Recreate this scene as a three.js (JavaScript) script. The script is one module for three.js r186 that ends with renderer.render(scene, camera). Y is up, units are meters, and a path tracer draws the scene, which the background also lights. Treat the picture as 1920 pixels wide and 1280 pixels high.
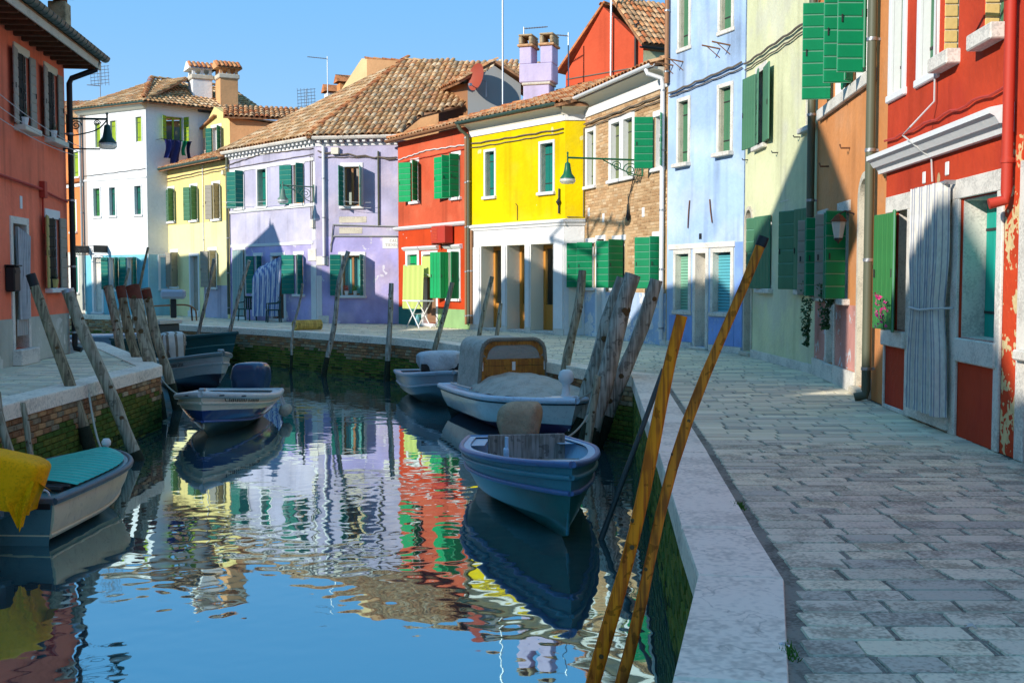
import * as THREE from 'three';
import { toCreasedNormals } from 'three/addons/utils/BufferGeometryUtils.js';
import { FontLoader } from 'three/addons/loaders/FontLoader.js';
import { TextGeometry } from 'three/addons/geometries/TextGeometry.js';

// ---------- camera, sky, sun, exposure ----------
const scene = new THREE.Scene();
const camera = new THREE.PerspectiveCamera(34.22, 1024 / 682, 0.1, 600);
camera.position.set(0, 2.5, 0);
camera.rotation.x = -Math.atan(115 / 2080);
scene.add(camera);
{
  const w = 256, h = 256, a = new Float32Array(w * h * 4);
  const mix = (p, q, t) => p + (q - p) * t;
  for (let j = 0; j < h; j++) {
    const el = ((j + 0.5) / h - 0.5) * 180, e = Math.abs(el);
    const t = 1 - Math.exp(-e / 7);
    const hor = [0.38, 0.49, 0.59], zen = [0.075, 0.25, 0.49];
    for (let i = 0; i < w; i++) { const k = (j * w + i) * 4; for (let c = 0; c < 3; c++) a[k + c] = mix(hor[c], zen[c], t); a[k + 3] = 1; }
  }
  const sky = new THREE.DataTexture(a, w, h, THREE.RGBAFormat, THREE.FloatType);
  sky.mapping = THREE.EquirectangularReflectionMapping; sky.magFilter = THREE.LinearFilter; sky.needsUpdate = true;
  scene.background = sky; scene.environment = sky;
}
const sun = new THREE.DirectionalLight(new THREE.Color(1, 0.94, 0.86), 2.8);
sun.position.set(-60, 33, 54); sun.target.position.set(0, 0, 0);
sun.castShadow = true; sun.shadow.mapSize.set(4096, 4096); sun.shadow.bias = -0.0005;
Object.assign(sun.shadow.camera, { left: -50, right: 50, top: 40, bottom: -40, near: 1, far: 200 });
scene.add(sun, sun.target);
const renderer = new THREE.WebGLRenderer({ antialias: true });
renderer.toneMapping = THREE.LinearToneMapping;
renderer.toneMappingExposure = 2;
renderer.shadowMap.enabled = true;

// ---------- small helpers ----------
const HQ = 1.05;                                   // quay level above the water
let sd = 12345;
const rnd = () => { sd = (sd + 0x6d2b79f5) | 0; let t = Math.imul(sd ^ (sd >>> 15), 1 | sd); t = (t + Math.imul(t ^ (t >>> 7), 61 | t)) ^ t; return ((t ^ (t >>> 14)) >>> 0) / 4294967296; };
const rr = (a, b) => a + (b - a) * rnd();
const lerp = (a, b, t) => a + (b - a) * t, clamp = (x, a = 0, b = 1) => Math.min(b, Math.max(a, x));
const sst = (a, b, x) => { const t = clamp((x - a) / (b - a)); return t * t * (3 - 2 * t); };
const sub = (a, b) => [a[0] - b[0], a[1] - b[1], a[2] - b[2]], add = (a, b) => [a[0] + b[0], a[1] + b[1], a[2] + b[2]], mul = (a, s) => [a[0] * s, a[1] * s, a[2] * s];
const dot = (a, b) => a[0] * b[0] + a[1] * b[1] + a[2] * b[2], crs = (a, b) => [a[1] * b[2] - a[2] * b[1], a[2] * b[0] - a[0] * b[2], a[0] * b[1] - a[1] * b[0]];
const nrm = (a) => mul(a, 1 / (Math.hypot(...a) || 1));
const perm = new Uint8Array(512); { for (let i = 0; i < 256; i++) perm[i] = i; for (let i = 255; i > 0; i--) { const j = (rnd() * (i + 1)) | 0; [perm[i], perm[j]] = [perm[j], perm[i]]; } for (let i = 0; i < 256; i++) perm[256 + i] = perm[i]; }
const fade = (t) => t * t * (3 - 2 * t);
function vn(x, y, px, py) {                         // value noise that repeats every px, py cells
  const xi = Math.floor(x), yi = Math.floor(y), fx = fade(x - xi), fy = fade(y - yi);
  const X0 = ((xi % px) + px) % px, X1 = (X0 + 1) % px, Y0 = ((yi % py) + py) % py, Y1 = (Y0 + 1) % py;
  const h = (a, b) => perm[(perm[a & 255] + b) & 255] / 255;
  return lerp(lerp(h(X0, Y0), h(X1, Y0), fx), lerp(h(X0, Y1), h(X1, Y1), fx), fy);
}
function fbm(u, v, c, oct, ax = 1, ay = 1) { let s = 0, a = 0.5, n = 0; for (let o = 0; o < oct; o++) { const f = c << o, fx = Math.max(1, Math.round(f * ax)), fy = Math.max(1, Math.round(f * ay)); s += a * vn(u * fx + o * 7, v * fy + o * 3, fx, fy); n += a; a *= 0.5; } return s / n; }
const toS = (l) => Math.round(255 * clamp(l <= 0.0031308 ? l * 12.92 : 1.055 * Math.pow(l, 1 / 2.4) - 0.055));
function tex(n, f, srgb = true) {                   // f(u, v) -> [r, g, b] linear
  const a = new Uint8Array(n * n * 4);
  for (let j = 0; j < n; j++) for (let i = 0; i < n; i++) { const c = f(i / n, j / n), k = (j * n + i) * 4; for (let q = 0; q < 3; q++) a[k + q] = srgb ? toS(c[q]) : Math.round(255 * clamp(c[q])); a[k + 3] = 255; }
  const t = new THREE.DataTexture(a, n, n); t.magFilter = THREE.LinearFilter; t.minFilter = THREE.LinearMipmapLinearFilter; t.generateMipmaps = true;
  t.wrapS = t.wrapT = THREE.RepeatWrapping; if (srgb) t.colorSpace = THREE.SRGBColorSpace; t.needsUpdate = true; return t;
}
const rep = (t, m) => { t.repeat.set(1 / m, 1 / m); return t; };
const mixc = (a, b, t) => [lerp(a[0], b[0], t), lerp(a[1], b[1], t), lerp(a[2], b[2], t)];
const grainBump = rep(tex(512, (u, v) => { const n = fbm(u, v, 24, 4); return [n, n, n]; }, false), 1.2);
const roughBump = rep(tex(512, (u, v) => { const n = 0.6 * fbm(u, v, 6, 5) + 0.4 * fbm(u, v, 40, 2); return [n, n, n]; }, false), 1.6);
const mat = (c, r = 0.7, o = {}) => { const m = new THREE.MeshPhysicalMaterial({ roughness: r, specularIntensity: r > 0.65 ? 0.25 : 0.6, ...o }); m.color.setRGB(...c); return m; };
// painted plaster: mottled coat, runs of dirt down the wall, patches where an older coat shows
function plaster(c, o = {}) {
  const off = (o.seed || 1) * 0.37, pc = o.patch || [0.55, 0.52, 0.48], pa = o.pa || 0, st = o.streak ?? 0.25, mo = o.mottle ?? 0.22, old = o.old || c;
  const t = tex(o.res || 384, (u, v) => {
    const U = u + off, W = v + off * 1.7;
    const m = fbm(U, W, 5, 5), s = fbm(U, W, 26, 3, 1, 0.0770), f = fbm(U + 0.3, W, 60, 2), q = fbm(U + 0.61, W + 0.2, 7, 5);
    let k = 1 + (m - 0.5) * mo * 2 - Math.max(0, s - 0.52) * st * 1.6 + (f - 0.5) * 0.08;
    let col = mixc(c, old, sst(0.45, 0.75, q) * (o.old ? 0.8 : 0));
    col = mul(col, k);
    if (pa) { const p = fbm(U + 0.17, W + 0.83, 9, 5) * 0.75 + fbm(U, W, 50, 2) * 0.25, e = sst(1 - pa, 1 - pa + 0.012, p); col = mixc(col, mul(pc, 0.85 + 0.3 * f), e); }
    return col;
  });
  rep(t, o.size || 5);
  return mat([1, 1, 1], o.rough ?? 0.88, { map: t, bumpMap: grainBump, bumpScale: o.bump ?? 0.006 });
}
const grainMaps = {};
function grainy(c, o = {}) {                         // stone, brick, canvas: speckle and blotches, a neutral map under a colour
  const lo = o.c2 ? (o.c2[0] + o.c2[1] + o.c2[2]) / (c[0] + c[1] + c[2]) : 0.7, v = (o.seed || 1) % 2, L = lo < 0.6 ? 0.5 : 0.75, size = o.size ? (o.size < 0.85 ? 0.6 : o.size < 1.6 ? 1.2 : 2.2) : 1.2;
  const t = (grainMaps[[v, L, size, !!o.vein]] ??= rep(tex(512, (x, y) => { const m = fbm(x + v * 0.53, y, 4, 6), f = fbm(x, y + v * 0.53, 90, 2), cr = o.vein ? Math.abs(fbm(x, y + 0.4, 8, 4) - 0.5) : 1; let q = lerp(L, 1, sst(0.25, 0.62, m + (f - 0.5) * 0.35)) * (0.85 + 0.3 * f); if (cr < 0.006) q *= 0.72; return [q, q, q]; }), size));
  return mat(c, o.rough ?? 0.85, { map: t, bumpMap: roughBump, bumpScale: o.bump ?? 0.006 });
}
function woody(c, c2, o = {}) {                      // grain along v
  const off = (o.seed || 1) * 0.41;
  const t = rep(tex(512, (u, v) => { const g = fbm(u + off, v, 48, 3, 1, 0.0625), b = fbm(u, v + off, 5, 4), k = fbm(u + 0.3, v, 10, 4); let q = mixc(c2, c, sst(0.3, 0.65, g * 0.65 + b * 0.35)); if (k > 0.68) q = mul(q, 0.6); return q; }), o.size || 0.8);
  return mat([1, 1, 1], o.rough ?? 0.75, { map: t, bumpMap: o.nobump ? null : t, bumpScale: o.bump ?? 0.003 });
}

// flat-faced mesh builder, uv in metres from the dominant axis
class MB {
  constructor() { this.p = []; this.c = null; }
  tri(a, b, c) { this.p.push(a[0], a[1], a[2], b[0], b[1], b[2], c[0], c[1], c[2]); if (this.c) for (let i = 0; i < 3; i++) this.c.push(...this.col); return this; }
  quad(a, b, c, d) { this.tri(a, b, c); return this.tri(a, c, d); }
  color(c) { if (!this.c) this.c = []; this.col = c; return this; }
  out(ctr, ...v) { const n = crs(sub(v[1], v[0]), sub(v[2], v[0])); if (dot(n, sub(v[0], ctr)) < 0) v.reverse(); return v.length === 4 ? this.quad(...v) : this.tri(...v); }
  box(x0, x1, y0, y1, z0, z1, c = 0) {
    const ctr = [(x0 + x1) / 2, (y0 + y1) / 2, (z0 + z1) / 2], X = [x0, x1], Y = [y0, y1], Z = [z0, z1], s = [1, -1];
    if (!c) {
      for (const i of [0, 1]) { this.out(ctr, [X[i], y0, z0], [X[i], y1, z0], [X[i], y1, z1], [X[i], y0, z1]); this.out(ctr, [x0, Y[i], z0], [x1, Y[i], z0], [x1, Y[i], z1], [x0, Y[i], z1]); this.out(ctr, [x0, y0, Z[i]], [x1, y0, Z[i]], [x1, y1, Z[i]], [x0, y1, Z[i]]); }
      return this;
    }
    const p = (a, i, j, k) => [X[i] + (a === 0 ? 0 : c * s[i]), Y[j] + (a === 1 ? 0 : c * s[j]), Z[k] + (a === 2 ? 0 : c * s[k])];
    for (const i of [0, 1]) { this.out(ctr, p(0, i, 0, 0), p(0, i, 1, 0), p(0, i, 1, 1), p(0, i, 0, 1)); this.out(ctr, p(1, 0, i, 0), p(1, 1, i, 0), p(1, 1, i, 1), p(1, 0, i, 1)); this.out(ctr, p(2, 0, 0, i), p(2, 1, 0, i), p(2, 1, 1, i), p(2, 0, 1, i)); }
    for (const i of [0, 1]) for (const j of [0, 1]) { this.out(ctr, p(0, i, j, 0), p(0, i, j, 1), p(1, i, j, 1), p(1, i, j, 0)); this.out(ctr, p(0, i, 0, j), p(0, i, 1, j), p(2, i, 1, j), p(2, i, 0, j)); this.out(ctr, p(1, 0, i, j), p(1, 1, i, j), p(2, 1, i, j), p(2, 0, i, j)); for (const k of [0, 1]) this.out(ctr, p(0, i, j, k), p(1, i, j, k), p(2, i, j, k)); }
    return this;
  }
  // tube along points with radius r (number or array)
  tube(pts, r, n = 8, caps = true) {
    const R = (i) => (Array.isArray(r) ? r[i] : r), rings = [];
    let side = null;
    for (let i = 0; i < pts.length; i++) {
      const t = nrm(sub(pts[Math.min(i + 1, pts.length - 1)], pts[Math.max(i - 1, 0)]));
      if (!side) side = nrm(crs(t, Math.abs(t[1]) < 0.9 ? [0, 1, 0] : [1, 0, 0]));
      side = nrm(sub(side, mul(t, dot(side, t))));
      const b = crs(t, side);
      rings.push(Array.from({ length: n }, (_, k) => { const a = (k / n) * Math.PI * 2; return add(pts[i], add(mul(side, Math.cos(a) * R(i)), mul(b, Math.sin(a) * R(i)))); }));
    }
    for (let i = 0; i + 1 < rings.length; i++) for (let k = 0; k < n; k++) { const q = (k + 1) % n; this.quad(rings[i][k], rings[i][q], rings[i + 1][q], rings[i + 1][k]); }
    if (caps) for (const [ring, p, f] of [[rings[0], pts[0], 1], [rings[rings.length - 1], pts[pts.length - 1], 0]]) for (let k = 0; k < n; k++) { const q = (k + 1) % n; f ? this.tri(p, ring[q], ring[k]) : this.tri(p, ring[k], ring[q]); }
    return this;
  }
  lathe(prof, n = 14, o = [0, 0, 0]) {
    for (let i = 0; i + 1 < prof.length; i++) for (let k = 0; k < n; k++) {
      const a = (k / n) * Math.PI * 2, b = ((k + 1) / n) * Math.PI * 2, P = ([r, y], t) => [o[0] + r * Math.cos(t), o[1] + y, o[2] + r * Math.sin(t)];
      this.quad(P(prof[i], b), P(prof[i], a), P(prof[i + 1], a), P(prof[i + 1], b));
    }
    return this;
  }
  // polygon in (n, v) swept along u
  sweep(prof, u0, u1) {
    const P = (q, u) => [u, q[1], q[0]], n = prof.length;
    for (let i = 0; i < n; i++) { const a = prof[i], b = prof[(i + 1) % n]; this.quad(P(a, u0), P(a, u1), P(b, u1), P(b, u0)); }
    const sh = THREE.ShapeUtils.triangulateShape(prof.map((q) => new THREE.Vector2(q[0], q[1])), []);
    for (const [a, b, c] of sh) { this.tri(P(prof[a], u0), P(prof[b], u0), P(prof[c], u0)); this.tri(P(prof[c], u1), P(prof[b], u1), P(prof[a], u1)); }
    return this;
  }
  // grid surface f(s, t) -> point
  grid(f, n, m) { for (let i = 0; i < n; i++) for (let j = 0; j < m; j++) this.quad(f(i / n, j / m), f((i + 1) / n, j / m), f((i + 1) / n, (j + 1) / m), f(i / n, (j + 1) / m)); return this; }
  geo(crease = 0) {
    let g = new THREE.BufferGeometry();
    const p = new Float32Array(this.p); g.setAttribute('position', new THREE.BufferAttribute(p, 3));
    if (this.c) g.setAttribute('color', new THREE.BufferAttribute(new Float32Array(this.c), 3));
    g.computeVertexNormals();
    const nn = g.attributes.normal, uv = new Float32Array((p.length / 3) * 2);
    for (let i = 0; i < p.length / 3; i++) { const x = Math.abs(nn.getX(i)), y = Math.abs(nn.getY(i)), z = Math.abs(nn.getZ(i)), k = i * 3; if (y > x && y > z) { uv[i * 2] = p[k]; uv[i * 2 + 1] = p[k + 2]; } else if (x > z) { uv[i * 2] = p[k + 2]; uv[i * 2 + 1] = p[k + 1]; } else { uv[i * 2] = p[k]; uv[i * 2 + 1] = p[k + 1]; } }
    g.setAttribute('uv', new THREE.BufferAttribute(uv, 2));
    if (crease) g = toCreasedNormals(g, crease);
    return g;
  }
}
const used = {};
const numbered = (n) => { used[n] = (used[n] ?? -1) + 1; return used[n] ? n + '_' + String(used[n]).padStart(3, '0') : n; };
function part(parent, name, g, m, crease = 0) {
  const o = new THREE.Mesh(g instanceof MB ? g.geo(crease) : g, m); o.name = name; o.castShadow = o.receiveShadow = true; parent.add(o); return o;
}
function thing(name, label, category, pos = [0, 0, 0], turn = 0, group) {
  const o = new THREE.Group(); o.name = numbered(name); o.position.set(...pos); o.rotation.y = turn; o.userData = { label, category }; if (group) o.userData.group = group; scene.add(o); return o;
}
function struct(name, label, g, m) { const o = g ? part(scene, name, g, m) : new THREE.Group(); o.name = numbered(name); if (!g) scene.add(o); o.userData = { kind: 'structure', label, category: name.replace(/_/g, ' ') }; return o; }
const cache = {};
const unitBox = (w, h, d, c) => (cache[[w, h, d, c].map((x) => x.toFixed(3))] ??= new MB().box(-w / 2, w / 2, -h / 2, h / 2, -d / 2, d / 2, c).geo());
const spline = (pts, n) => new THREE.CatmullRomCurve3(pts.map((p) => new THREE.Vector3(...p))).getPoints(n).map((p) => [p.x, p.y, p.z]);

// ---------- shared materials ----------
const M = {
  stone: grainy([0.72, 0.67, 0.58], { seed: 1, c2: [0.56, 0.52, 0.44], rough: 0.8, bump: 0.003 }),
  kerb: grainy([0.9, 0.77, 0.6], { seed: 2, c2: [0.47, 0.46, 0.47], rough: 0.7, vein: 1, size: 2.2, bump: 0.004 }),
  white: mat([0.72, 0.71, 0.68], 0.75, { bumpMap: grainBump, bumpScale: 0.003 }),
  cream: mat([0.68, 0.63, 0.5], 0.8, { bumpMap: grainBump, bumpScale: 0.003 }),
  jamb: grainy([0.6, 0.54, 0.42], { seed: 3, c2: [0.45, 0.38, 0.28] }),
  iron: mat([0.03, 0.03, 0.028], 0.55), rust: grainy([0.16, 0.07, 0.035], { seed: 5, size: 0.4 }), steel: mat([0.35, 0.37, 0.38], 0.4, { metalness: 0.7 }),
  pipe: mat([0.1, 0.11, 0.07], 0.5), copper: mat([0.3, 0.14, 0.06], 0.5), pipeW: mat([0.68, 0.68, 0.67], 0.5), pipeG: mat([0.3, 0.3, 0.28], 0.5),
  gutter: mat([0.045, 0.085, 0.07], 0.42), cable: mat([0.16, 0.13, 0.1], 0.8), wire: mat([0.5, 0.5, 0.48], 0.6),
  glass: mat([0.9, 0.95, 0.95], 0.03, { transmission: 1, thickness: 0, ior: 1.5 }), lampGlass: mat([0.8, 0.8, 0.75], 0.35, { transmission: 0.5, thickness: 0 }),
  woodFrame: mat([0.3, 0.13, 0.04], 0.5), orangeWood: mat([0.5, 0.22, 0.04], 0.5), room: mat([0.5, 0.47, 0.42], 0.9), brownDoor: mat([0.24, 0.13, 0.07], 0.6),
  rope: mat([0.4, 0.36, 0.28], 0.9), plasticGreen: mat([0.012, 0.05, 0.04], 0.4), red: mat([0.45, 0.04, 0.02], 0.6), black: mat([0.015, 0.015, 0.015], 0.5),
};
const shutMaps = [0.1, 0.55].map((k) => rep(tex(256, (u, v) => { const g = fbm(u + k, v, 32, 3, 1, 0.125), b = fbm(u, v + k, 6, 4); const q = 0.75 + 0.4 * (0.5 * g + 0.5 * b); return [q, q, q]; }), 1.1));
const shut = (c, s) => mat(c, 0.6, { specularIntensity: 0.3, map: shutMaps[Math.round(s * 20) % 2] });
const S = {
  edge: shut([0.13, 0.3, 0.2], 0.45),  // paler backing puts the light caught by panel edges into the gaps
  green: shut([0.004, 0.22, 0.085], 0.1), dark: shut([0.01, 0.085, 0.06], 0.2), teal: shut([0.01, 0.17, 0.13], 0.3), bright: shut([0.005, 0.33, 0.1], 0.4), lime: shut([0.3, 0.42, 0.03], 0.5),
  faded: shut([0.07, 0.19, 0.1], 0.6), grey: shut([0.33, 0.3, 0.24], 0.7), olive: shut([0.17, 0.2, 0.09], 0.8), tealL: shut([0.012, 0.36, 0.27], 0.9), deep: shut([0.015, 0.13, 0.1], 0.95), ochre: shut([0.42, 0.36, 0.12], 0.15), black: shut([0.012, 0.018, 0.016], 0.25), grassy: shut([0.04, 0.19, 0.05], 0.35),
};

// ---------- the setting: water, quays, kerbs, canal walls, paving ----------
const edgeR = [[0.35, -1.5], [0.61, -3.93], [0.94, -5.35], [1.02, -6.41], [1.26, -9.23], [1.85, -16.82], [1.25, -17.82], [0.65, -19.44], [-0.91, -23.74], [-1.82, -26], [-2.93, -27.67], [-5.23, -30.17], [-7.18, -32.45], [-9.24, -34.3], [-13.9, -38.6], [-14.4, -44.2], [-18.5, -46.7], [-32, -55]];
const edgeL = [[-5.88, 3], [-5.86, -12.63], [-5.95, -18.7], [-9.45, -25.56], [-10.62, -26.69], [-16, -31.5], [-40, -52]];
function offsetLine(pts, w, side) {                 // side +1: to the right of the walking direction
  return pts.map((p, i) => {
    const n = (a, b) => { const dx = b[0] - a[0], dz = b[1] - a[1], l = Math.hypot(dx, dz); return [(-dz / l) * side, (dx / l) * side]; };
    const a = i > 0 ? n(pts[i - 1], p) : null, b = i < pts.length - 1 ? n(p, pts[i + 1]) : null, m = a && b ? [a[0] + b[0], a[1] + b[1]] : a || b;
    const l2 = a && b ? (m[0] * m[0] + m[1] * m[1]) / 2 : 1;
    return [p[0] + (m[0] / l2) * w, p[1] + (m[1] / l2) * w];
  });
}
{ // water: one wide sheet
  const n = 1024, size = 13;
  const wv = [];
  for (let i = 0; i < 60; i++) { const k = 4 + Math.floor(Math.pow(rnd(), 1.25) * 100), a = rr(0, Math.PI * 2); wv.push([Math.round(k * Math.cos(a) * 0.75), Math.round(k * Math.sin(a)), rr(0, 6.28), Math.pow(1 / (3 + k), 1.0)]); }
  const hgt = new Float32Array(n * n); let lo = 1e9, hi = -1e9;
  for (let j = 0; j < n; j++) for (let i = 0; i < n; i++) {
    let s = 0; const u = i / n, v = j / n;
    const wob = fbm(u, v, 3, 3);
    for (const [a, b, p, q] of wv) s += q * Math.sin(2 * Math.PI * (a * u + b * v) + p);
    s *= 0.35 + 1.3 * sst(0.3, 0.7, wob);
    s += 0.012 * (fbm(u, v, 96, 2) - 0.5) * sst(0.45, 0.7, fbm(u + 0.5, v, 4, 3));
    hgt[j * n + i] = s; lo = Math.min(lo, s); hi = Math.max(hi, s);
  }
  const bump = rep(tex(n, (u, v) => { const q = (hgt[Math.round(v * n) * n + Math.round(u * n)] - lo) / (hi - lo); return [q, q, q]; }, false), size);
  const wm = mat([0.3, 0.5, 0.52], 0.02, { metalness: 0.93, bumpMap: bump, bumpScale: 0.0068 });
  const g = new MB().quad([-120, 0, 60], [120, 0, 60], [120, 0, -160], [-120, 0, -160]).geo();
  const w = struct('water', 'dark green canal water with rippled reflections', g, wm);
  M.water = wm; w.userData.category = 'water';
  struct('canal_bed', 'dark mud bed under the canal', new MB().quad([-120, -1.6, 60], [120, -1.6, 60], [120, -1.6, -160], [-120, -1.6, -160]), mat([0.03, 0.03, 0.02], 1));
}
M.joint = grainy([0.24, 0.23, 0.18], { seed: 7, c2: [0.05, 0.05, 0.048], size: 0.9 });
const slab = (pts, y) => { const g = new MB(), tr = THREE.ShapeUtils.triangulateShape(pts.map((p) => new THREE.Vector2(p[0], -p[1])), []); for (const t of tr) g.out([0, -99, 0], ...t.map((i) => [pts[i][0], y, pts[i][1]])); return g; };
struct('quay_ground', 'mortar bed of the quay that curves along the right bank', slab([...offsetLine(edgeR, 0.2, 1), [-60, -75], [-60, -140], [80, -140], [80, -1.5]], HQ - 0.0075), M.joint);
struct('quay_ground', 'mortar bed of the quay along the left bank', slab([...offsetLine(edgeL, 0.2, -1), [-80, -80], [-80, 3]], HQ - 0.0075), M.joint);

const lineX = (pts, z) => { for (let i = 0; i + 1 < pts.length; i++) { const [a, b] = [pts[i], pts[i + 1]]; if ((z <= a[1] && z >= b[1])) return lerp(a[0], b[0], (z - a[1]) / (b[1] - a[1] || -1e-6)); } return null; };
const KW = 0.38;
function kerb(pts, side, label, from, to) {
  const g = struct('quay_kerb', label), inn = offsetLine(pts, KW, side), nose = offsetLine(pts, -0.03, side);
  for (let i = from; i < to; i++) {
    const a = nose[i], b = nose[i + 1], c = inn[i + 1], d = inn[i], L = Math.hypot(b[0] - a[0], b[1] - a[1]), n = Math.max(1, Math.round(L / 1.7));
    for (let k = 0; k < n; k++) {
      const e = 0.0045 / L, t0 = k / n + e, t1 = (k + 1) / n - e, q = (p, r, t) => [lerp(p[0], r[0], t), lerp(p[1], r[1], t)];
      const P = [q(a, b, t0), q(a, b, t1), q(d, c, t1), q(d, c, t0)], y1 = HQ + 0.012 + rr(-0.004, 0.004), y0 = HQ - 0.17;
      const ctr = [(P[0][0] + P[2][0]) / 2, (y0 + y1) / 2, (P[0][1] + P[2][1]) / 2], ch = 0.018, m = new MB();
      const ins = P.map((p) => [lerp(p[0], ctr[0], ch * 2.2), lerp(p[1], ctr[2], ch * 0.25)]);
      const cen = (p) => { const dx = ctr[0] - p[0], dz = ctr[2] - p[1], l = Math.hypot(dx, dz); return [p[0] + (dx / l) * ch, p[1] + (dz / l) * ch]; };
      const T = P.map(cen);
      m.out(ctr, ...T.map((p) => [p[0], y1, p[1]]));
      for (let s = 0; s < 4; s++) { const p = P[s], r = P[(s + 1) % 4], tp = T[s], tr = T[(s + 1) % 4]; m.out(ctr, [p[0], y1 - ch, p[1]], [r[0], y1 - ch, r[1]], [tr[0], y1, tr[1]], [tp[0], y1, tp[1]]); m.out(ctr, [p[0], y0, p[1]], [r[0], y0, r[1]], [r[0], y1 - ch, r[1]], [p[0], y1 - ch, p[1]]); }
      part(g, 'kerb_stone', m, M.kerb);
    }
  }
}
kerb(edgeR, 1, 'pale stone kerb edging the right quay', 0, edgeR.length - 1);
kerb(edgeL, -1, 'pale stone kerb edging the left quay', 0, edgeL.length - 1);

// canal walls: mortar backing with bricks laid proud of it; weed grows on the lower courses
const brickCol = [[0.4, 0.2, 0.09], [0.48, 0.27, 0.12], [0.34, 0.17, 0.08], [0.45, 0.34, 0.2], [0.33, 0.26, 0.16]], weedCol = [[0.12, 0.16, 0.025], [0.07, 0.12, 0.02], [0.17, 0.18, 0.03], [0.04, 0.06, 0.015]];
const bm = (c, s) => grainy(c, { seed: s, c2: mul(c, 0.45), size: 0.5, bump: 0.012, rough: 0.95 });
const wallMats = [...brickCol.map((c, i) => bm(c, 11 + i)), ...weedCol.map((c, i) => bm(c, 21 + i))];
M.mortarWet = bm([0.1, 0.1, 0.05], 31); M.mortarDry = bm([0.3, 0.22, 0.13], 32);
const stuffMat = mat([1, 1, 1], 0.95, { vertexColors: true, bumpMap: roughBump, bumpScale: 0.012 });
function canalWall(pts, side, label, from, to, weedTop, single) {
  const g = struct('canal_wall', label), back = offsetLine(pts, 0.02, side), bk = new MB(), bricks = [];
  for (let i = from; i < to; i++) {
    const a = back[i], b = back[i + 1], L = Math.hypot(b[0] - a[0], b[1] - a[1]), d = [(b[0] - a[0]) / L, (b[1] - a[1]) / L], n = [-d[1] * side, d[0] * side];
    bk.quad([a[0], -1.7, a[1]], [b[0], -1.7, b[1]], [b[0], HQ - 0.17, b[1]], [a[0], HQ - 0.17, a[1]]);
    for (let r = 0; r < 13; r++) {
      const y = -0.12 + r * 0.077;
      for (let x = (r % 2) * -0.13; x < L; ) {
        const w = rr(0.22, 0.26), x0 = Math.max(0.004, x), x1 = Math.min(L - 0.004, x + w); x += w + 0.012;
        if (x1 - x0 < 0.05) continue;
        const xm = (x0 + x1) / 2, wx = a[0] + d[0] * xm, wz = a[1] + d[1] * xm;
        const wt = weedTop + 0.35 * (fbm(wx * 0.21 + 9, wz * 0.21, 8, 4) - 0.5) + rr(-0.05, 0.05);
        const weed = y < wt, ci = weed ? 5 + Math.floor(rnd() * 3) + (y < 0.12 && rnd() < 0.7 ? 1 : 0) : Math.floor(rnd() * 5);
        bricks.push({ wx, wz, y: y + 0.034, w: x1 - x0, d, n, ci: Math.min(8, ci), dist: Math.hypot(wx, wz), pro: rr(0.0, 0.012) });
      }
    }
  }
  part(g, 'mortar', bk, weedTop > 0.6 ? M.mortarWet : M.mortarDry);
  bricks.sort((p, q) => p.dist - q.dist);
  const st = new MB(); let cnt = 0;
  for (const k of bricks) {
    const ry = Math.atan2(-k.d[1], k.d[0]);
    if (single && cnt < 300 && k.y > 0.02) {
      const o = part(g, 'brick', unitBox(Math.round(k.w * 50) / 50, 0.066, 0.05, 0.008), wallMats[k.ci]); o.position.set(k.wx - k.n[0] * k.pro, k.y, k.wz - k.n[1] * k.pro); o.rotation.y = ry; cnt++;
    } else {
      st.color(mul([...brickCol, ...weedCol][k.ci], rr(0.75, 1.1)));
      const h = k.w / 2, P = (x, y, z) => [k.wx + k.d[0] * x - k.n[0] * (z + k.pro), k.y + y, k.wz + k.d[1] * x - k.n[1] * (z + k.pro)], f = 0.024, c = 0.008;
      const F = [[-h + c, -0.033 + c], [h - c, -0.033 + c], [h - c, 0.033 - c], [-h + c, 0.033 - c]], B = [[-h, -0.033], [h, -0.033], [h, 0.033], [-h, 0.033]], ctr = P(0, 0, -0.05);
      st.out(ctr, ...F.map((q) => P(q[0], q[1], f)));
      for (let i = 0; i < 4; i++) { const j = (i + 1) % 4; st.out(ctr, P(...F[i], f), P(...F[j], f), P(...B[j], -0.02), P(...B[i], -0.02)); }
    }
  }
  if (st.p.length) part(g, 'brickwork', st, stuffMat).userData.kind = 'stuff';
}
canalWall(edgeL, -1, 'brick canal wall with green weed under the left quay', 1, 4, 0.6, true);
canalWall(edgeR, 1, 'dark weedy canal wall beside the near right quay', 0, 5, 0.95, false);
canalWall(edgeR.slice(5), 1, 'weedy brick canal wall under the far curving quay', 0, 10, 0.5, true);
canalWall(edgeR.slice(15), 1, 'low canal wall under the quay of the white house', 0, 2, 0.35, false);
canalWall([edgeL[0], edgeL[1]], -1, 'left canal wall nearest the bridge', 0, 1, 0.52, false);

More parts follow.
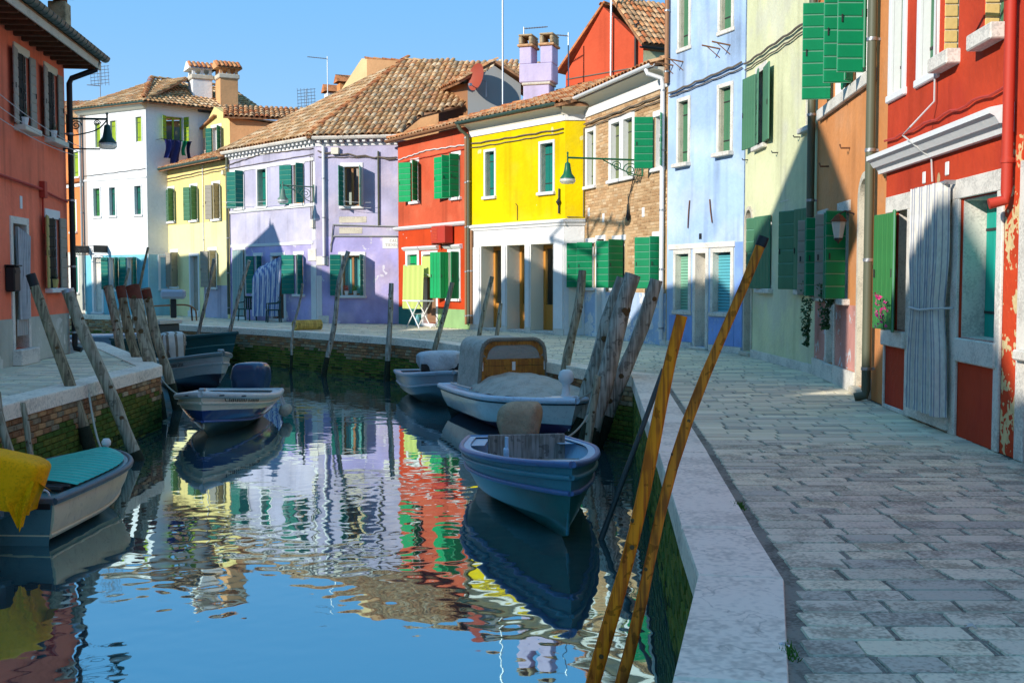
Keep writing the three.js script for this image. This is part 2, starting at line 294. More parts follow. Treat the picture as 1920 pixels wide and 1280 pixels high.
// paving: stones laid in courses across the quay
const frontR = [[3.87, 0], [3.87, -4], [4.26, -12.7], [4.68, -17.11], [4.52, -21.61], [3.41, -24.42], [1.92, -29.15], [1.39, -29.16], [-1.22, -32.62], [-3.74, -36.6], [-6.56, -37.27], [-10.58, -41.65], [-14.84, -46.82]];
const kerbInR = offsetLine(edgeR, KW + 0.02, 1), kerbInL = offsetLine(edgeL, KW + 0.02, -1);
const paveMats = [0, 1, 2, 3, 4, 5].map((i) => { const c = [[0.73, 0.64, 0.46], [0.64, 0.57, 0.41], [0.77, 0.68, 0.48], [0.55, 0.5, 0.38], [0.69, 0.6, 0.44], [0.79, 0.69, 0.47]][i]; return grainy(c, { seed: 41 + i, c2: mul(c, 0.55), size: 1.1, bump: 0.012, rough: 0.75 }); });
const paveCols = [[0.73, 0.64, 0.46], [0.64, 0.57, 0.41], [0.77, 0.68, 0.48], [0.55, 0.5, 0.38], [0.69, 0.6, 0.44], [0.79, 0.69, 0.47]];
const stoneBox = (m, x0, x1, z0, z1, y) => { const c = 0.004, b = y - 0.01, ctr = [(x0 + x1) / 2, b, (z0 + z1) / 2], q = Math.min(0.013, (x1 - x0) * 0.3), oct = (e) => [[x0 + e, z0 + q], [x0 + q, z0 + e], [x1 - q, z0 + e], [x1 - e, z0 + q], [x1 - e, z1 - q], [x1 - q, z1 - e], [x0 + q, z1 - e], [x0 + e, z1 - q]], T = oct(c), B = oct(0), tp = T.map((p) => [p[0], y, p[1]]); m.out(ctr, tp[0], tp[1], tp[2], tp[3]); m.out(ctr, tp[0], tp[3], tp[4], tp[7]); m.out(ctr, tp[4], tp[5], tp[6], tp[7]); for (let i = 0; i < 8; i++) { const j = (i + 1) % 8; m.out(ctr, [T[i][0], y, T[i][1]], [T[j][0], y, T[j][1]], [B[j][0], b, B[j][1]], [B[i][0], b, B[i][1]]); } };
function paving(label, left, right, z0, z1, tone, single) {
  const g = struct('paving', label), st = new MB(), list = [], chips = new MB();
  for (let z = z0; z > z1; ) {
    const h = rr(0.15, 0.21), zm = z - h / 2, xa = lineX(left, zm), xb = lineX(right, zm);
    if (xa !== null && xb !== null) for (let x = xa + 0.05; x < xb - 0.05; ) { const w = rr(0.22, 0.5), e = Math.min(x + w, xb); list.push([x, e, z - h + 0.006, z - 0.005 + rr(-0.004, 0.003), Math.hypot(x, z)]); x = e + rr(0.01, 0.032); if (x < xb - 0.1 && rnd() < 0.6) chips.p.length < 9e5 && stoneBox(chips, x - 0.014, x - 0.006, z - h + 0.02, z - 0.02, HQ - 0.004); }
    z -= h;
  }
  list.sort((a, b) => a[4] - b[4]);
  list.forEach((q, i) => {
    const y = HQ + rr(-0.003, 0.003), k = Math.floor(rnd() * 6);
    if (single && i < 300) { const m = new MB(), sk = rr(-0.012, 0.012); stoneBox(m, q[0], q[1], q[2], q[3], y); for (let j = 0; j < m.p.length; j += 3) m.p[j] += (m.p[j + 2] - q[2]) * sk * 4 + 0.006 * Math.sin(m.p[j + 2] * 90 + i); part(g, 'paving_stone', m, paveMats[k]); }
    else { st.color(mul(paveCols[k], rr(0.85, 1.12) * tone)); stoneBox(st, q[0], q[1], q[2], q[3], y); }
  });
  part(g, 'paving_stones', st, paveStuff).userData.kind = 'stuff';
  if (chips.p.length) part(g, 'joint_chips', chips, paveMats[3]).userData.kind = 'stuff';
}
const paveStuff = mat([1, 1, 1], 0.8, { vertexColors: true, bumpMap: roughBump, bumpScale: 0.012 });
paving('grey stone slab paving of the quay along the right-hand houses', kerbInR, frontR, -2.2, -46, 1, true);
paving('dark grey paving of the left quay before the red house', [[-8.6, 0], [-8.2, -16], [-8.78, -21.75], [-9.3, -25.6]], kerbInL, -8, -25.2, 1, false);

// ---------- houses ----------
class House {
  constructor(name, label, at, group) { this.g = thing(name, label, 'house', [at[0], HQ, at[1]], 0, group); this.at = at; this.fs = []; }
  face(A, B, H, m, t = 0.28) { const f = new Facade(this, A, B, H, m, t); this.fs.push(f); return f; }
  plain(A, B, H, m) { this.face(A, B, H, m); return this; }
  // closes the block behind its front: points of the front from left to right, then walls back
  back(front, dep, H, m) {
    const a = front[0], b = front[front.length - 1], n = (p, q) => { const l = Math.hypot(q[0] - p[0], q[1] - p[1]); return [-(q[1] - p[1]) / l, (q[0] - p[0]) / l]; };
    const n0 = n(front[0], front[1]), n1 = n(front[front.length - 2], b), e = 0.02;
    const sh = (p, q, s) => [p[0] + (q[0] - p[0]) * s, p[1] + (q[1] - p[1]) * s];
    const a2 = [a[0] - n0[0] * dep, a[1] - n0[1] * dep], b2 = [b[0] - n1[0] * dep, b[1] - n1[1] * dep];
    const ai = sh(a, a2, 0.3 / dep), bi = sh(b, b2, 0.3 / dep);
    this.face(a2, ai, H, m); this.face(b2, a2, H, m); this.face(bi, b2, H, m);
    return [a2, b2];
  }
  finish() { for (const f of this.fs) f.build(); }
}
class Facade {
  constructor(h, A, B, H, m, t) {
    Object.assign(this, { h, A, B, H, m, t, holes: [], cuts: null });
    const dx = B[0] - A[0], dz = B[1] - A[1]; this.L = Math.hypot(dx, dz); this.d = [dx / this.L, dz / this.L]; this.n = [-this.d[1], this.d[0]]; this.phi = Math.atan2(-dz, dx); this.off = [A[0] - h.at[0], 0, A[1] - h.at[1]];
  }
  set(o, u = 0, v = 0, n = 0) { o.position.set(this.off[0] + this.d[0] * u + this.n[0] * n, v, this.off[2] + this.d[1] * u + this.n[1] * n); o.rotation.y = this.phi; return o; }
  world(u, v, n) { return [this.A[0] + this.d[0] * u + this.n[0] * n, HQ + v, this.A[1] + this.d[1] * u + this.n[1] * n]; }
  add(name, mb, m, crease) { return this.set(part(this.h.g, name, mb, m, crease)); }
  grp(name, u, v, n) { const o = new THREE.Group(); o.name = name; this.h.g.add(o); return this.set(o, u, v, n); }
  box(name, m, u0, u1, v0, v1, n0, n1, c = 0.006) { return this.add(name, new MB().box(u0, u1, v0, v1, n0, n1, c), m); }
  hole(u0, u1, v0, v1, arch) { this.holes.push([u0, u1, v0, v1, arch]); }
  build() {
    const s = new THREE.Shape(), top = this.top || [[this.L, this.H], [0, this.H]];
    s.moveTo(0, 0); s.lineTo(this.L, 0); for (const p of top) s.lineTo(...p); s.closePath();
    for (const [u0, u1, v0, v1, arch] of this.holes) { const p = new THREE.Path(); const b = Math.max(v0, 0.004); p.moveTo(u0, b); if (arch) { const r = (u1 - u0) / 2; p.lineTo(u0, v1 - r); p.absarc((u0 + u1) / 2, v1 - r, r, Math.PI, 0, true); p.lineTo(u1, b); } else { p.lineTo(u0, v1); p.lineTo(u1, v1); p.lineTo(u1, b); } p.closePath(); s.holes.push(p); }
    const g = new THREE.ExtrudeGeometry(s, { depth: this.t, bevelEnabled: false, curveSegments: 10 }); g.translate(0, 0, -this.t);
    if (this.zones) { // coats of paint in bands: [v below which, material]
      this.set(part(this.h.g, 'wall', g, this.m));
    } else this.set(part(this.h.g, 'wall', g, this.m));
  }
  // a band of another coat, a few millimetres proud, with the same openings left free
  coat(name, u0, u1, v0, v1, m, th = 0.004) {
    const cuts = this.holes.filter(([a, b, c, d]) => b > u0 && a < u1 && d > v0 && c < v1).map(([a, b, c, d]) => [Math.max(a, u0), Math.min(b, u1), Math.max(c, v0), Math.min(d, v1)]).sort((p, q) => p[0] - q[0]);
    const g = new MB(); let u = u0; const B = (a, b, c, d) => { if (b - a > 0.01 && d - c > 0.01) g.box(a, b, c, d, 0.0005, th); };
    for (const [a, b, c, d] of cuts) { if (a > u) B(u, a, v0, v1); const aa = Math.max(a, u); if (c > v0) B(aa, b, v0, c); if (d < v1) B(aa, b, d, v1); u = Math.max(u, b); }
    B(u, u1, v0, v1);
    return this.add(name, g, m);
  }
}
const panelGeo = unitBox;
// a shutter leaf hinged at (u, v); ang 0 closed, 90 square to the wall, 180 flat back on the wall
function leaf(F, side, u, v, w, h, ang, m, o = {}) {
  const n = o.n ?? 0.045, rows = o.rows ?? Math.max(5, Math.round(h / 0.175)), th = 0.034;
  const s = F.set(part(F.h.g, 'shutter', new MB().box(0, w, 0, h, -th / 2 + 0.009, th / 2 - 0.009, 0.003), o.back || (m === S.black || m === S.grey || m === S.ochre ? m : S.edge)), u, v, n);
  const a = (ang * Math.PI) / 180; s.rotation.y = F.phi + (side === 'L' ? -a : a - Math.PI);
  if (o.planks) { const k = Math.max(2, Math.round(w / 0.13)), pw = w / k; for (let i = 0; i < k; i++) { const p = part(s, 'plank', panelGeo(pw - 0.006, h - 0.004, th, 0.005), m); p.position.set(pw * (i + 0.5), h / 2, 0); } }
  else { const ph = h / rows; for (let i = 0; i < rows; i++) { const p = part(s, 'panel', panelGeo(w - 0.004, ph - 0.016, th, 0.009), m); p.position.set(w / 2, ph * (i + 0.5), 0); } }
  if (!o.plain) { const st = part(s, 'latch', new MB().box(w - 0.06, w - 0.045, h * 0.45, h * 0.52, -th / 2 - 0.014, -th / 2 - 0.002).box(w - 0.06, w - 0.045, h * 0.45, h * 0.52, th / 2 + 0.002, th / 2 + 0.014), M.iron); st.castShadow = true; }
  return s;
}
function closedShutter(g, w, h, n, m, o = {}) {       // inside the recess of a window group whose origin is the middle of its foot
  const k = o.leaves ?? (w > 0.75 ? 4 : 3), pw = w / k;
  for (let i = 0; i < k; i++) { const p = part(g, 'plank', panelGeo(pw - 0.007, h - 0.01, 0.03, 0.005), m); p.position.set(-w / 2 + pw * (i + 0.5), h / 2, n); }
  part(g, 'batten', new MB().box(-w / 2, w / 2, h * 0.17, h * 0.22, n - 0.035, n - 0.016).box(-w / 2, w / 2, h * 0.76, h * 0.81, n - 0.035, n - 0.016), m);
  part(g, 'strap_hinge', new MB().box(-w / 2 + 0.01, -w / 2 + w * 0.55, h * 0.18, h * 0.2, n + 0.015, n + 0.022).box(-w / 2 + 0.01, -w / 2 + w * 0.55, h * 0.79, h * 0.81, n + 0.015, n + 0.022), M.iron);
}
function win(F, u0, u1, v0, v1, o = {}) {
  const w = u1 - u0, h = v1 - v0, rec = o.rec ?? 0.17, sw = o.sw ?? 0.09, sm = o.sm || M.white, g = F.grp(o.name || 'window', (u0 + u1) / 2, v0, 0), x0 = -w / 2, x1 = w / 2;
  F.hole(u0, u1, v0, v1, o.arch);
  const sur = new MB(), pr = 0.025, th = 0.012;
  if (o.sur !== 'none') {
    if (o.sur !== 'head') sur.box(x0 - sw, x0 + th, 0, h, -0.012, pr, 0.004).box(x1 - th, x1 + sw, 0, h, -0.012, pr, 0.004);
    sur.box(x0 - sw, x1 + sw, h - th, h + sw * (o.sur === 'head' ? 1.3 : 1), -0.012, pr + 0.002, 0.004);
  }
  sur.box(x0 - 0.004, x0 + th, 0.001, h - th, -rec - 0.05, -0.013).box(x1 - th, x1 + 0.004, 0.001, h - th, -rec - 0.05, -0.013).box(x0 - 0.004, x1 + 0.004, h - th + 0.001, h + 0.004, -rec - 0.05, -0.014);
  part(g, 'surround', sur, sm);
  if (o.jm) part(g, 'jamb', new MB().box(x0 + th, x0 + th + 0.006, 0.002, h - th, -rec, -0.015), o.jm);
  if (o.sill !== false) part(g, 'sill', new MB().box(x0 - sw - 0.03, x1 + sw + 0.03, -(o.sh ?? 0.085), -0.001, -0.02, o.sp ?? 0.09, 0.012), o.sillM || sm);
  part(g, 'ledge', new MB().box(x0, x1, -0.0, 0.012, -rec - 0.05, -0.022), sm);
  if (o.fill === 'shut') closedShutter(g, w - 2 * th - 0.006, h - th - 0.02, -rec, o.fm || S.dark, o);
  else if (o.fill === 'blind') { const k = Math.floor((h - 0.03) / 0.062); for (let i = 0; i < k; i++) { const p = part(g, 'slat', panelGeo(w - 2 * th - 0.008, 0.058, 0.014, 0.005), o.fm); p.position.set(0, 0.03 + i * 0.062, -rec); p.rotation.x = -0.28; } }
  else {
    const fm = o.fm || M.white, fw = 0.05, n = -rec; const f = new MB().box(x0 + th, x0 + th + fw, 0.012, h - th, n - 0.03, n + 0.02).box(x1 - th - fw, x1 - th, 0.012, h - th, n - 0.03, n + 0.02).box(x0 + th + fw, x1 - th - fw, 0.012, 0.012 + fw, n - 0.03, n + 0.02).box(x0 + th + fw, x1 - th - fw, h - th - fw, h - th, n - 0.03, n + 0.02);
    if (w > 0.5) f.box(-0.035, 0.035, 0.012 + fw, h - th - fw, n - 0.028, n + 0.024);
    part(g, 'frame', f, fm);
    for (const [a, b] of w > 0.5 ? [[x0 + th + fw, -0.035], [0.035, x1 - th - fw]] : [[x0 + th + fw, x1 - th - fw]]) { const p = part(g, 'pane', panelGeo(b - a, h - th - 2 * fw - 0.012, 0.005, 0), M.glass); p.position.set((a + b) / 2, h / 2, n - 0.005); }
    if (o.curt) { const c = o.curt; part(g, 'inner_curtain', new MB().grid((s, t) => [lerp(x0 + th, x0 + th + (w - 2 * th) * (c.w ?? 1), s), lerp(0.05, h - 0.04, t), n - 0.1 + 0.018 * Math.sin(s * 40)], 26, 2), c.m, 1); }
    part(g, 'room_back', new MB().box(x0 - 0.1, x1 + 0.1, -0.1, h + 0.1, -rec - 1.9, -rec - 1.87), M.room);
  }
  return g;
}
function door(F, u0, u1, v1, m, o = {}) {
  const w = u1 - u0, v0 = o.v0 ?? 0.12, h = v1 - v0, rec = o.rec ?? 0.2, sw = o.sw ?? 0.1, sm = o.sm || M.white, g = F.grp('door', (u0 + u1) / 2, v0, 0), x0 = -w / 2, x1 = w / 2;
  F.hole(u0, u1, v0, v1, o.arch);
  const s = new MB();
  if (!o.arch) { s.box(x0 - sw, x0 + 0.012, 0, h, -0.012, 0.025, 0.004).box(x1 - 0.012, x1 + sw, 0, h, -0.012, 0.025, 0.004).box(x0 - sw, x1 + sw, h - 0.012, h + sw, -0.012, 0.027, 0.004); s.box(x0 - 0.004, x0 + 0.012, 0.001, h - 0.012, -rec - 0.05, -0.013).box(x1 - 0.012, x1 + 0.004, 0.001, h - 0.012, -rec - 0.05, -0.013).box(x0 - 0.004, x1 + 0.004, h - 0.011, h + 0.004, -rec - 0.05, -0.014); }
  else { const r = w / 2, N = 14, c = h - r; const A = (i, q) => { const a = Math.PI * (1 - i / N); return [Math.cos(a) * q, c + Math.sin(a) * q]; };
    for (let i = 0; i < N; i++) { const [a, b, e, f] = [A(i, r - 0.01), A(i + 1, r - 0.01), A(i + 1, r + sw), A(i, r + sw)], z = 0.025; s.quad([...a, z], [...b, z], [...e, z], [...f, z]); s.quad([...f, z], [...e, z], [...e, -0.01], [...f, -0.01]); s.quad([...a, -rec], [...b, -rec], [...b, z], [...a, z]); }
    s.box(x0 - sw, x0 + 0.01, 0, c, -0.012, 0.025).box(x1 - 0.01, x1 + sw, 0, c, -0.012, 0.025).box(x0 - 0.002, x0 + 0.01, 0, c, -rec, -0.013).box(x1 - 0.01, x1 + 0.002, 0, c, -rec, -0.013); }
  part(g, 'surround', s, sm);
  const dh = h - 0.02;
  part(g, 'door_leaf', new MB().box(x0 + 0.014, x1 - 0.014, 0.012, dh, -rec - 0.03, -rec + 0.012, 0.003), m);
  const cols = o.cols ?? 1, rows = o.rows ?? 3; const pw = (w - 0.12) / cols, ph = (dh - 0.14 - (o.arch ? w / 2 : 0)) / rows;
  for (let i = 0; i < cols; i++) for (let j = 0; j < rows; j++) { const p = part(g, 'panel', panelGeo(pw - 0.06, ph - 0.07, 0.03, 0.01), m); p.position.set(x0 + 0.06 + pw * (i + 0.5), 0.08 + ph * (j + 0.5), -rec + 0.01); }
  part(g, 'handle', new MB().tube([[x1 - 0.1, dh * 0.48, -rec + 0.012], [x1 - 0.1, dh * 0.48, -rec + 0.06], [x1 - 0.19, dh * 0.48, -rec + 0.06]], 0.011, 6), M.steel);
  part(g, 'threshold', new MB().box(x0 - sw - 0.02, x1 + sw + 0.02, -v0 + 0.002, -0.001, -rec - 0.1, o.step ?? 0.1, 0.012), sm);
  return g;
}
function cableRun(F, pts, r = 0.016, m = M.cable, n = 0.035, wig = 0.02) { const out = []; for (let i = 0; i + 1 < pts.length; i++) { const k = 18; for (let j = 0; j < k; j++) { const t = j / k; out.push([lerp(pts[i][0], pts[i + 1][0], t), lerp(pts[i][1], pts[i + 1][1], t) - wig * Math.sin(t * Math.PI * 5) ** 2 + rr(-0.006, 0.006), n]); } } out.push([...pts[pts.length - 1], n]); return F.add('cable', new MB().tube(out, r, 5), m); }
function drain(F, u, v0, v1, m, o = {}) {
  const r = o.r ?? 0.05, n = o.n ?? 0.075, pts = [[u, v1, n], [u, v0 + 0.12, n]]; if (o.foot) pts.push([u, v0 + 0.05, n + 0.01], [u - 0.02, v0 + 0.02, n + 0.13]);
  if (o.top) pts.unshift(...o.top.map((q) => [q[0], q[1], q[2]]));
  const p = F.add('drainpipe', new MB().tube(pts, r, 10), m, 0.7);
  for (let v = v0 + 0.35; v < v1; v += 1.3) part(p, 'clamp', new MB().tube([[u, v, n], [u, v + 0.04, n]], r + 0.008, 10).box(u - 0.012, u + 0.012, v + 0.005, v + 0.035, 0.001, n), o.cm || M.steel, 0.7);
  return p;
}
const gutterProf = (r, n, v) => { const a = []; for (let i = 0; i <= 8; i++) { const t = Math.PI + (i / 8) * Math.PI; a.push([n + Math.cos(t) * r, v + Math.sin(t) * r]); } for (let i = 8; i >= 0; i--) { const t = Math.PI + (i / 8) * Math.PI; a.push([n + Math.cos(t) * (r - 0.012), v + Math.sin(t) * (r - 0.012)]); } return a; };

// tiled roof plane: eave from A to B (left to right seen from outside) at height v, rising inward; poly in (along, inward)
const tileCols = [[0.6, 0.22, 0.08], [0.66, 0.3, 0.12], [0.52, 0.18, 0.07], [0.62, 0.36, 0.18], [0.48, 0.28, 0.14], [0.7, 0.4, 0.2]];
const tileMats = tileCols.map((c, i) => grainy(c, { seed: 61 + i, c2: mul(c, 0.5), size: 0.7, rough: 0.92, bump: 0.008 }));
const oldCols = [[0.64, 0.38, 0.18], [0.7, 0.43, 0.21], [0.54, 0.29, 0.12], [0.74, 0.51, 0.29], [0.46, 0.29, 0.15], [0.62, 0.31, 0.14]];
const oldMats = oldCols.map((c, i) => grainy(c, { seed: 71 + i, c2: mul(c, 0.45), size: 0.7, rough: 0.95, bump: 0.008 }));
M.deck = grainy([0.4, 0.2, 0.1], { seed: 81, c2: [0.12, 0.06, 0.03], size: 0.8 });
const tileGeo = (() => { // a half-round clay tile, wide end down the slope, running +y up the slope
  const m = new MB(), n = 6, L = 0.44; const P = (i, y, r, z, k = 0) => { const a = (i / n) * Math.PI; return [-Math.cos(a) * (r - k), y, z + Math.sin(a) * (r - k) * 0.8]; };
  for (let i = 0; i < n; i++) { m.quad(P(i, 0, 0.096, 0.028), P(i + 1, 0, 0.096, 0.028), P(i + 1, L, 0.078, 0.0), P(i, L, 0.078, 0.0)); m.quad(P(i, 0, 0.096, 0.028), P(i + 1, 0, 0.096, 0.028), P(i + 1, 0, 0.096, 0.028, 0.016), P(i, 0, 0.096, 0.028, 0.016)); }
  return m.geo(0.6);
})();
const inPoly = (p, poly) => { let c = false; for (let i = 0, j = poly.length - 1; i < poly.length; j = i++) { const [xi, yi] = poly[i], [xj, yj] = poly[j]; if (yi > p[1] !== yj > p[1] && p[0] < ((xj - xi) * (p[1] - yi)) / (yj - yi) + xi) c = !c; } return c; };
function roofPlane(H, A, B, v0, pitch, poly, o = {}) {
  const v = v0 + pitch * Math.max(0, -Math.min(...poly.map((p) => p[1])));   // v0 is the height of the eave itself
  const L = Math.hypot(B[0] - A[0], B[1] - A[1]), d = [(B[0] - A[0]) / L, (B[1] - A[1]) / L], n = [-d[1], d[0]], sl = Math.sqrt(1 + pitch * pitch), ox = A[0] - H.at[0], oz = A[1] - H.at[1];
  const W = ([x, i], e = 0) => [ox + d[0] * x - n[0] * (i - (e * pitch) / sl), v + pitch * i + e / sl, oz + d[1] * x - n[1] * (i - (e * pitch) / sl)];
  const dk = new MB(), tr = THREE.ShapeUtils.triangulateShape(poly.map((p) => new THREE.Vector2(...p)), []);
  for (const t of tr) { dk.out([W(poly[0])[0], -99, W(poly[0])[2]], ...t.map((i) => W(poly[i], 0.0))); dk.out([W(poly[0])[0], 99, W(poly[0])[2]], ...t.map((i) => W(poly[i], -0.07))); }
  for (let i = 0; i < poly.length; i++) { const a = poly[i], b = poly[(i + 1) % poly.length]; dk.quad(W(a, -0.07), W(b, -0.07), W(b, 0), W(a, 0)); }
  const deck = part(H.g, 'roof', dk, o.deck || M.deck);
  if (o.bare) return deck;
  const mats = o.old ? oldMats : tileMats, cols = o.old ? oldCols : tileCols, px = 0.205, ey = 0.33, xs = poly.map((p) => p[0]), ys = poly.map((p) => p[1] * sl), list = [];
  const basis = new THREE.Matrix4().makeBasis(new THREE.Vector3(d[0], 0, d[1]), new THREE.Vector3(-n[0] / sl, pitch / sl, -n[1] / sl), new THREE.Vector3((n[0] * pitch) / sl, 1 / sl, (n[1] * pitch) / sl)), q = new THREE.Quaternion().setFromRotationMatrix(basis);
  for (let x = Math.min(...xs) + px / 2; x < Math.max(...xs); x += px) for (let y = Math.min(...ys) - 0.03; y < Math.max(...ys); y += ey) if (inPoly([x, (y + 0.17) / sl], poly)) { const w = W([x + rr(-0.008, 0.008), (y + rr(-0.02, 0.02)) / sl], 0.004); list.push([w, Math.hypot(w[0] + H.at[0], w[1], w[2] + H.at[1])]); }
  list.sort((a, b) => a[1] - b[1]);
  const cap = o.single ?? 300, many = list.slice(cap);
  const tw = new THREE.Quaternion(), ax = new THREE.Vector3(0, 0, 1), pick = () => Math.floor(Math.pow(rnd(), 0.9) * 6);
  for (const [w] of list.slice(0, cap)) { const t = part(deck, 'roof_tile', tileGeo, mats[pick()]); t.position.set(...w); t.quaternion.copy(q).multiply(tw.setFromAxisAngle(ax, rr(-0.05, 0.05))); }
  if (many.length) {
    const im = new THREE.InstancedMesh(tileGeo, o.old ? oldInst : tileInst, many.length), m4 = new THREE.Matrix4(), c = new THREE.Color(), one = new THREE.Vector3(1, 1, 1);
    many.forEach(([w], i) => { m4.compose(new THREE.Vector3(...w), tw.setFromAxisAngle(ax, rr(-0.05, 0.05)).premultiply(q), one); im.setMatrixAt(i, m4); const k = cols[pick()], f = rr(0.75, 1.15); im.setColorAt(i, c.setRGB(k[0] * f, k[1] * f, k[2] * f)); });
    im.name = 'roof_tiles'; im.userData.kind = 'stuff'; im.castShadow = im.receiveShadow = true; deck.add(im);
  }
  return deck;
}
const tileInst = mat([1, 1, 1], 0.92, { bumpMap: roughBump, bumpScale: 0.008 }), oldInst = mat([1, 1, 1], 0.95, { bumpMap: roughBump, bumpScale: 0.008 });
function ridgeRow(H, p, q, m = tileMats) { // row of ridge tiles between two points (world x, height over quay, world z)
  const a = [p[0] - H.at[0], p[1], p[2] - H.at[1]], b = [q[0] - H.at[0], q[1], q[2] - H.at[1]], L = Math.hypot(...sub(b, a)), k = Math.ceil(L / 0.36), y = nrm(sub(b, a)), x = nrm(crs(y, [0, 1, 0])), z = crs(x, y), qt = new THREE.Quaternion().setFromRotationMatrix(new THREE.Matrix4().makeBasis(new THREE.Vector3(...x), new THREE.Vector3(...y), new THREE.Vector3(...z)));
  for (let i = 0; i < k; i++) { const t = part(H.g, 'ridge_tile', tileGeo, m[i % 3]); t.position.set(...add(a, mul(y, i * 0.36))); t.position.y += 0.03; t.quaternion.copy(qt); t.scale.set(1.25, 1, 1.1); }
}

// ---- wall coats ----
const W = {
  red: plaster([0.5, 0.055, 0.02], { seed: 1, mottle: 0.3, streak: 0.5, old: [0.43, 0.042, 0.02], patch: [0.5, 0.35, 0.18], pa: 0.24 }), redPeel: plaster([0.58, 0.06, 0.018], { seed: 2, patch: [0.66, 0.5, 0.25], pa: 0.47, size: 1.6 }),
  orange: plaster([0.62, 0.25, 0.085], { seed: 3, old: [0.58, 0.27, 0.12], streak: 0.35 }), mauve: plaster([0.58, 0.27, 0.22], { seed: 4, patch: [0.55, 0.53, 0.52], pa: 0.36, size: 2.2 }),
  pale: plaster([0.66, 0.65, 0.38], { seed: 5, old: [0.6, 0.58, 0.42], streak: 0.4 }), blue: plaster([0.36, 0.49, 0.68], { seed: 6, old: [0.47, 0.56, 0.68], streak: 0.55, mottle: 0.3 }), bluePanel: plaster([0.22, 0.34, 0.66], { seed: 7, patch: [0.3, 0.4, 0.6], pa: 0.33, size: 2 }),
  yellow: plaster([0.72, 0.51, 0.0], { seed: 8, old: [0.66, 0.49, 0.012], mottle: 0.24, streak: 0.35, patch: [0.7, 0.62, 0.3], pa: 0.26 }), whitewash: plaster([0.72, 0.71, 0.68], { seed: 9, mottle: 0.14 }),
  vermil: plaster([0.55, 0.095, 0.04], { seed: 10, mottle: 0.26, streak: 0.4, old: [0.58, 0.13, 0.06] }), vermilLow: plaster([0.5, 0.055, 0.012], { seed: 11, mottle: 0.3, streak: 0.4, patch: [0.55, 0.5, 0.45], pa: 0.25 }), greenDado: plaster([0.04, 0.17, 0.14], { seed: 12 }), greenDado2: plaster([0.25, 0.4, 0.17], { seed: 13 }),
  lilac: plaster([0.45, 0.43, 0.54], { seed: 14, old: [0.53, 0.49, 0.57], patch: [0.6, 0.58, 0.6], pa: 0.23, streak: 0.45, mottle: 0.3 }), lilacR: plaster([0.43, 0.4, 0.53], { seed: 15, old: [0.53, 0.46, 0.54], patch: [0.55, 0.52, 0.58], pa: 0.26, mottle: 0.35, streak: 0.4 }), lilacLow: plaster([0.38, 0.34, 0.58], { seed: 16, old: [0.52, 0.44, 0.58], patch: [0.6, 0.57, 0.62], pa: 0.33, mottle: 0.5 }),
  pastel: plaster([0.78, 0.62, 0.24], { seed: 17, mottle: 0.12 }), pastelLow: plaster([0.78, 0.7, 0.36], { seed: 18, mottle: 0.14 }), apricot: plaster([0.62, 0.33, 0.15], { seed: 19 }), peach: plaster([0.68, 0.48, 0.24], { seed: 20 }),
  white: plaster([0.74, 0.74, 0.72], { seed: 21, mottle: 0.08, streak: 0.15 }), tealDado: plaster([0.2, 0.5, 0.58], { seed: 22 }), aqua: plaster([0.3, 0.55, 0.62], { seed: 23 }),
  brickRed: plaster([0.88, 0.21, 0.115], { seed: 24, old: [0.8, 0.18, 0.1], streak: 0.5, mottle: 0.25 }), cement: plaster([0.44, 0.44, 0.37], { seed: 25, mottle: 0.4, patch: [0.56, 0.55, 0.48], pa: 0.4 }), farOrange: plaster([0.66, 0.22, 0.07], { seed: 26 }), gableRed: plaster([0.55, 0.085, 0.035], { seed: 27 }),
  lilacCh: plaster([0.5, 0.43, 0.58], { seed: 28 }), mortar: plaster([0.5, 0.34, 0.18], { seed: 29, mottle: 0.3 }), washLow: plaster([0.4, 0.5, 0.64], { seed: 30, patch: [0.68, 0.67, 0.64], pa: 0.52, size: 2.4 }),
  plain: mat([0.45, 0.36, 0.3], 0.9),
};
function cornice(F, prof, u0, u1, m, name = 'cornice') { return F.add(name, new MB().sweep(prof, u0, u1), m); }
function flatRoof(H, pts, v) { const g = new MB(); const q = pts.map((p) => [p[0] - H.at[0], p[1] - H.at[1]]); const tr = THREE.ShapeUtils.triangulateShape(q.map((p) => new THREE.Vector2(...p)), []); for (const t of tr) { g.tri(...t.map((i) => [q[i][0], v, q[i][1]])); g.tri(...t.map((i) => [q[i][0], v - 0.1, q[i][1]])); } for (let i = 0; i < q.length; i++) { const a = q[i], b = q[(i + 1) % q.length]; g.quad([a[0], v - 0.1, a[1]], [b[0], v - 0.1, b[1]], [b[0], v, b[1]], [a[0], v, a[1]]); } part(H.g, 'roof', g, M.deck); }

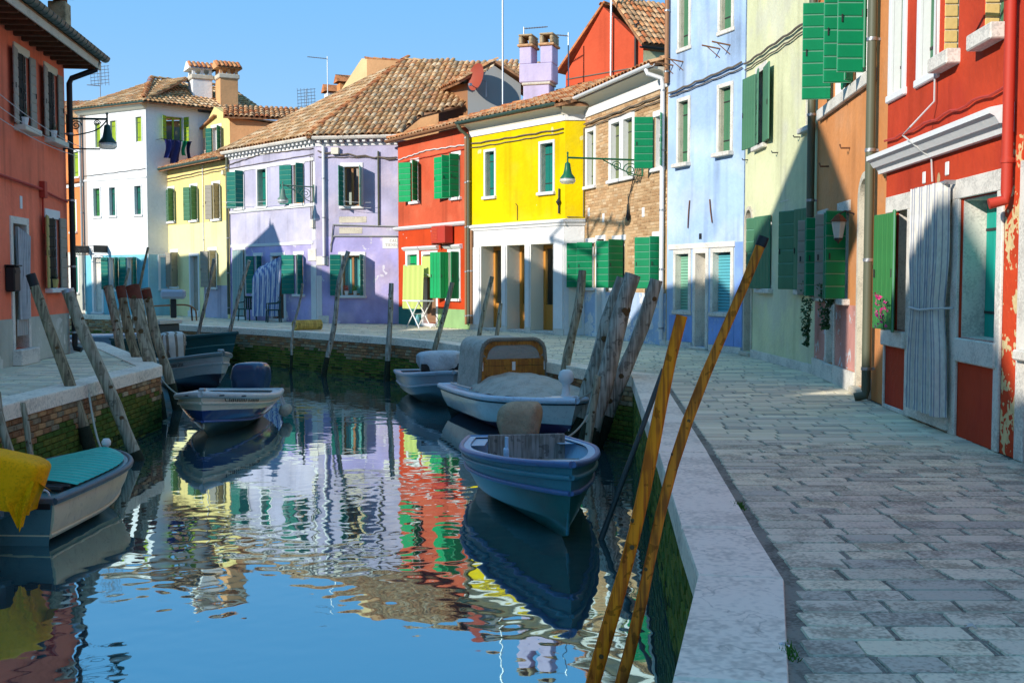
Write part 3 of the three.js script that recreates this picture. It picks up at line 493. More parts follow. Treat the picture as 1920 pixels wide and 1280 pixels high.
{ // ---- near red house on the right ----
  const A = [4.26, -12.68], B = [3.87, -4], H = new House('red_house', 'vermilion house on the right with white shop lintel and striped door curtain', A), F = H.face(A, B, 8.2, W.red, 0.5);
  win(F, 0.14, 0.57, 3.52, 5.1, { fill: 'shut', fm: S.faded, rec: 0.1, sp: 0.04 }); win(F, 1.14, 1.6, 3.52, 5.1, { fill: 'shut', fm: S.faded, rec: 0.1, sp: 0.04 });
  for (const [a, b] of [[1.8, 2.22], [2.84, 3.28]]) { const g = win(F, a, b, 3.6, 5.1, { fill: 'shut', fm: S.faded, rec: 0.15, sur: 'none', sp: 0.13, sh: 0.14, sw: 0.03, sm: M.stone }); const bl = mat([0.62, 0.42, 0.16], 0.85, { bumpMap: roughBump, bumpScale: 0.01 }); for (let k = 0; k < 12; k++) { const p = part(g, 'jamb_brick', unitBox(0.014, 0.112, 0.125, 0.006), bl); p.position.set(-(b - a) / 2 + 0.02, 0.08 + k * 0.122, -0.066); } }
  cornice(F, [[0.001, 2.66], [0.06, 2.66], [0.07, 2.7], [0.1, 2.73], [0.12, 2.73], [0.16, 2.79], [0.2, 2.81], [0.2, 2.86], [0.001, 2.9]], -0.12, 3.56, M.white);
  F.box('lintel', M.stone, 0.08, 3.42, 2.2, 2.38, 0.001, 0.03);
  // shop window with the green shutters thrown open
  win(F, 0.45, 0.86, 0.9, 2.2, { sur: 'none', sill: false, rec: 0.3, sm: M.stone }); F.box('shop_sill', M.stone, 0.1, 0.92, 0.72, 0.9, 0.001, 0.07, 0.012);
  leaf(F, 'L', 0.45, 0.9, 0.5, 1.29, 173, S.grassy, { planks: 1 }); leaf(F, 'L', 0.47, 0.89, 0.38, 1.31, 16, S.grassy, { planks: 1 });
  F.box('stone_post', M.stone, 0.06, 0.1, 0.002, 0.72, 0.001, 0.025); F.box('stone_post', M.stone, 0.87, 1.05, 0.002, 2.2, 0.001, 0.03);
  // doorway behind the curtain
  F.hole(1.05, 2.22, 0.02, 2.2); const dg = F.grp('door', 1.63, 0.02, 0); part(dg, 'surround', new MB().box(-0.584, -0.57, 0, 2.18, -0.44, -0.003).box(0.57, 0.584, 0, 2.18, -0.44, -0.003).box(-0.57, 0.57, 2.165, 2.18, -0.44, -0.003), M.stone); part(dg, 'door_leaf', new MB().box(-0.57, 0.57, 0.12, 2.165, -0.46, -0.42), S.deep); part(dg, 'threshold', new MB().box(-0.6, 0.62, 0, 0.14, -0.41, 0.06, 0.015), M.stone);
  F.box('stone_post', M.stone, 2.22, 2.4, 0.002, 2.2, 0.001, 0.03);
  win(F, 2.42, 3.28, 0.92, 2.19, { sur: 'none', sill: false, fill: 'shut', fm: S.tealL, rec: 0.23, sm: M.stone }); F.box('shop_sill', M.stone, 2.41, 3.36, 0.7, 0.92, 0.001, 0.05, 0.012);
  F.box('stone_post', M.stone, 3.3, 3.42, 0.002, 2.2, 0.001, 0.028); F.coat('peeling_coat', 3.43, 3.76, 0.003, 2.62, W.redPeel, 0.006);
  F.box('stone_post', M.stone, 3.77, 3.95, 0.002, 2.4, 0.001, 0.03); win(F, 3.97, 4.9, 0.9, 2.3, { sur: 'none', fill: 'shut', fm: S.tealL, sm: M.stone }); F.box('plinth', M.stone, 0.1, 0.86, 0.002, 0.05, 0.001, 0.02);
  F.box('house_number', M.white, 1.29, 1.38, 2.43, 2.55, 0.001, 0.012); F.box('house_number', M.white, 1.96, 2.06, 2.45, 2.58, 0.001, 0.012);
  drain(F, 3.62, 2.05, 8, M.red, { r: 0.045, cm: M.red, foot: 1 }); F.add('cable', new MB().tube([[1.66, 8, 0.03], [1.68, 4.2, 0.035], [1.7, 3.2, 0.04], [1.7, 2.95, 0.27], [1.5, 2.9, 0.28], [1.62, 2.65, 0.03], [1.66, 2.42, 0.03]], 0.009, 5), M.wire);
  cableRun(F, [[0.02, 3.02], [3.5, 3.05]], 0.013, M.red);
  const [a2, b2] = H.back([A, B], 6, 8.2, W.plain); flatRoof(H, [A, B, b2, a2], 8.25); H.finish();
  // curtain, rod
  const c = thing('door_curtain', 'long pleated pale striped curtain hung before the near red house doorway', 'curtain', F.world(1.88, 0, 0), F.phi);
  const cloth = mat([0.6, 0.57, 0.5], 0.9, { side: THREE.DoubleSide }); { const t = tex(256, (u, v) => { const s = Math.abs(((u * 16) % 1) - 0.5); const f = fbm(u, v, 60, 2); return mul(s < 0.1 ? [0.28, 0.3, 0.36] : [0.66, 0.63, 0.56], 0.85 + 0.3 * f); }); t.repeat.set(1 / 0.8, 1 / 2.3); cloth.map = t; cloth.color.setRGB(1, 1, 1); }
  part(c, 'cloth', new MB().grid((s, t) => { const v = lerp(0.16, 2.36, t), pin = 1 - 0.18 * Math.exp(-(((v - 1.18) / 0.3) ** 2)), lo = 1 + 0.12 * (1 - t); return [lerp(-0.4, 0.4, s) * pin * lo, v, 0.13 + 0.05 * Math.sin(s * 68 + Math.sin(t * 5) * 0.8) + 0.02 * Math.sin(s * 23)]; }, 110, 24), cloth, 1);
  part(c, 'tie_cord', new MB().tube([[-0.36, 1.18, 0.19], [0, 1.16, 0.2], [0.34, 1.18, 0.19], [0.48, 1.19, 0.04]], 0.012, 6), M.wire); part(c, 'rod', new MB().tube([[-0.46, 2.36, 0.13], [0.46, 2.36, 0.13]], 0.014, 8), M.steel, 0.7);
  part(c, 'rod_bracket', new MB().box(-0.44, -0.42, 2.34, 2.38, 0.03, 0.13).box(0.42, 0.44, 2.34, 2.38, 0.03, 0.13), M.steel);
  const r = thing('wooden_rod', 'thin brown rod jutting out high on the near red house', 'rod', F.world(3.3, 3.98, 0), F.phi); part(r, 'rod', new MB().tube([[0, 0, 0], [-0.1, 0, 0.62]], 0.018, 6), M.copper); part(r, 'wall_plate', new MB().box(-0.03, 0.03, -0.03, 0.03, 0.001, 0.02), M.iron);
  const fl = thing('flower_spray', 'pink flowers peeping between the green shop shutters', 'flower', F.world(0.5, 0.9, 0.12), F.phi); const pk = mat([0.75, 0.05, 0.25], 0.6), lf = mat([0.03, 0.12, 0.03], 0.7); const pm = new MB(); for (let i = 0; i < 60; i++) { const x = rr(-0.1, 0.04), y = rr(0.02, 0.4), z = rr(0, 0.12), s = rr(0.02, 0.04); pm.tri([x, y, z], [x + s, y + rr(-s, s), z + rr(-s, s)], [x + rr(-s, s), y + s, z + rr(-s, s)]); } part(fl, 'petals', pm, pk); part(fl, 'stem', new MB().tube([[0, 0, 0.02], [-0.03, 0.2, 0.04], [-0.04, 0.4, 0.06]], 0.006, 5), lf);
}
{ // ---- orange house ----
  const A = [4.68, -17.11], B = [4.31, -12.72], H = new House('orange_house', 'orange house with large green shutters and a peeling pink base', A), F = H.face(A, B, 7.6, W.orange);
  win(F, 1.2, 1.9, 4.02, 5.4, { sur: 'none', sill: false }); win(F, 2.52, 3.2, 4.02, 5.4, { sur: 'none', sill: false });
  F.box('sill_band', M.stone, 0.25, 3.72, 3.84, 4.0, 0.001, 0.07, 0.01);
  leaf(F, 'L', 1.17, 4.02, 0.4, 1.36, 92, S.green); leaf(F, 'R', 1.93, 4.02, 0.4, 1.36, 176, S.green); leaf(F, 'L', 2.49, 4.02, 0.36, 1.36, 88, S.green); leaf(F, 'L', 2.55, 4.02, 0.2, 1.36, 40, S.green); leaf(F, 'R', 3.22, 4.02, 0.34, 1.36, 96, S.green); leaf(F, 'R', 3.26, 4.02, 0.3, 1.36, 165, S.green, { planks: 1 });
  win(F, 0.3, 0.82, 1.22, 2.36, { sur: 'head', sw: 0.1, sm: M.stone }); win(F, 1.75, 2.3, 1.2, 2.38, { sur: 'head', sw: 0.1, sm: M.stone });
  leaf(F, 'L', 0.28, 1.22, 0.3, 1.14, 125, S.grey, { rows: 7 }); leaf(F, 'L', 0.36, 1.22, 0.24, 1.14, 60, S.green); leaf(F, 'R', 0.84, 1.22, 0.28, 1.14, 105, S.green); leaf(F, 'L', 1.73, 1.2, 0.3, 1.17, 120, S.grey, { rows: 7 }); leaf(F, 'L', 1.8, 1.2, 0.26, 1.17, 55, S.green); leaf(F, 'R', 2.32, 1.2, 0.3, 1.17, 110, S.green);  // grey left leaves hold the sunlit white of green shutters in their colour
  door(F, 0.98, 1.5, 2.25, M.white, { v0: 0.25, rec: 0.1, sm: M.stone, sw: 0.07, step: 0.06 }); door(F, 2.98, 3.52, 2.72, M.cream, { arch: 1, rec: 0.26, sm: M.jamb, sw: 0.08, v0: 0.1 });
  F.coat('painted_dado', 0.01, 2.9, 0.27, 1.12, W.mauve, 0.005); F.coat('plinth', 0.01, 2.9, 0.002, 0.26, M.stone, 0.045); F.coat('plinth', 3.64, 3.7, 0.002, 0.26, M.stone, 0.045);
  drain(F, 0.02, 2.3, 7.5, M.pipe, { r: 0.06, n: 0.1 }); drain(F, 3.86, 0.02, 7.5, M.pipe, { r: 0.055, n: 0.1, foot: 1 });
  F.add('cable', new MB().tube(spline([[0, 5.3, 0.06], [0.5, 5.55, 0.1], [1.2, 6.1, 0.05], [2, 6.9, 0.05]], 30), 0.02, 5), M.copper); for (const [u, v] of [[0.9, 3.1], [2.3, 3.2]]) F.add('iron_hook', new MB().tube([[u, v, 0], [u, v, 0.12], [u - 0.02, v + 0.05, 0.13]], 0.012, 5), M.rust);
  const [a2, b2] = H.back([A, B], 5.5, 7.6, W.plain); flatRoof(H, [A, B, b2, a2], 7.65); H.finish();
  const l = thing('wall_lantern', 'small black lantern on the orange house', 'lantern', F.world(2.62, 1.95, 0), F.phi); part(l, 'bracket', new MB().tube([[0, 0.36, 0], [0, 0.4, 0.12], [0, 0.36, 0.2]], 0.012, 6), M.iron, 0.7); part(l, 'cap', new MB().lathe([[0.001, 0.37], [0.05, 0.34], [0.11, 0.27], [0.11, 0.26]], 6, [0, 0, 0.2]), M.rust); part(l, 'glass', new MB().lathe([[0.095, 0.26], [0.055, 0.04]], 6, [0, 0, 0.2]), M.lampGlass); part(l, 'finial', new MB().lathe([[0.058, 0.05], [0.06, 0.03], [0.02, 0], [0.001, -0.03]], 6, [0, 0, 0.2]), M.iron);
  for (const [u, v, lab, dr] of [[0.34, 1.2, 'ivy trailing long from the far sill of the orange house', 0.75], [1.82, 1.18, 'bushy ivy on the sill beside the lantern of the orange house', 0.4]]) {
    const p = thing('hanging_ivy', lab, 'plant', F.world(u, v, 0.1), F.phi, 'ivy on the orange house sills'); part(p, 'pot', new MB().lathe([[0.001, 0], [0.06, 0], [0.085, 0.13], [0.075, 0.13], [0.06, 0.1], [0.001, 0.1]], 10), mat([0.35, 0.14, 0.07], 0.9)); const lv = new MB(); for (let i = 0; i < 420; i++) { const t = Math.pow(rnd(), 0.8), a = rr(0, 6.28), r = rr(0, 1) * (0.2 - 0.12 * t) * (dr > 0.6 ? 1 : 1.1), y = 0.25 - t * (dr + 0.25), x = Math.cos(a) * r - 0.03 + 0.05 * Math.sin(t * 6), z = Math.abs(Math.sin(a) * r) + 0.05 * t, s = rr(0.02, 0.04), b = rr(0, 6.28); const c = Math.cos(b) * s, e = Math.sin(b) * s; lv.quad([x, y, z], [x + c, y + e, z + rr(-s, s)], [x + c - e, y + e + c * 0.6, z + rr(-s, s)], [x - e, y + c, z + rr(-s, s)]); } part(p, 'leaves', lv, mat([0.025, 0.085, 0.02], 0.6));
  }
}
{ // ---- pale yellow house ----
  const A = [4.52, -21.61], B = [4.68, -17.11], H = new House('pale_yellow_house', 'pale lemon house between the light blue and the orange houses', A), F = H.face(A, B, 8.4, W.pale);
  win(F, 0.86, 1.46, 3.92, 5.26, { sur: 'head', sm: M.stone }); leaf(F, 'L', 0.86, 3.92, 0.6, 1.34, 172, S.faded, { planks: 1 }); leaf(F, 'L', 0.88, 3.92, 0.55, 1.34, 12, S.faded, { n: 0.02, rows: 7 }); leaf(F, 'R', 1.46, 3.92, 0.6, 1.34, 174, S.faded, { planks: 1 });
  win(F, 3.82, 4.34, 3.86, 5.26, { sur: 'head', sm: M.stone, fill: 'shut', fm: S.faded, rec: 0.08 });
  win(F, 1.24, 1.96, 1.3, 2.6, { sur: 'none', sm: M.stone }); leaf(F, 'L', 1.24, 1.3, 0.46, 1.3, 166, S.faded, { rows: 6 }); leaf(F, 'R', 1.96, 1.3, 0.7, 1.3, 8, S.faded, { planks: 1, n: 0.03 });
  win(F, 3.72, 4.36, 1.3, 2.58, { sur: 'none', sm: M.stone }); leaf(F, 'L', 3.72, 1.3, 0.52, 1.28, 160, S.faded, { rows: 6 }); leaf(F, 'R', 4.36, 1.3, 0.62, 1.28, 8, S.faded, { planks: 1, n: 0.03 });
  door(F, 0.1, 0.62, 2.8, S.grey, { arch: 1, rec: 0.22, sm: M.jamb, sw: 0.06, v0: 0.08 });
  F.coat('plinth', 0.7, 4.49, 0.002, 0.14, M.stone, 0.045); cableRun(F, [[0.02, 5.6], [4.4, 5.5]], 0.022, M.cable, 0.05, 0.025); cableRun(F, [[0.02, 5.48], [4.4, 5.38]], 0.014);
  for (const [u, v] of [[0.2, 3.75], [3.6, 3.75], [2.3, 3.65]]) F.add('iron_hook', new MB().tube([[u, v, 0], [u, v, 0.1], [u - 0.05, v + 0.03, 0.1]], 0.011, 5), M.iron); F.add('drain_slot', new MB().box(2.5, 3.0, 2.78, 2.8, 0.001, 0.006), M.cream);
  const [a2, b2] = H.back([A, B], 5.2, 8.4, W.plain); flatRoof(H, [A, B, b2, a2], 8.45); H.finish();
}
{ // ---- light blue house ----
  const A = [3.41, -24.42], B = [4.51, -21.68], H = new House('light_blue_house', 'tall narrow light blue house with blinds at street level', A), F = H.face(A, B, 9, W.blue);
  for (const [a, b, c, d] of [[0.46, 0.86, 6.38, 7.8], [2.05, 2.48, 6.42, 7.8], [0.46, 0.87, 3.94, 5.26], [2.05, 2.49, 4.0, 5.3]]) win(F, a, b, c, d, { fill: 'shut', fm: S.faded, rec: 0.11, sw: 0.07, sm: M.stone, jm: M.jamb, sp: c < 5 ? 0.14 : 0.04 });
  const g = (a, b, fm) => win(F, a, b, 0.8, 2.02, { fill: 'blind', fm, rec: 0.12, sw: 0.08, sm: M.stone, sp: 0.04 });
  g(0.38, 0.94, mat([0.2, 0.42, 0.28], 0.5)); g(1.88, 2.55, mat([0.1, 0.38, 0.42], 0.5)); door(F, 1.2, 1.62, 2.02, M.cream, { rec: 0.24, sm: M.stone, v0: 0.06, sw: 0.09 });
  F.box('stone_lintel', M.stone, 0.1, 2.68, 2.11, 2.22, 0.001, 0.03); F.coat('blue_panel', 0.12, 1.08, 0.14, 0.69, W.bluePanel, 0.012); F.coat('blue_panel', 1.74, 2.66, 0.14, 0.69, W.bluePanel, 0.012); F.coat('plinth', 0.01, 1.06, 0.002, 0.13, M.stone, 0.03); F.coat('plinth', 1.76, 2.94, 0.002, 0.13, M.stone, 0.03); F.coat('blue_strip', 2.68, 2.94, 0.14, 2.2, W.bluePanel, 0.008);
  for (const [u, v, l, t] of [[0.93, 2.55, 0.58, 0.03], [1.8, 2.62, 0.48, -0.05]]) F.add('iron_tie', new MB().tube([[u - t, v, 0.02], [u, v + l / 2, 0.03], [u + t, v + l, 0.02]], 0.014, 6), M.rust);
  F.box('house_number', M.black, 1.33, 1.43, 2.3, 2.42, 0.001, 0.012);
  for (const u of [0.2, 0.62, 2.05, 2.42]) F.add('clothes_hook', new MB().tube([[u, 6.08, 0], [u, 6.12, 0.42]], 0.018, 5).tube([[u, 5.9, 0], [u, 6.1, 0.3]], 0.01, 5), M.copper);
  cableRun(F, [[0.1, 5.5], [2.9, 5.66]], 0.022, M.cable, 0.05, 0.025); cableRun(F, [[0.1, 5.42], [2.9, 5.56]], 0.014); drain(F, 0.05, 5.6, 8.9, M.copper, { r: 0.05 });
  const [a2, b2] = H.back([A, B], 5, 9, W.blue); flatRoof(H, [A, B, b2, a2], 9.05); H.finish();
}
{ // ---- brick house ----
  const A = [1.92, -29.15], B = [3.41, -24.42], H = new House('brick_house', 'bare brick house with white window surrounds and green shutters', A), F = H.face(A, B, 5.95, W.mortar);
  const op = [];
  const w2 = (...a) => { op.push(a.slice(0, 4)); return win(F, ...a); };
  w2(0.14, 0.62, 3.88, 5.28, { fill: 'shut', fm: S.olive, rec: 0.13, sw: 0.12 }); w2(1.74, 2.3, 3.9, 5.28, { fill: 'shut', fm: S.olive, rec: 0.13, sw: 0.12 }); w2(2.5, 3.06, 3.9, 5.28, { fill: 'shut', fm: S.olive, rec: 0.13, sw: 0.12 }); w2(4.3, 4.72, 3.95, 5.1, { sur: 'head' });
  leaf(F, 'L', 4.28, 3.95, 0.42, 1.15, 110, S.green); leaf(F, 'R', 4.74, 3.95, 0.3, 1.15, 150, S.green);
  w2(0.16, 0.62, 1.26, 2.42, { sur: 'head' }); leaf(F, 'L', 0.16, 1.26, 0.5, 1.16, 112, S.green); leaf(F, 'R', 0.62, 1.26, 0.4, 1.16, 70, S.green);
  w2(1.95, 2.6, 1.26, 2.42, { sur: 'head' }); leaf(F, 'L', 1.95, 1.26, 0.5, 1.16, 150, S.green); leaf(F, 'L', 2.0, 1.26, 0.32, 1.16, 35, S.green); leaf(F, 'R', 2.6, 1.26, 0.48, 1.16, 112, S.green); leaf(F, 'R', 2.57, 1.26, 0.3, 1.16, 40, S.green);
  w2(4.3, 4.72, 1.26, 2.42, { sur: 'head' }); leaf(F, 'L', 4.3, 1.26, 0.45, 1.16, 140, S.green); leaf(F, 'R', 4.72, 1.26, 0.3, 1.16, 100, S.green);
  op.push([0.86, 1.36, 0.1, 2.5]); door(F, 0.86, 1.36, 1.95, M.white, { v0: 0.1, rec: 0.12 }); const tg = F.grp('transom', 1.11, 2.06, 0); F.hole(0.86, 1.36, 2.1, 2.48); part(tg, 'frame', new MB().box(-0.33, 0.33, 0, 0.04, -0.1, 0.05).box(-0.33, -0.25, 0.04, 0.52, -0.1, 0.03).box(0.25, 0.33, 0.04, 0.52, -0.1, 0.03).box(-0.25, 0.25, 0.42, 0.52, -0.1, 0.03), M.white); part(tg, 'grille', new MB().tube([[-0.25, 0.06, -0.05], [0.2, 0.42, -0.05]], 0.012, 5).tube([[0.25, 0.06, -0.05], [-0.2, 0.42, -0.05]], 0.012, 5).tube([[0, 0.04, -0.05], [0, 0.42, -0.05]], 0.012, 5), M.iron);
  F.coat('peeling_whitewash', 0.01, 4.92, 0.002, 1.16, W.washLow, 0.02);
  // bricks
  const bc = [[0.5, 0.3, 0.15], [0.55, 0.36, 0.19], [0.46, 0.27, 0.13], [0.58, 0.41, 0.24], [0.52, 0.33, 0.17]], bmats = bc.map((c, i) => grainy(c, { seed: 91 + i, c2: mul(c, 0.6), size: 0.6, bump: 0.008 })), st = new MB(), list = [];
  for (let r = 0; r < 62; r++) { const v = 1.18 + r * 0.072; for (let u = 0.01 - (r % 2) * 0.12; u < 4.95; ) { const w = rr(0.21, 0.25), a = Math.max(u, 0.01), b = Math.min(u + w, 4.94); u += w + 0.014; if (b - a < 0.05) continue; if (op.some(([p, q, s, t]) => b > p - 0.13 && a < q + 0.13 && v + 0.06 > s - 0.1 && v < t + 0.13)) continue; list.push([a, b, v]); } }
  list.sort((p, q) => q[0] - p[0]);
  list.forEach(([a, b, v], i) => { const k = Math.floor(rnd() * 5), n = rr(0.006, 0.012); if (i < 300) { const o = part(F.h.g, 'brick', unitBox(Math.round((b - a) * 50) / 50, 0.058, 0.03, 0.006), bmats[k]); F.set(o, (a + b) / 2, v + 0.03, n - 0.015); } else { st.color(mul(bc[k], rr(0.8, 1.1))); st.box(a, b, v, v + 0.058, -0.004, n); } });
  F.add('brickwork', st, stuffMat).userData.kind = 'stuff';
  F.box('frieze', M.white, -0.02, 4.95, 5.66, 5.88, 0.001, 0.04); const cov = []; for (let i = 0; i <= 8; i++) { const t = (i / 8) * Math.PI / 2; cov.push([0.36 - 0.32 * Math.cos(t), 5.88 + 0.16 * Math.sin(t)]); } cov.push([0.36, 6.08], [0.001, 6.08], [0.001, 5.88]); cornice(F, cov, -0.02, 4.95, M.cream, 'cove');
  F.add('gutter', new MB().sweep(gutterProf(0.07, 0.42, 6.13), -0.05, 5.0), M.pipeW); cableRun(F, [[0.03, 5.5], [4.8, 5.52]], 0.022, M.cable, 0.06, 0.025); cableRun(F, [[0.03, 5.4], [4.8, 5.42]], 0.014, M.cable, 0.05);
  drain(F, 4.86, 0.02, 5.7, M.pipeW, { r: 0.05, n: 0.09, top: [[4.7, 6.05, 0.42], [4.75, 5.95, 0.4], [4.86, 5.85, 0.12]] }); for (const [u, v] of [[0.2, 3.1], [1.2, 2.9], [3.62, 2.9]]) F.box('stone_inset', M.white, u, u + 0.14, v, v + 0.22, 0.001, 0.014);
  F.add('hanging_iron', new MB().tube(spline([[3.4, 4.3, 0.03], [3.2, 3.8, 0.05], [2.95, 3.35, 0.05], [2.93, 3.1, 0.06]], 16), 0.012, 5).lathe([[0.01, 0.3], [0.05, 0.1], [0.03, 0]], 8, [2.93, 2.85, 0.06]), M.iron);
  const [a2, b2] = H.back([A, B], 5, 5.95, W.plain); roofPlane(H, A, B, 6.12, 0.34, [[-0.3, -0.42], [4.96, -0.42], [4.96, 3.2], [-0.3, 3.2]]); roofPlane(H, b2, a2, 6.6, 0.25, [[0, -0.1], [5, -0.1], [5, 1.9], [0, 1.9]], { bare: 1 }); H.finish(); H.F = F;
  var brickF = F;
}
{ // ---- yellow house ----
  const A = [-1.22, -32.62], B = [1.39, -29.15], C = [1.915, -29.15], H = new House('yellow_house', 'bright yellow house over a white ground floor with three doorways', A), F = H.face(A, B, 5.95, W.yellow, 0.5), K = H.face(B, C, 5.95, W.yellow, 0.3);
  win(F, 0.76, 1.22, 3.84, 5.12, { fill: 'shut', fm: S.teal, rec: 0.17, sw: 0.06, jm: M.jamb }); win(F, 3.3, 3.86, 3.8, 5.1, { fill: 'shut', fm: S.teal, rec: 0.17, sw: 0.06, jm: M.jamb });
  for (const [a, b] of [[0.56, 1.56], [1.82, 2.64], [2.9, 3.88]]) { F.hole(a, b, 0.03, 2.44); const g = F.grp('doorway', (a + b) / 2, 0.03, 0), w = b - a; part(g, 'reveal', new MB().box(-w / 2 - 0.002, -w / 2 + 0.01, 0, 2.4, -0.5, 0.022).box(w / 2 - 0.01, w / 2 + 0.002, 0, 2.4, -0.5, 0.022).box(-w / 2 + 0.01, w / 2 - 0.01, 2.39, 2.41, -0.5, 0.022), M.cream); part(g, 'frame', new MB().box(-w / 2 + 0.012, -w / 2 + 0.1, 0.05, 2.385, -0.5, -0.42).box(w / 2 - 0.1, w / 2 - 0.012, 0.05, 2.385, -0.5, -0.42).box(-w / 2 + 0.1, w / 2 - 0.1, 2.28, 2.385, -0.5, -0.42).box(-w / 2 + 0.1, w / 2 - 0.1, 0.05, 0.75, -0.48, -0.44), M.orangeWood); const p = part(g, 'pane', unitBox(w - 0.21, 1.52, 0.006, 0), M.glass); p.position.set(0, 1.51, -0.46); part(g, 'room_back', new MB().box(-w / 2, w / 2, 0.05, 2.38, -0.8, -0.77), a > 2.8 ? M.white : a < 1 ? S.olive : M.room); part(g, 'threshold', new MB().box(-w / 2 + 0.01, w / 2 - 0.01, 0, 0.05, -0.5, 0.02, 0.008), M.stone); if (a > 2.8) part(g, 'shop_poster', new MB().box(-0.05, 0.3, 0.9, 1.95, -0.455, -0.45), M.white), part(g, 'poster_print', new MB().box(0.04, 0.13, 1.6, 1.8, -0.4485, -0.447).box(0.16, 0.2, 1.55, 1.75, -0.4485, -0.447), M.red); }
  F.coat('white_ground_floor', 0.01, 4.33, 0.003, 2.95, W.whitewash, 0.02); K.coat('white_ground_floor', -0.015, 0.51, 0.003, 2.95, W.whitewash, 0.02); F.coat('plinth', 0.01, 4.33, 0.002, 0.16, M.stone, 0.035);
  for (const u of [0.1, 1.6, 2.68, 3.94]) F.box('pilaster', W.whitewash, u, u + (u === 0.1 ? 0.4 : u > 3 ? 0.36 : 0.18), 0.16, 2.4, 0.021, 0.05);
  K.add('side_panel', new MB().box(0.1, 0.44, 0.2, 2.2, 0.021, 0.035, 0.006), M.cream);
  const cp = [[0.001, 2.88], [0.05, 2.88], [0.07, 2.94], [0.12, 2.97], [0.12, 3.02], [0.001, 3.06]]; cornice(F, cp, 0, 4.42, M.white); cornice(K, cp, -0.03, 0.53, M.white); F.box('frieze', M.white, 0.0, 4.36, 5.6, 5.75, 0.001, 0.035); K.box('frieze', M.white, 0, 0.53, 5.6, 5.75, 0.001, 0.035);
  const cov = []; for (let i = 0; i <= 8; i++) { const t = (i / 8) * Math.PI / 2; cov.push([0.34 - 0.3 * Math.cos(t), 5.75 + 0.17 * Math.sin(t)]); } cov.push([0.34, 5.96], [0.001, 5.96], [0.001, 5.75]); cornice(F, cov, 0, 4.34, M.cream, 'cove'); cornice(K, cov, -0.1, 0.6, M.cream, 'cove');
  F.add('gutter', new MB().sweep(gutterProf(0.075, 0.41, 6.02), -0.1, 4.5), M.gutter); drain(F, 0.05, 0.05, 5.5, M.pipe, { r: 0.05, n: 0.1, top: [[-0.05, 5.95, 0.41], [0, 5.8, 0.35], [0.05, 5.65, 0.14]] }); drain(F, 0.16, 0.05, 2.9, M.copper, { r: 0.04, n: 0.08 });
  cableRun(F, [[0.1, 5.42], [4.3, 5.4]], 0.018); cableRun(F, [[0.1, 5.3], [4.3, 5.3]], 0.012); K.add('cable', new MB().tube([[0.48, 5.4, 0.03], [0.48, 3.1, 0.03], [0.05, 3.1, 0.03]], 0.014, 5), M.cable);
  const im = new MB().tube([[4.14, 3.85, 0.04], [4.14, 3.2, 0.05]], 0.025, 6).lathe([[0.01, 0.2], [0.07, 0.1], [0.01, 0]], 8, [4.14, 3.4, 0.06]); F.add('pulley_chain', im, M.iron); F.add('iron_hook', new MB().tube([[2.3, 3.1, 0.02], [2.3, 3.5, 0.02], [2.24, 3.56, 0.03]], 0.01, 5), M.rust);
  H.back([A, B, C], 5, 5.95, W.plain); roofPlane(H, A, B, 5.98, 0.34, [[-0.1, -0.4], [4.7, -0.4], [5.4, 1], [5.4, 3.6], [0.4, 3.6]]); roofPlane(H, B, C, 5.98, 0.3, [[-0.3, -0.4], [0.7, -0.4], [0.7, 0.8], [0, 0.3]], { single: 40 }); H.finish();
}
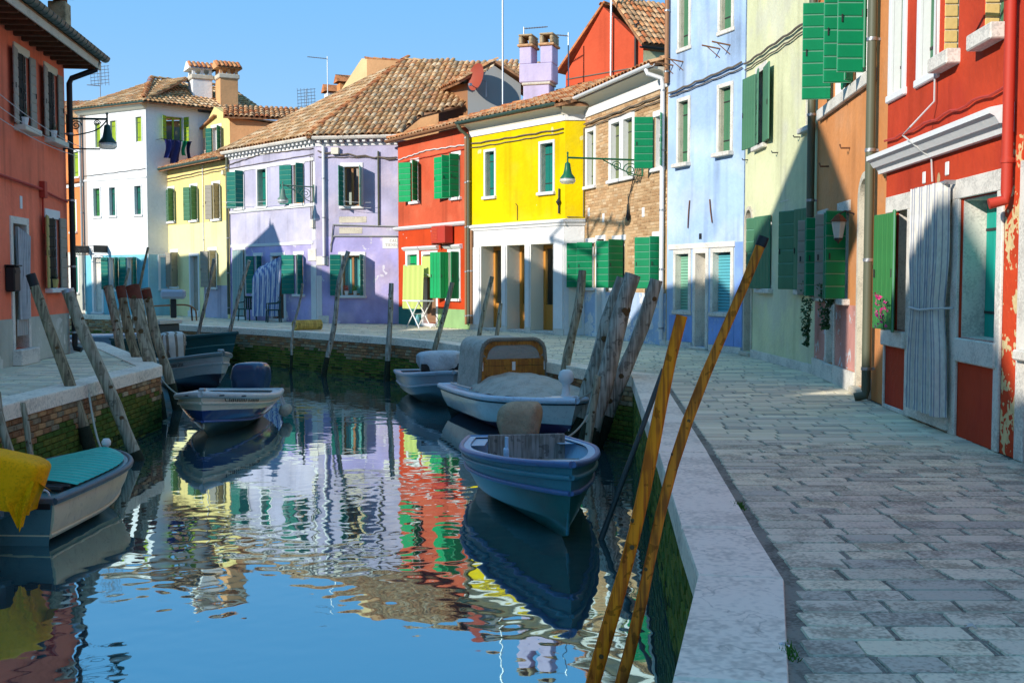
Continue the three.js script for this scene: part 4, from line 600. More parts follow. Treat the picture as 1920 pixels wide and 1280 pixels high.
{ // ---- vermilion house with green dado ----
  const A = [-3.74, -36.59], B = [-1.22, -32.62], H = new House('orange_red_house', 'orange red house with green base, hooded windows and lime curtain', A), F = H.face([A[0], A[1]], [B[0] - 0.005, B[1] - 0.008], 5.95, W.vermil);
  win(F, 1.0, 1.42, 3.96, 5.2, { sur: 'head' }); leaf(F, 'L', 0.98, 3.96, 0.46, 1.26, 150, S.bright); leaf(F, 'R', 1.44, 3.96, 0.4, 1.26, 130, S.bright); win(F, 3.68, 4.08, 3.92, 5.16, { sur: 'head' }); leaf(F, 'L', 3.66, 3.92, 0.8, 1.26, 168, S.bright); leaf(F, 'L', 3.7, 3.92, 0.35, 1.26, 95, S.bright); leaf(F, 'R', 4.1, 3.92, 0.34, 1.26, 95, S.bright);
  cornice(F, [[0.001, 3.06], [0.08, 3.08], [0.13, 3.13], [0.13, 3.17], [0.001, 3.2]], -0.15, 4.6, M.white, 'string_course');
  win(F, 0.66, 1.36, 0.88, 2.28, { fill: 'shut', fm: S.bright, rec: 0.1, sw: 0.12 }); door(F, 1.75, 2.62, 2.26, M.brownDoor, { v0: 0.1, rec: 0.14, sw: 0.1 }); win(F, 3.42, 4.05, 0.9, 2.3, { fill: 'blind', fm: mat([0.6, 0.6, 0.35], 0.6), rec: 0.1, sw: 0.08 });
  for (const [a, b] of [[0.45, 1.55], [1.6, 2.78], [3.2, 4.25]]) cornice(F, [[0.001, 2.38], [0.05, 2.4], [0.12, 2.47], [0.12, 2.5], [0.001, 2.53]], a, b, M.white, 'window_hood');
  leaf(F, 'L', 3.4, 0.9, 0.62, 1.4, 150, S.bright, { planks: 1 }); leaf(F, 'L', 3.44, 0.9, 0.32, 1.4, 80, S.bright, { planks: 1 }); leaf(F, 'R', 4.07, 0.9, 0.3, 1.4, 100, S.bright, { planks: 1 });
  F.coat('lower_coat', 0.01, 4.68, 0.58, 3.05, W.vermilLow, 0.004); F.coat('green_dado', 0.01, 1.64, 0.003, 0.575, W.greenDado, 0.01); F.coat('green_dado', 2.73, 4.68, 0.003, 0.575, W.greenDado2, 0.01);
  cableRun(F, [[0.1, 5.38], [2, 5.5], [4.6, 5.42]], 0.016, M.white); cableRun(F, [[0.1, 5.28], [4.6, 5.32]], 0.012, M.red); F.box('house_number', M.white, 2.55, 2.65, 2.62, 2.78, 0.001, 0.012); drain(F, 2.35, 2.6, 3.1, M.red, { r: 0.02, n: 0.03 }); drain(F, 4.6, 0.03, 5.7, M.copper, { r: 0.045, n: 0.09 });
  F.add('gutter', new MB().sweep(gutterProf(0.07, 0.36, 6.0), -0.15, 4.75), M.copper); H.back([A, B], 4, 5.95, W.plain);
  roofPlane(H, A, B, 5.97, 0.33, [[-0.2, -0.35], [4.9, -0.35], [6.2, 4.4], [4.4, 4.4]]); const e = (x, i) => [A[0] + F.d[0] * x - F.n[0] * i, 6.1 + 0.33 * i, A[1] + F.d[1] * x - F.n[1] * i]; ridgeRow(H, e(-0.15, -0.3), e(4.4, 4.35)); ridgeRow(H, e(3.5, 2.0), e(6.3, 4.2)); H.finish();
  const ac = thing('air_conditioner', 'red painted air conditioner box under the string course of the orange red house', 'air conditioner', F.world(3.35, 2.56, 0), F.phi); part(ac, 'casing', new MB().box(-0.42, 0.42, 0, 0.52, 0.06, 0.36, 0.02), M.red); const gr = new MB(); for (let i = 0; i < 9; i++) gr.box(-0.36, -0.02, 0.07 + i * 0.045, 0.09 + i * 0.045, 0.361, 0.372); part(ac, 'grille', gr, W.gableRed); part(ac, 'bracket', new MB().box(-0.35, -0.31, -0.04, -0.001, 0.004, 0.38).box(0.31, 0.35, -0.04, -0.001, 0.004, 0.38), M.rust);
  const c = thing('lime_curtain', 'lime green cloth drawn out from the doorway of the orange red house', 'curtain', F.world(1.9, 0, 0), F.phi), lime = mat([0.5, 0.58, 0.17], 0.85, { side: THREE.DoubleSide });
  part(c, 'cloth', new MB().grid((s, t) => [lerp(-0.52, 0.36, s) - 0.12 * (1 - t), lerp(0.55, 1.92, t), 0.5 - 0.28 * s + 0.03 * Math.sin(s * 26 + t)], 40, 8), lime, 1); part(c, 'upper_cloth', new MB().grid((s, t) => [lerp(-0.15, 0.65, s), lerp(1.55, 2.2, t), 0.05 + 0.02 * Math.sin(s * 44)], 30, 4), lime, 1); part(c, 'prop_stick', new MB().tube([[0.5, 1.55, 0.02], [-0.5, 1.93, 0.5]], 0.012, 6), M.wire);
  const t = thing('folding_table', 'small white folding table before the lime curtain', 'table', add(F.world(2.85, 0, 0.75), [0, 0, 0]), F.phi); part(t, 'table_top', new MB().box(-0.62, 0.55, 0.8, 0.84, -0.25, 0.25, 0.01), M.white); for (const z of [-0.2, 0.2]) for (const s of [-1, 1]) part(t, 'leg', new MB().tube([[0.42 * s, 0.003, z], [-0.36 * s, 0.8, z + 0.02 * s]], 0.02, 6), M.white); part(t, 'cross_bar', new MB().tube([[-0.1, 0.42, -0.2], [-0.1, 0.42, 0.2]], 0.014, 6), M.white);
  const bt = thing('soda_bottle', 'pale blue plastic bottle hung by the door of the orange red house', 'bottle', F.world(1.55, 0.01, 0.12), F.phi); part(bt, 'body', new MB().lathe([[0.001, 0], [0.07, 0], [0.075, 0.03], [0.075, 0.22], [0.05, 0.28], [0.02, 0.32], [0.02, 0.35], [0.001, 0.35]], 10), mat([0.25, 0.6, 0.65], 0.2), 0.6); part(bt, 'cap', new MB().lathe([[0.024, 0.35], [0.024, 0.375], [0.001, 0.375]], 8), M.white);
  var vermF = F;
}
{ // ---- lilac corner house ----
  const A = [-10.58, -41.65], C = [-6.56, -37.27], B = [-3.76, -36.8], H = new House('lilac_house', 'lilac corner house with a big hipped tile roof and cast iron lamp', C), L = H.face(A, C, 6.1, W.lilac), R = H.face(C, B, 6.1, W.lilacR);
  // left face
  win(L, 0.6, 1.12, 4.1, 5.42, { sur: 'head' }); leaf(L, 'L', 0.58, 4.1, 0.36, 1.34, 150, S.teal); leaf(L, 'R', 1.14, 4.1, 0.34, 1.34, 95, S.teal); win(L, 2.1, 2.74, 4.08, 5.42, { fill: 'shut', fm: S.teal, rec: 0.22, sw: 0.06, jm: M.jamb }); win(L, 4.5, 5.2, 4.06, 5.4, { sur: 'head', curt: { m: mat([0.75, 0.3, 0.03], 0.8), w: 0.5 }, fm: M.orangeWood }); leaf(L, 'L', 4.48, 4.06, 0.52, 1.34, 160, S.teal); leaf(L, 'R', 5.22, 4.06, 0.3, 1.34, 95, S.teal);
  L.box('sill_band', M.white, 0.1, 5.8, 3.92, 4.02, 0.001, 0.05); L.box('head_band', M.white, 0.1, 5.85, 5.44, 5.56, 0.001, 0.03); L.box('string_band', M.white, 0.1, 5.75, 2.66, 2.76, 0.001, 0.03);
  door(L, 0.36, 1.12, 2.58, S.grey, { v0: 0.1, rec: 0.14 }); win(L, 1.85, 2.35, 0.97, 2.32, { sur: 'head' }); leaf(L, 'L', 1.83, 0.97, 0.42, 1.35, 170, S.teal); leaf(L, 'R', 2.37, 0.97, 0.3, 1.35, 120, S.teal); door(L, 3.1, 3.86, 2.3, M.brownDoor, { v0: 0.1, rec: 0.16, sw: 0.12 }); win(L, 4.6, 5.1, 0.97, 2.32, { sur: 'head', curt: { m: mat([0.7, 0.45, 0.25], 0.8), w: 0.5 }, fm: M.orangeWood }); leaf(L, 'L', 4.58, 0.97, 0.55, 1.35, 162, S.teal); leaf(L, 'R', 5.12, 0.97, 0.34, 1.35, 120, S.teal);
  L.coat('lower_coat', 0.02, 5.6, 0.003, 2.65, W.lilacLow, 0.004); L.coat('white_quoin', 5.62, 5.93, 0.003, 1.95, W.whitewash, 0.02); R.coat('white_quoin', 0, 0.18, 0.003, 1.6, W.whitewash, 0.02); L.box('quoin_stone', M.stone, 5.45, 5.94, 2.1, 2.5, 0.001, 0.03); R.box('quoin_stone', M.stone, 0.0, 0.42, 1.95, 2.25, 0.001, 0.03); R.box('quoin_stone', M.stone, 0.06, 0.42, 0.003, 0.26, 0.001, 0.04); L.box('white_corner', M.white, 5.7, 5.9, 2.8, 5.4, 0.001, 0.012);
  // right face
  win(R, 0.98, 1.52, 3.9, 5.22, { fm: M.woodFrame, sw: 0.12, rec: 0.1 }); leaf(R, 'R', 1.54, 3.9, 0.44, 1.32, 108, S.teal); leaf(R, 'L', 0.96, 3.9, 0.42, 1.32, 92, S.teal); win(R, 0.88, 1.6, 0.94, 2.28, { fm: M.woodFrame, sw: 0.11, rec: 0.12, curt: { m: mat([0.2, 0.5, 0.48], 0.8) } }); leaf(R, 'L', 0.86, 0.94, 0.36, 1.36, 160, S.teal); leaf(R, 'R', 1.62, 0.94, 0.42, 1.36, 95, S.teal);
  R.coat('lower_coat', 0.19, 2.82, 0.003, 2.9, W.lilacLow, 0.003); for (const [v, a, b] of [[3.36, 0.8, 1.75], [3.0, 0.8, 1.6]]) R.box('bare_patch', M.jamb, a, b, v, v + 0.2, 0.001, 0.006);
  drain(R, 0.3, 1.86, 5.9, M.pipeW, { r: 0.05, n: 0.09 }); R.box('junction_box', M.cream, 0.58, 0.84, 5.62, 5.84, 0.001, 0.14); L.box('junction_box', M.cream, 5.74, 5.92, 3.2, 3.46, 0.013, 0.12);
  R.add('cable', new MB().tube([[0.5, 2.4, 0.03], [0.55, 2.8, 0.03], [0.6, 3.3, 0.04], [2.8, 3.22, 0.04]], 0.025, 6), M.pipeG); R.add('cable', new MB().tube([[0.5, 2.6, 0.04], [0.62, 2.92, 0.04], [2.8, 2.9, 0.04]], 0.025, 6), M.pipeG); R.add('cable', new MB().tube([[2.18, 5.7, 0.05], [2.18, 3.25, 0.04]], 0.03, 6), M.pipe); cableRun(R, [[0.1, 5.75], [2.8, 5.45]], 0.025, M.cable, 0.06, 0.06); cableRun(R, [[0.1, 5.55], [2.8, 5.5]], 0.014); cableRun(L, [[0.1, 5.75], [2.5, 5.95], [5.85, 5.85]], 0.016); cableRun(L, [[0.1, 5.6], [5.85, 5.66]], 0.012); for (const u of [5.66, 5.78]) L.add('cable', new MB().tube([[u, 5.6, 0.03], [u, 3.5, 0.03]], 0.014, 5), M.cable);
  for (const [F, n] of [[L, 5.9], [R, 2.86]]) { F.box('frieze', M.white, 0, n, 5.9, 6.0, 0.001, 0.03); for (let u = 0.12; u < n; u += 0.26) F.box('dentil', M.white, u, u + 0.11, 6.0, 6.1, 0.001, 0.22, 0.01); F.add('eave_band', new MB().sweep([[0.001, 6.1], [0.3, 6.1], [0.34, 6.16], [0.34, 6.2], [0.001, 6.2]], -0.02, n + 0.02), M.stone); }
  drain(L, 0.04, 0.05, 6.0, M.pipe, { r: 0.05, n: 0.1 });
  const sg = R.grp('street_sign', 2.56, 2.5, 0.0); { const cv = document.createElement('canvas'); cv.width = 256; cv.height = 170; const x = cv.getContext('2d'); x.fillStyle = '#e4e1d6'; x.fillRect(0, 0, 256, 170); x.fillStyle = '#8d8a86'; x.font = 'bold 62px serif'; x.fillText('CALLE', 118, 66); x.fillText('TIENDA', 40, 138); const t = new THREE.CanvasTexture(cv); t.colorSpace = THREE.SRGBColorSpace; const m = mat([1, 1, 1], 0.8, { map: t }); const pl = new THREE.PlaneGeometry(0.5, 0.33); part(sg, 'plate', new MB().box(-0.26, 0.26, 0, 0.35, 0.005, 0.012), M.white); const p = part(sg, 'lettering', pl, m); p.position.set(0, 0.175, 0.0165); }
  // roof
  const hd = [0.503, -0.931], ap = [C[0] + hd[0] * 5, 6.42 + 3.2, C[1] + hd[1] * 5];
  roofPlane(H, C, B, 6.2, 0.64, [[-0.2, -0.34], [2.95, -0.34], [3.4, 0.8], [7.4, 2.9], [7.4, 4.35], [1.73, 5]], { old: 1 }); roofPlane(H, A, C, 6.2, 0.64, [[-0.2, -0.34], [6.1, -0.34], [4.21, 5]], { old: 1 });
  ridgeRow(H, [C[0] - hd[0] * 0.3, 6.24, C[1] - hd[1] * 0.3], ap); ridgeRow(H, ap, [ap[0] + 5.6, ap[1] - 0.38, ap[2] + 0.35], oldMats);
  const a2 = [A[0] + 3.9, A[1] - 4.2], b2 = [2.4, -42]; H.face(a2, [A[0] + 0.22, A[1] - 0.25], 6.1, W.plain); H.face(b2, a2, 6.1, W.plain); H.face([B[0] + 0.05, B[1] - 0.28], [b2[0], b2[1]], 6.1, W.plain); H.finish(); H.g.updateMatrixWorld(true);
  // attic block behind with the peach gable
  const P = [-5.85, -45.2], Q = new House('attic_block', 'peach gabled attic rising behind the lilac house roof', P); const G1 = Q.face([-8.2, -47.3], P, 9.4, W.peach), G2 = Q.face(P, [-2.2, -45.0], 9.4, W.apricot); G1.top = [[G1.L, 10.35], [G1.L * 0.9, 10.4], [0, 8.0]]; G2.top = [[G2.L, 10.1], [0, 10.35]]; Q.face([-2.2, -45.0], [-4.5, -49], 9.3, W.plain); Q.face([-4.5, -49], [-8.2, -47.3], 8, W.plain); Q.finish(); ridgeRow(Q, [P[0] - 0.1, 10.32, P[1] - 0.1], [-2.3, 10.07, -45.1]);
  // curtains of the left face
  const st = (a, b) => { const t = tex(256, (u, v) => { const s = (u * 9) % 1, f = fbm(u, v, 50, 2); return mul(s < 0.5 ? a : b, 0.88 + 0.25 * f); }); t.repeat.set(1 / 0.9, 1 / 2.2); return mat([1, 1, 1], 0.9, { map: t, side: THREE.DoubleSide }); };
  const c1 = thing('striped_door_curtain', 'blue and white striped curtain blown out of the lilac house doorway', 'curtain', L.world(3.45, 0, 0), L.phi); part(c1, 'cloth', new MB().grid((s, t) => [lerp(-0.62, 0.42, s) * lerp(0.85, 1, t * t) - 0.2 * (1 - t), lerp(0.18, 2.3, t) - 0.25 * (1 - s) * sst(0.8, 1, t), 0.08 + 0.55 * (1 - s) * sst(1.05, 0.6, t) + 0.03 * Math.sin(s * 40 + t * 2)], 50, 16), st([0.62, 0.64, 0.7], [0.13, 0.2, 0.42]), 1); part(c1, 'rod', new MB().tube([[-0.5, 2.3, 0.06], [0.62, 2.32, 0.06]], 0.012, 6), M.steel);
  const c2 = thing('faded_door_curtain', 'faded green and white curtain at the left door of the lilac house', 'curtain', L.world(0.74, 0, 0), L.phi); part(c2, 'cloth', new MB().grid((s, t) => [lerp(-0.42, 0.42, s), lerp(0.14, 2.55, t), 0.07 + 0.03 * Math.sin(s * 40)], 46, 10), st([0.62, 0.64, 0.55], [0.3, 0.42, 0.4]), 1); part(c2, 'rod', new MB().tube([[-0.46, 2.55, 0.07], [0.46, 2.55, 0.07]], 0.012, 6), M.steel);
  var lilL = L, lilR = R;
}
{ // ---- pastel yellow house ----
  const A = [-14.84, -46.82], B = [-10.6, -41.68], H = new House('pastel_yellow_house', 'pale yellow house with grey shutters left of the lilac house', A), F = H.face(A, B, 5.95, W.pastel);
  for (const [u, v, m] of [[1.3, 3.86, S.faded], [3.55, 3.82, S.faded], [5.6, 3.78, S.grey]]) { win(F, u - 0.3, u + 0.3, v, v + 1.32, { sur: 'head', curt: { m: M.white } }); leaf(F, 'L', u - 0.32, v, 0.36, 1.32, 160, m); leaf(F, 'R', u + 0.32, v, 0.36, 1.32, 120, m); }
  for (const u of [1.55, 5.2]) { win(F, u - 0.32, u + 0.32, 1.18, 2.6, { sur: 'head', curt: { m: M.white } }); leaf(F, 'L', u - 0.34, 1.18, 0.42, 1.4, 160, S.grey); leaf(F, 'R', u + 0.34, 1.18, 0.4, 1.4, 120, S.grey); }
  door(F, 3.1, 3.86, 2.42, S.grey, { v0: 0.24, rec: 0.14 }); F.coat('lower_coat', 0.01, 6.6, 0.003, 3.7, W.pastelLow, 0.004); F.coat('lilac_patch', 4.45, 6.45, 0.003, 1.25, W.lilac, 0.006);
  F.add('gutter', new MB().sweep(gutterProf(0.075, 0.38, 6.02), -0.1, 6.7), M.gutter); drain(F, 4.45, 0.05, 5.9, M.pipeW, { r: 0.02, n: 0.03 }); cableRun(F, [[0.05, 5.62], [6.6, 5.7]], 0.016); cableRun(F, [[0.05, 5.5], [6.6, 5.6]], 0.012); F.box('junction_box', M.cream, 6.25, 6.4, 5.4, 5.55, 0.001, 0.1);
  H.back([A, B], 5, 5.95, W.plain); roofPlane(H, A, B, 5.97, 0.36, [[-0.1, -0.38], [6.75, -0.38], [6.6, 2.6], [0, 2.6]]); H.finish();
  // upper block with the apricot flank
  const P = [-13.0, -47.0], Q0 = [-11.45, -45.35], Q = new House('upper_block', 'apricot upper storey with small gable above the pastel yellow house', P), G = Q.face(P, Q0, 7.0, W.pastel), D = Q.face(Q0, [-8.0, -46.2], 7.0, W.apricot); G.top = [[G.L, 8.05], [G.L * 0.45, 8.6], [0, 7.75]]; D.top = [[D.L, 7.6], [0, 8.05]];
  { const w = G.L; win(G, w * 0.36, w * 0.68, 6.5, 7.75, { sur: 'head' }); leaf(G, 'L', w * 0.36, 6.5, 0.34, 1.25, 165, S.deep); leaf(G, 'R', w * 0.68, 6.5, 0.34, 1.25, 130, S.deep); }
  Q.face([-8.0, -46.2], [-10, -49.5], 7.2, W.plain); Q.face([-10, -49.5], P, 7.4, W.plain); Q.finish(); roofPlane(Q, Q0, [-8.0, -46.2], 8.02, 0.42, [[-0.25, -0.3], [4.2, -0.3], [4.2, 1.25], [-0.25, 1.25]]); roofPlane(Q, [-10, -49.5], P, 7.8, 0.3, [[-0.2, -0.3], [4, -0.3], [4, 1.2], [0, 1.2]], { bare: 1 });
}
{ // ---- white house ----
  const A = [-18.3, -47.5], B = [-14.9, -45.5], C = [-13.2, -47], H = new House('white_house', 'tall white house with lime shutters and turquoise base', A), F = H.face(A, B, 8.78, W.white), K = H.face(B, C, 8.78, W.white);
  for (const [a, b, v] of [[0.88, 1.22, 7.02], [1.81, 2.18, 7.05], [3.35, 3.71, 7.1]]) win(F, a, b, v, v + 1.02, { fill: 'shut', fm: S.lime, rec: 0.08, sw: 0.03, sill: false }); for (const [a, b, m] of [[0.68, 1.1, S.grassy], [1.67, 2.05, S.deep], [3.2, 3.6, S.deep]]) win(F, a, b, 4.14, 5.32, { fill: 'shut', fm: m, rec: 0.14, sw: 0.05, sp: 0.06 });
  door(F, 0.58, 1.1, 2.42, M.stone, { v0: 0.1, rec: 0.12 }); for (const u of [1.55, 2.65]) { win(F, u, u + 0.6, 1.06, 2.4, { sur: 'none', curt: { m: mat([0.7, 0.5, 0.2], 0.8), w: 0.5 } }); leaf(F, 'L', u, 1.06, 0.34, 1.34, 165, S.teal); leaf(F, 'R', u + 0.6, 1.06, 0.34, 1.34, 120, S.teal); }
  F.coat('turquoise_dado', 0.01, 3.92, 0.003, 2.5, W.tealDado, 0.005); K.coat('turquoise_dado', 0.01, 2.2, 0.003, 2.5, W.aqua, 0.005); win(K, 0.86, 1.6, 7.2, 8.2, { sur: 'none', sill: false, fm: S.lime }); leaf(K, 'L', 0.84, 7.2, 0.3, 1, 140, S.lime); leaf(K, 'R', 1.62, 7.2, 0.34, 1, 100, S.lime); win(K, 0.5, 0.8, 1.1, 2.4, { fill: 'shut', fm: S.ochre, rec: 0.1 });
  F.box('string_band', M.white, 0.05, 3.92, 5.62, 5.7, 0.001, 0.03); cornice(F, [[0.001, 8.4], [0.1, 8.42], [0.3, 8.55], [0.3, 8.6], [0.001, 8.6]], -0.1, 4.0, M.cream); F.add('gutter', new MB().sweep(gutterProf(0.07, 0.38, 8.66), -0.2, 4.3), M.gutter); K.add('gutter', new MB().sweep(gutterProf(0.07, 0.3, 8.66), -0.2, 2.2), M.gutter); drain(F, 0.03, 0.05, 8.4, M.pipeG, { r: 0.05, n: 0.1 }); cableRun(F, [[0.1, 5.86], [3.9, 6.0]], 0.012);
  { const sp = []; for (let i = 0; i <= 30; i++) { const a = i * 0.42, r = 0.16 * (1 - i / 34); sp.push([0.9 + Math.cos(a) * r, 2.62 + Math.sin(a) * r, 0.7]); } F.add('porch_awning', new MB().box(0.3, 1.5, 2.86, 2.88, 0.68, 0.7).box(0.3, 1.5, 2.5, 2.53, 0.68, 0.7).box(0.3, 0.33, 2.6, 2.9, 0.001, 0.7).box(1.47, 1.5, 2.6, 2.9, 0.001, 0.7).tube(sp, 0.014, 5).tube(sp.map((p) => [p[0] + 0.36, p[1], p[2]]), 0.014, 5).tube(sp.map((p) => [p[0] - 0.36, p[1], p[2]]), 0.014, 5), M.iron); }
  roofPlane(H, A, B, 8.62, 0.46, [[-0.3, -0.4], [4.2, -0.4], [3.2, 3], [1, 3.0]], { old: 1 }); const dK = K.d, e = (x, i) => [B[0] + dK[0] * x - K.n[0] * i, 8.84 + 0.46 * i, B[1] + dK[1] * x - K.n[1] * i]; roofPlane(H, B, C, 8.62, 0.46, [[-0.3, -0.4], [5.6, -0.4], [5.3, 3], [1.6, 3.0]], { old: 1 }); ridgeRow(H, [B[0] + 0.0, 8.75, B[1] + 0.25], e(1.55, 2.95)); ridgeRow(H, e(1.55, 2.95), e(5.3, 3), oldMats);
  H.face([-11, -49.4], [-15, -53], 8.5, W.plain); H.face([-15, -53], A, 8.5, W.plain); H.face(C, [-11, -49.4], 8.5, W.white); H.finish();
  // washing below the side window
  const w = thing('washing_line', 'dark blue washing hung under the side window of the white house', 'laundry', K.world(1.1, 6.55, 0.15), K.phi); part(w, 'rail', new MB().tube([[-0.75, 0.62, 0.5], [0.6, 0.6, 0.45]], 0.012, 5).tube([[-0.7, 0.62, -0.12], [-0.7, 0.62, 0.5]], 0.012, 5).tube([[0.5, 0.6, -0.12], [0.5, 0.6, 0.45]], 0.012, 5), M.iron); const cl = [mat([0.03, 0.035, 0.14], 0.9), mat([0.025, 0.03, 0.1], 0.9), mat([0.01, 0.2, 0.08], 0.9), mat([0.02, 0.02, 0.05], 0.9)]; [[-0.62, -0.3, 0.75], [-0.34, 0.06, 0.95], [0.14, 0.34, 0.6], [0.36, 0.55, 0.8]].forEach(([a, b, l], i) => part(w, 'garment', new MB().grid((s, t) => [lerp(a, b, s) + 0.05 * Math.sin(t * 4 + i), 0.61 - l * t, 0.48 + 0.05 * Math.sin(s * 9 + t * 3)], 10, 8), cl[i], 1));
  // chimneys: they stand on the roofs, belong to the block below
  const chim = (name, label, x, z, y0, y1, w, m) => { const t = thing(name, label, 'chimney', [x, HQ, z], 0.5, 'tile-capped chimneys left of the lilac house'); part(t, 'shaft', new MB().box(-w / 2, w / 2, y0, y1, -w / 2, w / 2, 0.02), m); part(t, 'collar', new MB().box(-w / 2 - 0.06, w / 2 + 0.06, y1 + 0.002, y1 + 0.2, -w / 2 - 0.06, w / 2 + 0.06, 0.03), M.jamb); for (const sx of [-1, 0, 1]) for (const sz of [-1, 1]) part(t, 'pier', new MB().box(sx * w * 0.42 - 0.06, sx * w * 0.42 + 0.06, y1 + 0.2, y1 + 0.42, sz * w * 0.42 - 0.06, sz * w * 0.42 + 0.06), m); const s = (w / 2 + 0.16), r = part(t, 'cap', new MB().quad([-s, y1 + 0.43, s], [s, y1 + 0.43, s], [s, y1 + 0.8, 0], [-s, y1 + 0.8, 0]).quad([s, y1 + 0.43, -s], [-s, y1 + 0.43, -s], [-s, y1 + 0.8, 0], [s, y1 + 0.8, 0]).tri([s, y1 + 0.43, s], [s, y1 + 0.43, -s], [s, y1 + 0.8, 0]).tri([-s, y1 + 0.43, -s], [-s, y1 + 0.43, s], [-s, y1 + 0.8, 0]).quad([-s, y1 + 0.425, s], [s, y1 + 0.425, s], [s, y1 + 0.425, -s], [-s, y1 + 0.425, -s]), m); for (let i = 0; i < 6; i++) for (const d of [-1, 1]) { const q = part(r, 'cap_tile', tileGeo, tileMats[i % 3]); q.position.set(-s + 0.1 + i * (2 * s - 0.2) / 5, y1 + 0.44, d * s); q.rotation.order = 'YXZ'; q.rotation.set(-Math.PI / 2 + Math.atan2(0.37, s), d > 0 ? 0 : Math.PI, 0); q.scale.set(0.9, s * 2.35, 0.9); } };
  chim('chimney', 'white chimney with tiled cap beside the apricot one', -13.5, -48.5, 8, 10.05, 0.84, W.white); chim('chimney', 'apricot chimney with tiled cap beside the white one', -12.3, -48.3, 8, 10.05, 0.78, W.apricot);
}
{ // ---- orange houses at far left, mostly hidden by the left red house ----
  const A = [-23.5, -53.5], B = [-18.6, -48.6], H = new House('far_orange_house', 'orange house with white framed lime shutters squeezed behind the left red house', A), F = H.face(A, B, 6.9, W.farOrange), L = F.L;
  for (const [a, v, s, m] of [[L - 0.95, 6.1, 1.05, S.lime], [L - 2.6, 6.1, 1.05, S.lime], [L - 1.5, 3.6, 1.3, S.lime], [L - 3.2, 3.6, 1.3, S.lime]]) if (v + s < 6.8) win(F, a, a + 0.5, v, v + s, { fill: 'shut', fm: m, rec: 0.08, sw: 0.1 }); win(F, L - 1.7, L - 0.9, 0.9, 2.5, { fill: 'shut', fm: S.deep, rec: 0.08 });
  F.coat('grey_dado', 0.01, L - 0.02, 0.003, 2.7, W.cement, 0.005); F.box('string_band', M.white, 0.02, L, 5.55, 5.7, 0.001, 0.05); F.top = [[L, 7.4], [L - 1.6, 8.6], [L - 3.4, 7.4], [0, 6.9]]; win(F, L - 1.15, L - 0.6, 6.0, 7.1, { fill: 'shut', fm: S.lime, rec: 0.08, sw: 0.1 }); cornice(F, [[0.001, 5.72], [0.2, 5.75], [0.25, 5.82], [0.001, 5.9]], 0, L, W.farOrange); H.back([A, B], 5, 6.9, W.plain);
  roofPlane(H, [A[0] + 0.5, A[1] - 0.5], [B[0] + 2, B[1] - 0.5 + 0.4], 8.6, 0.4, [[-2, -0.4], [9, -0.4], [9, 3], [-2, 3]], { old: 1 }); H.finish();
}
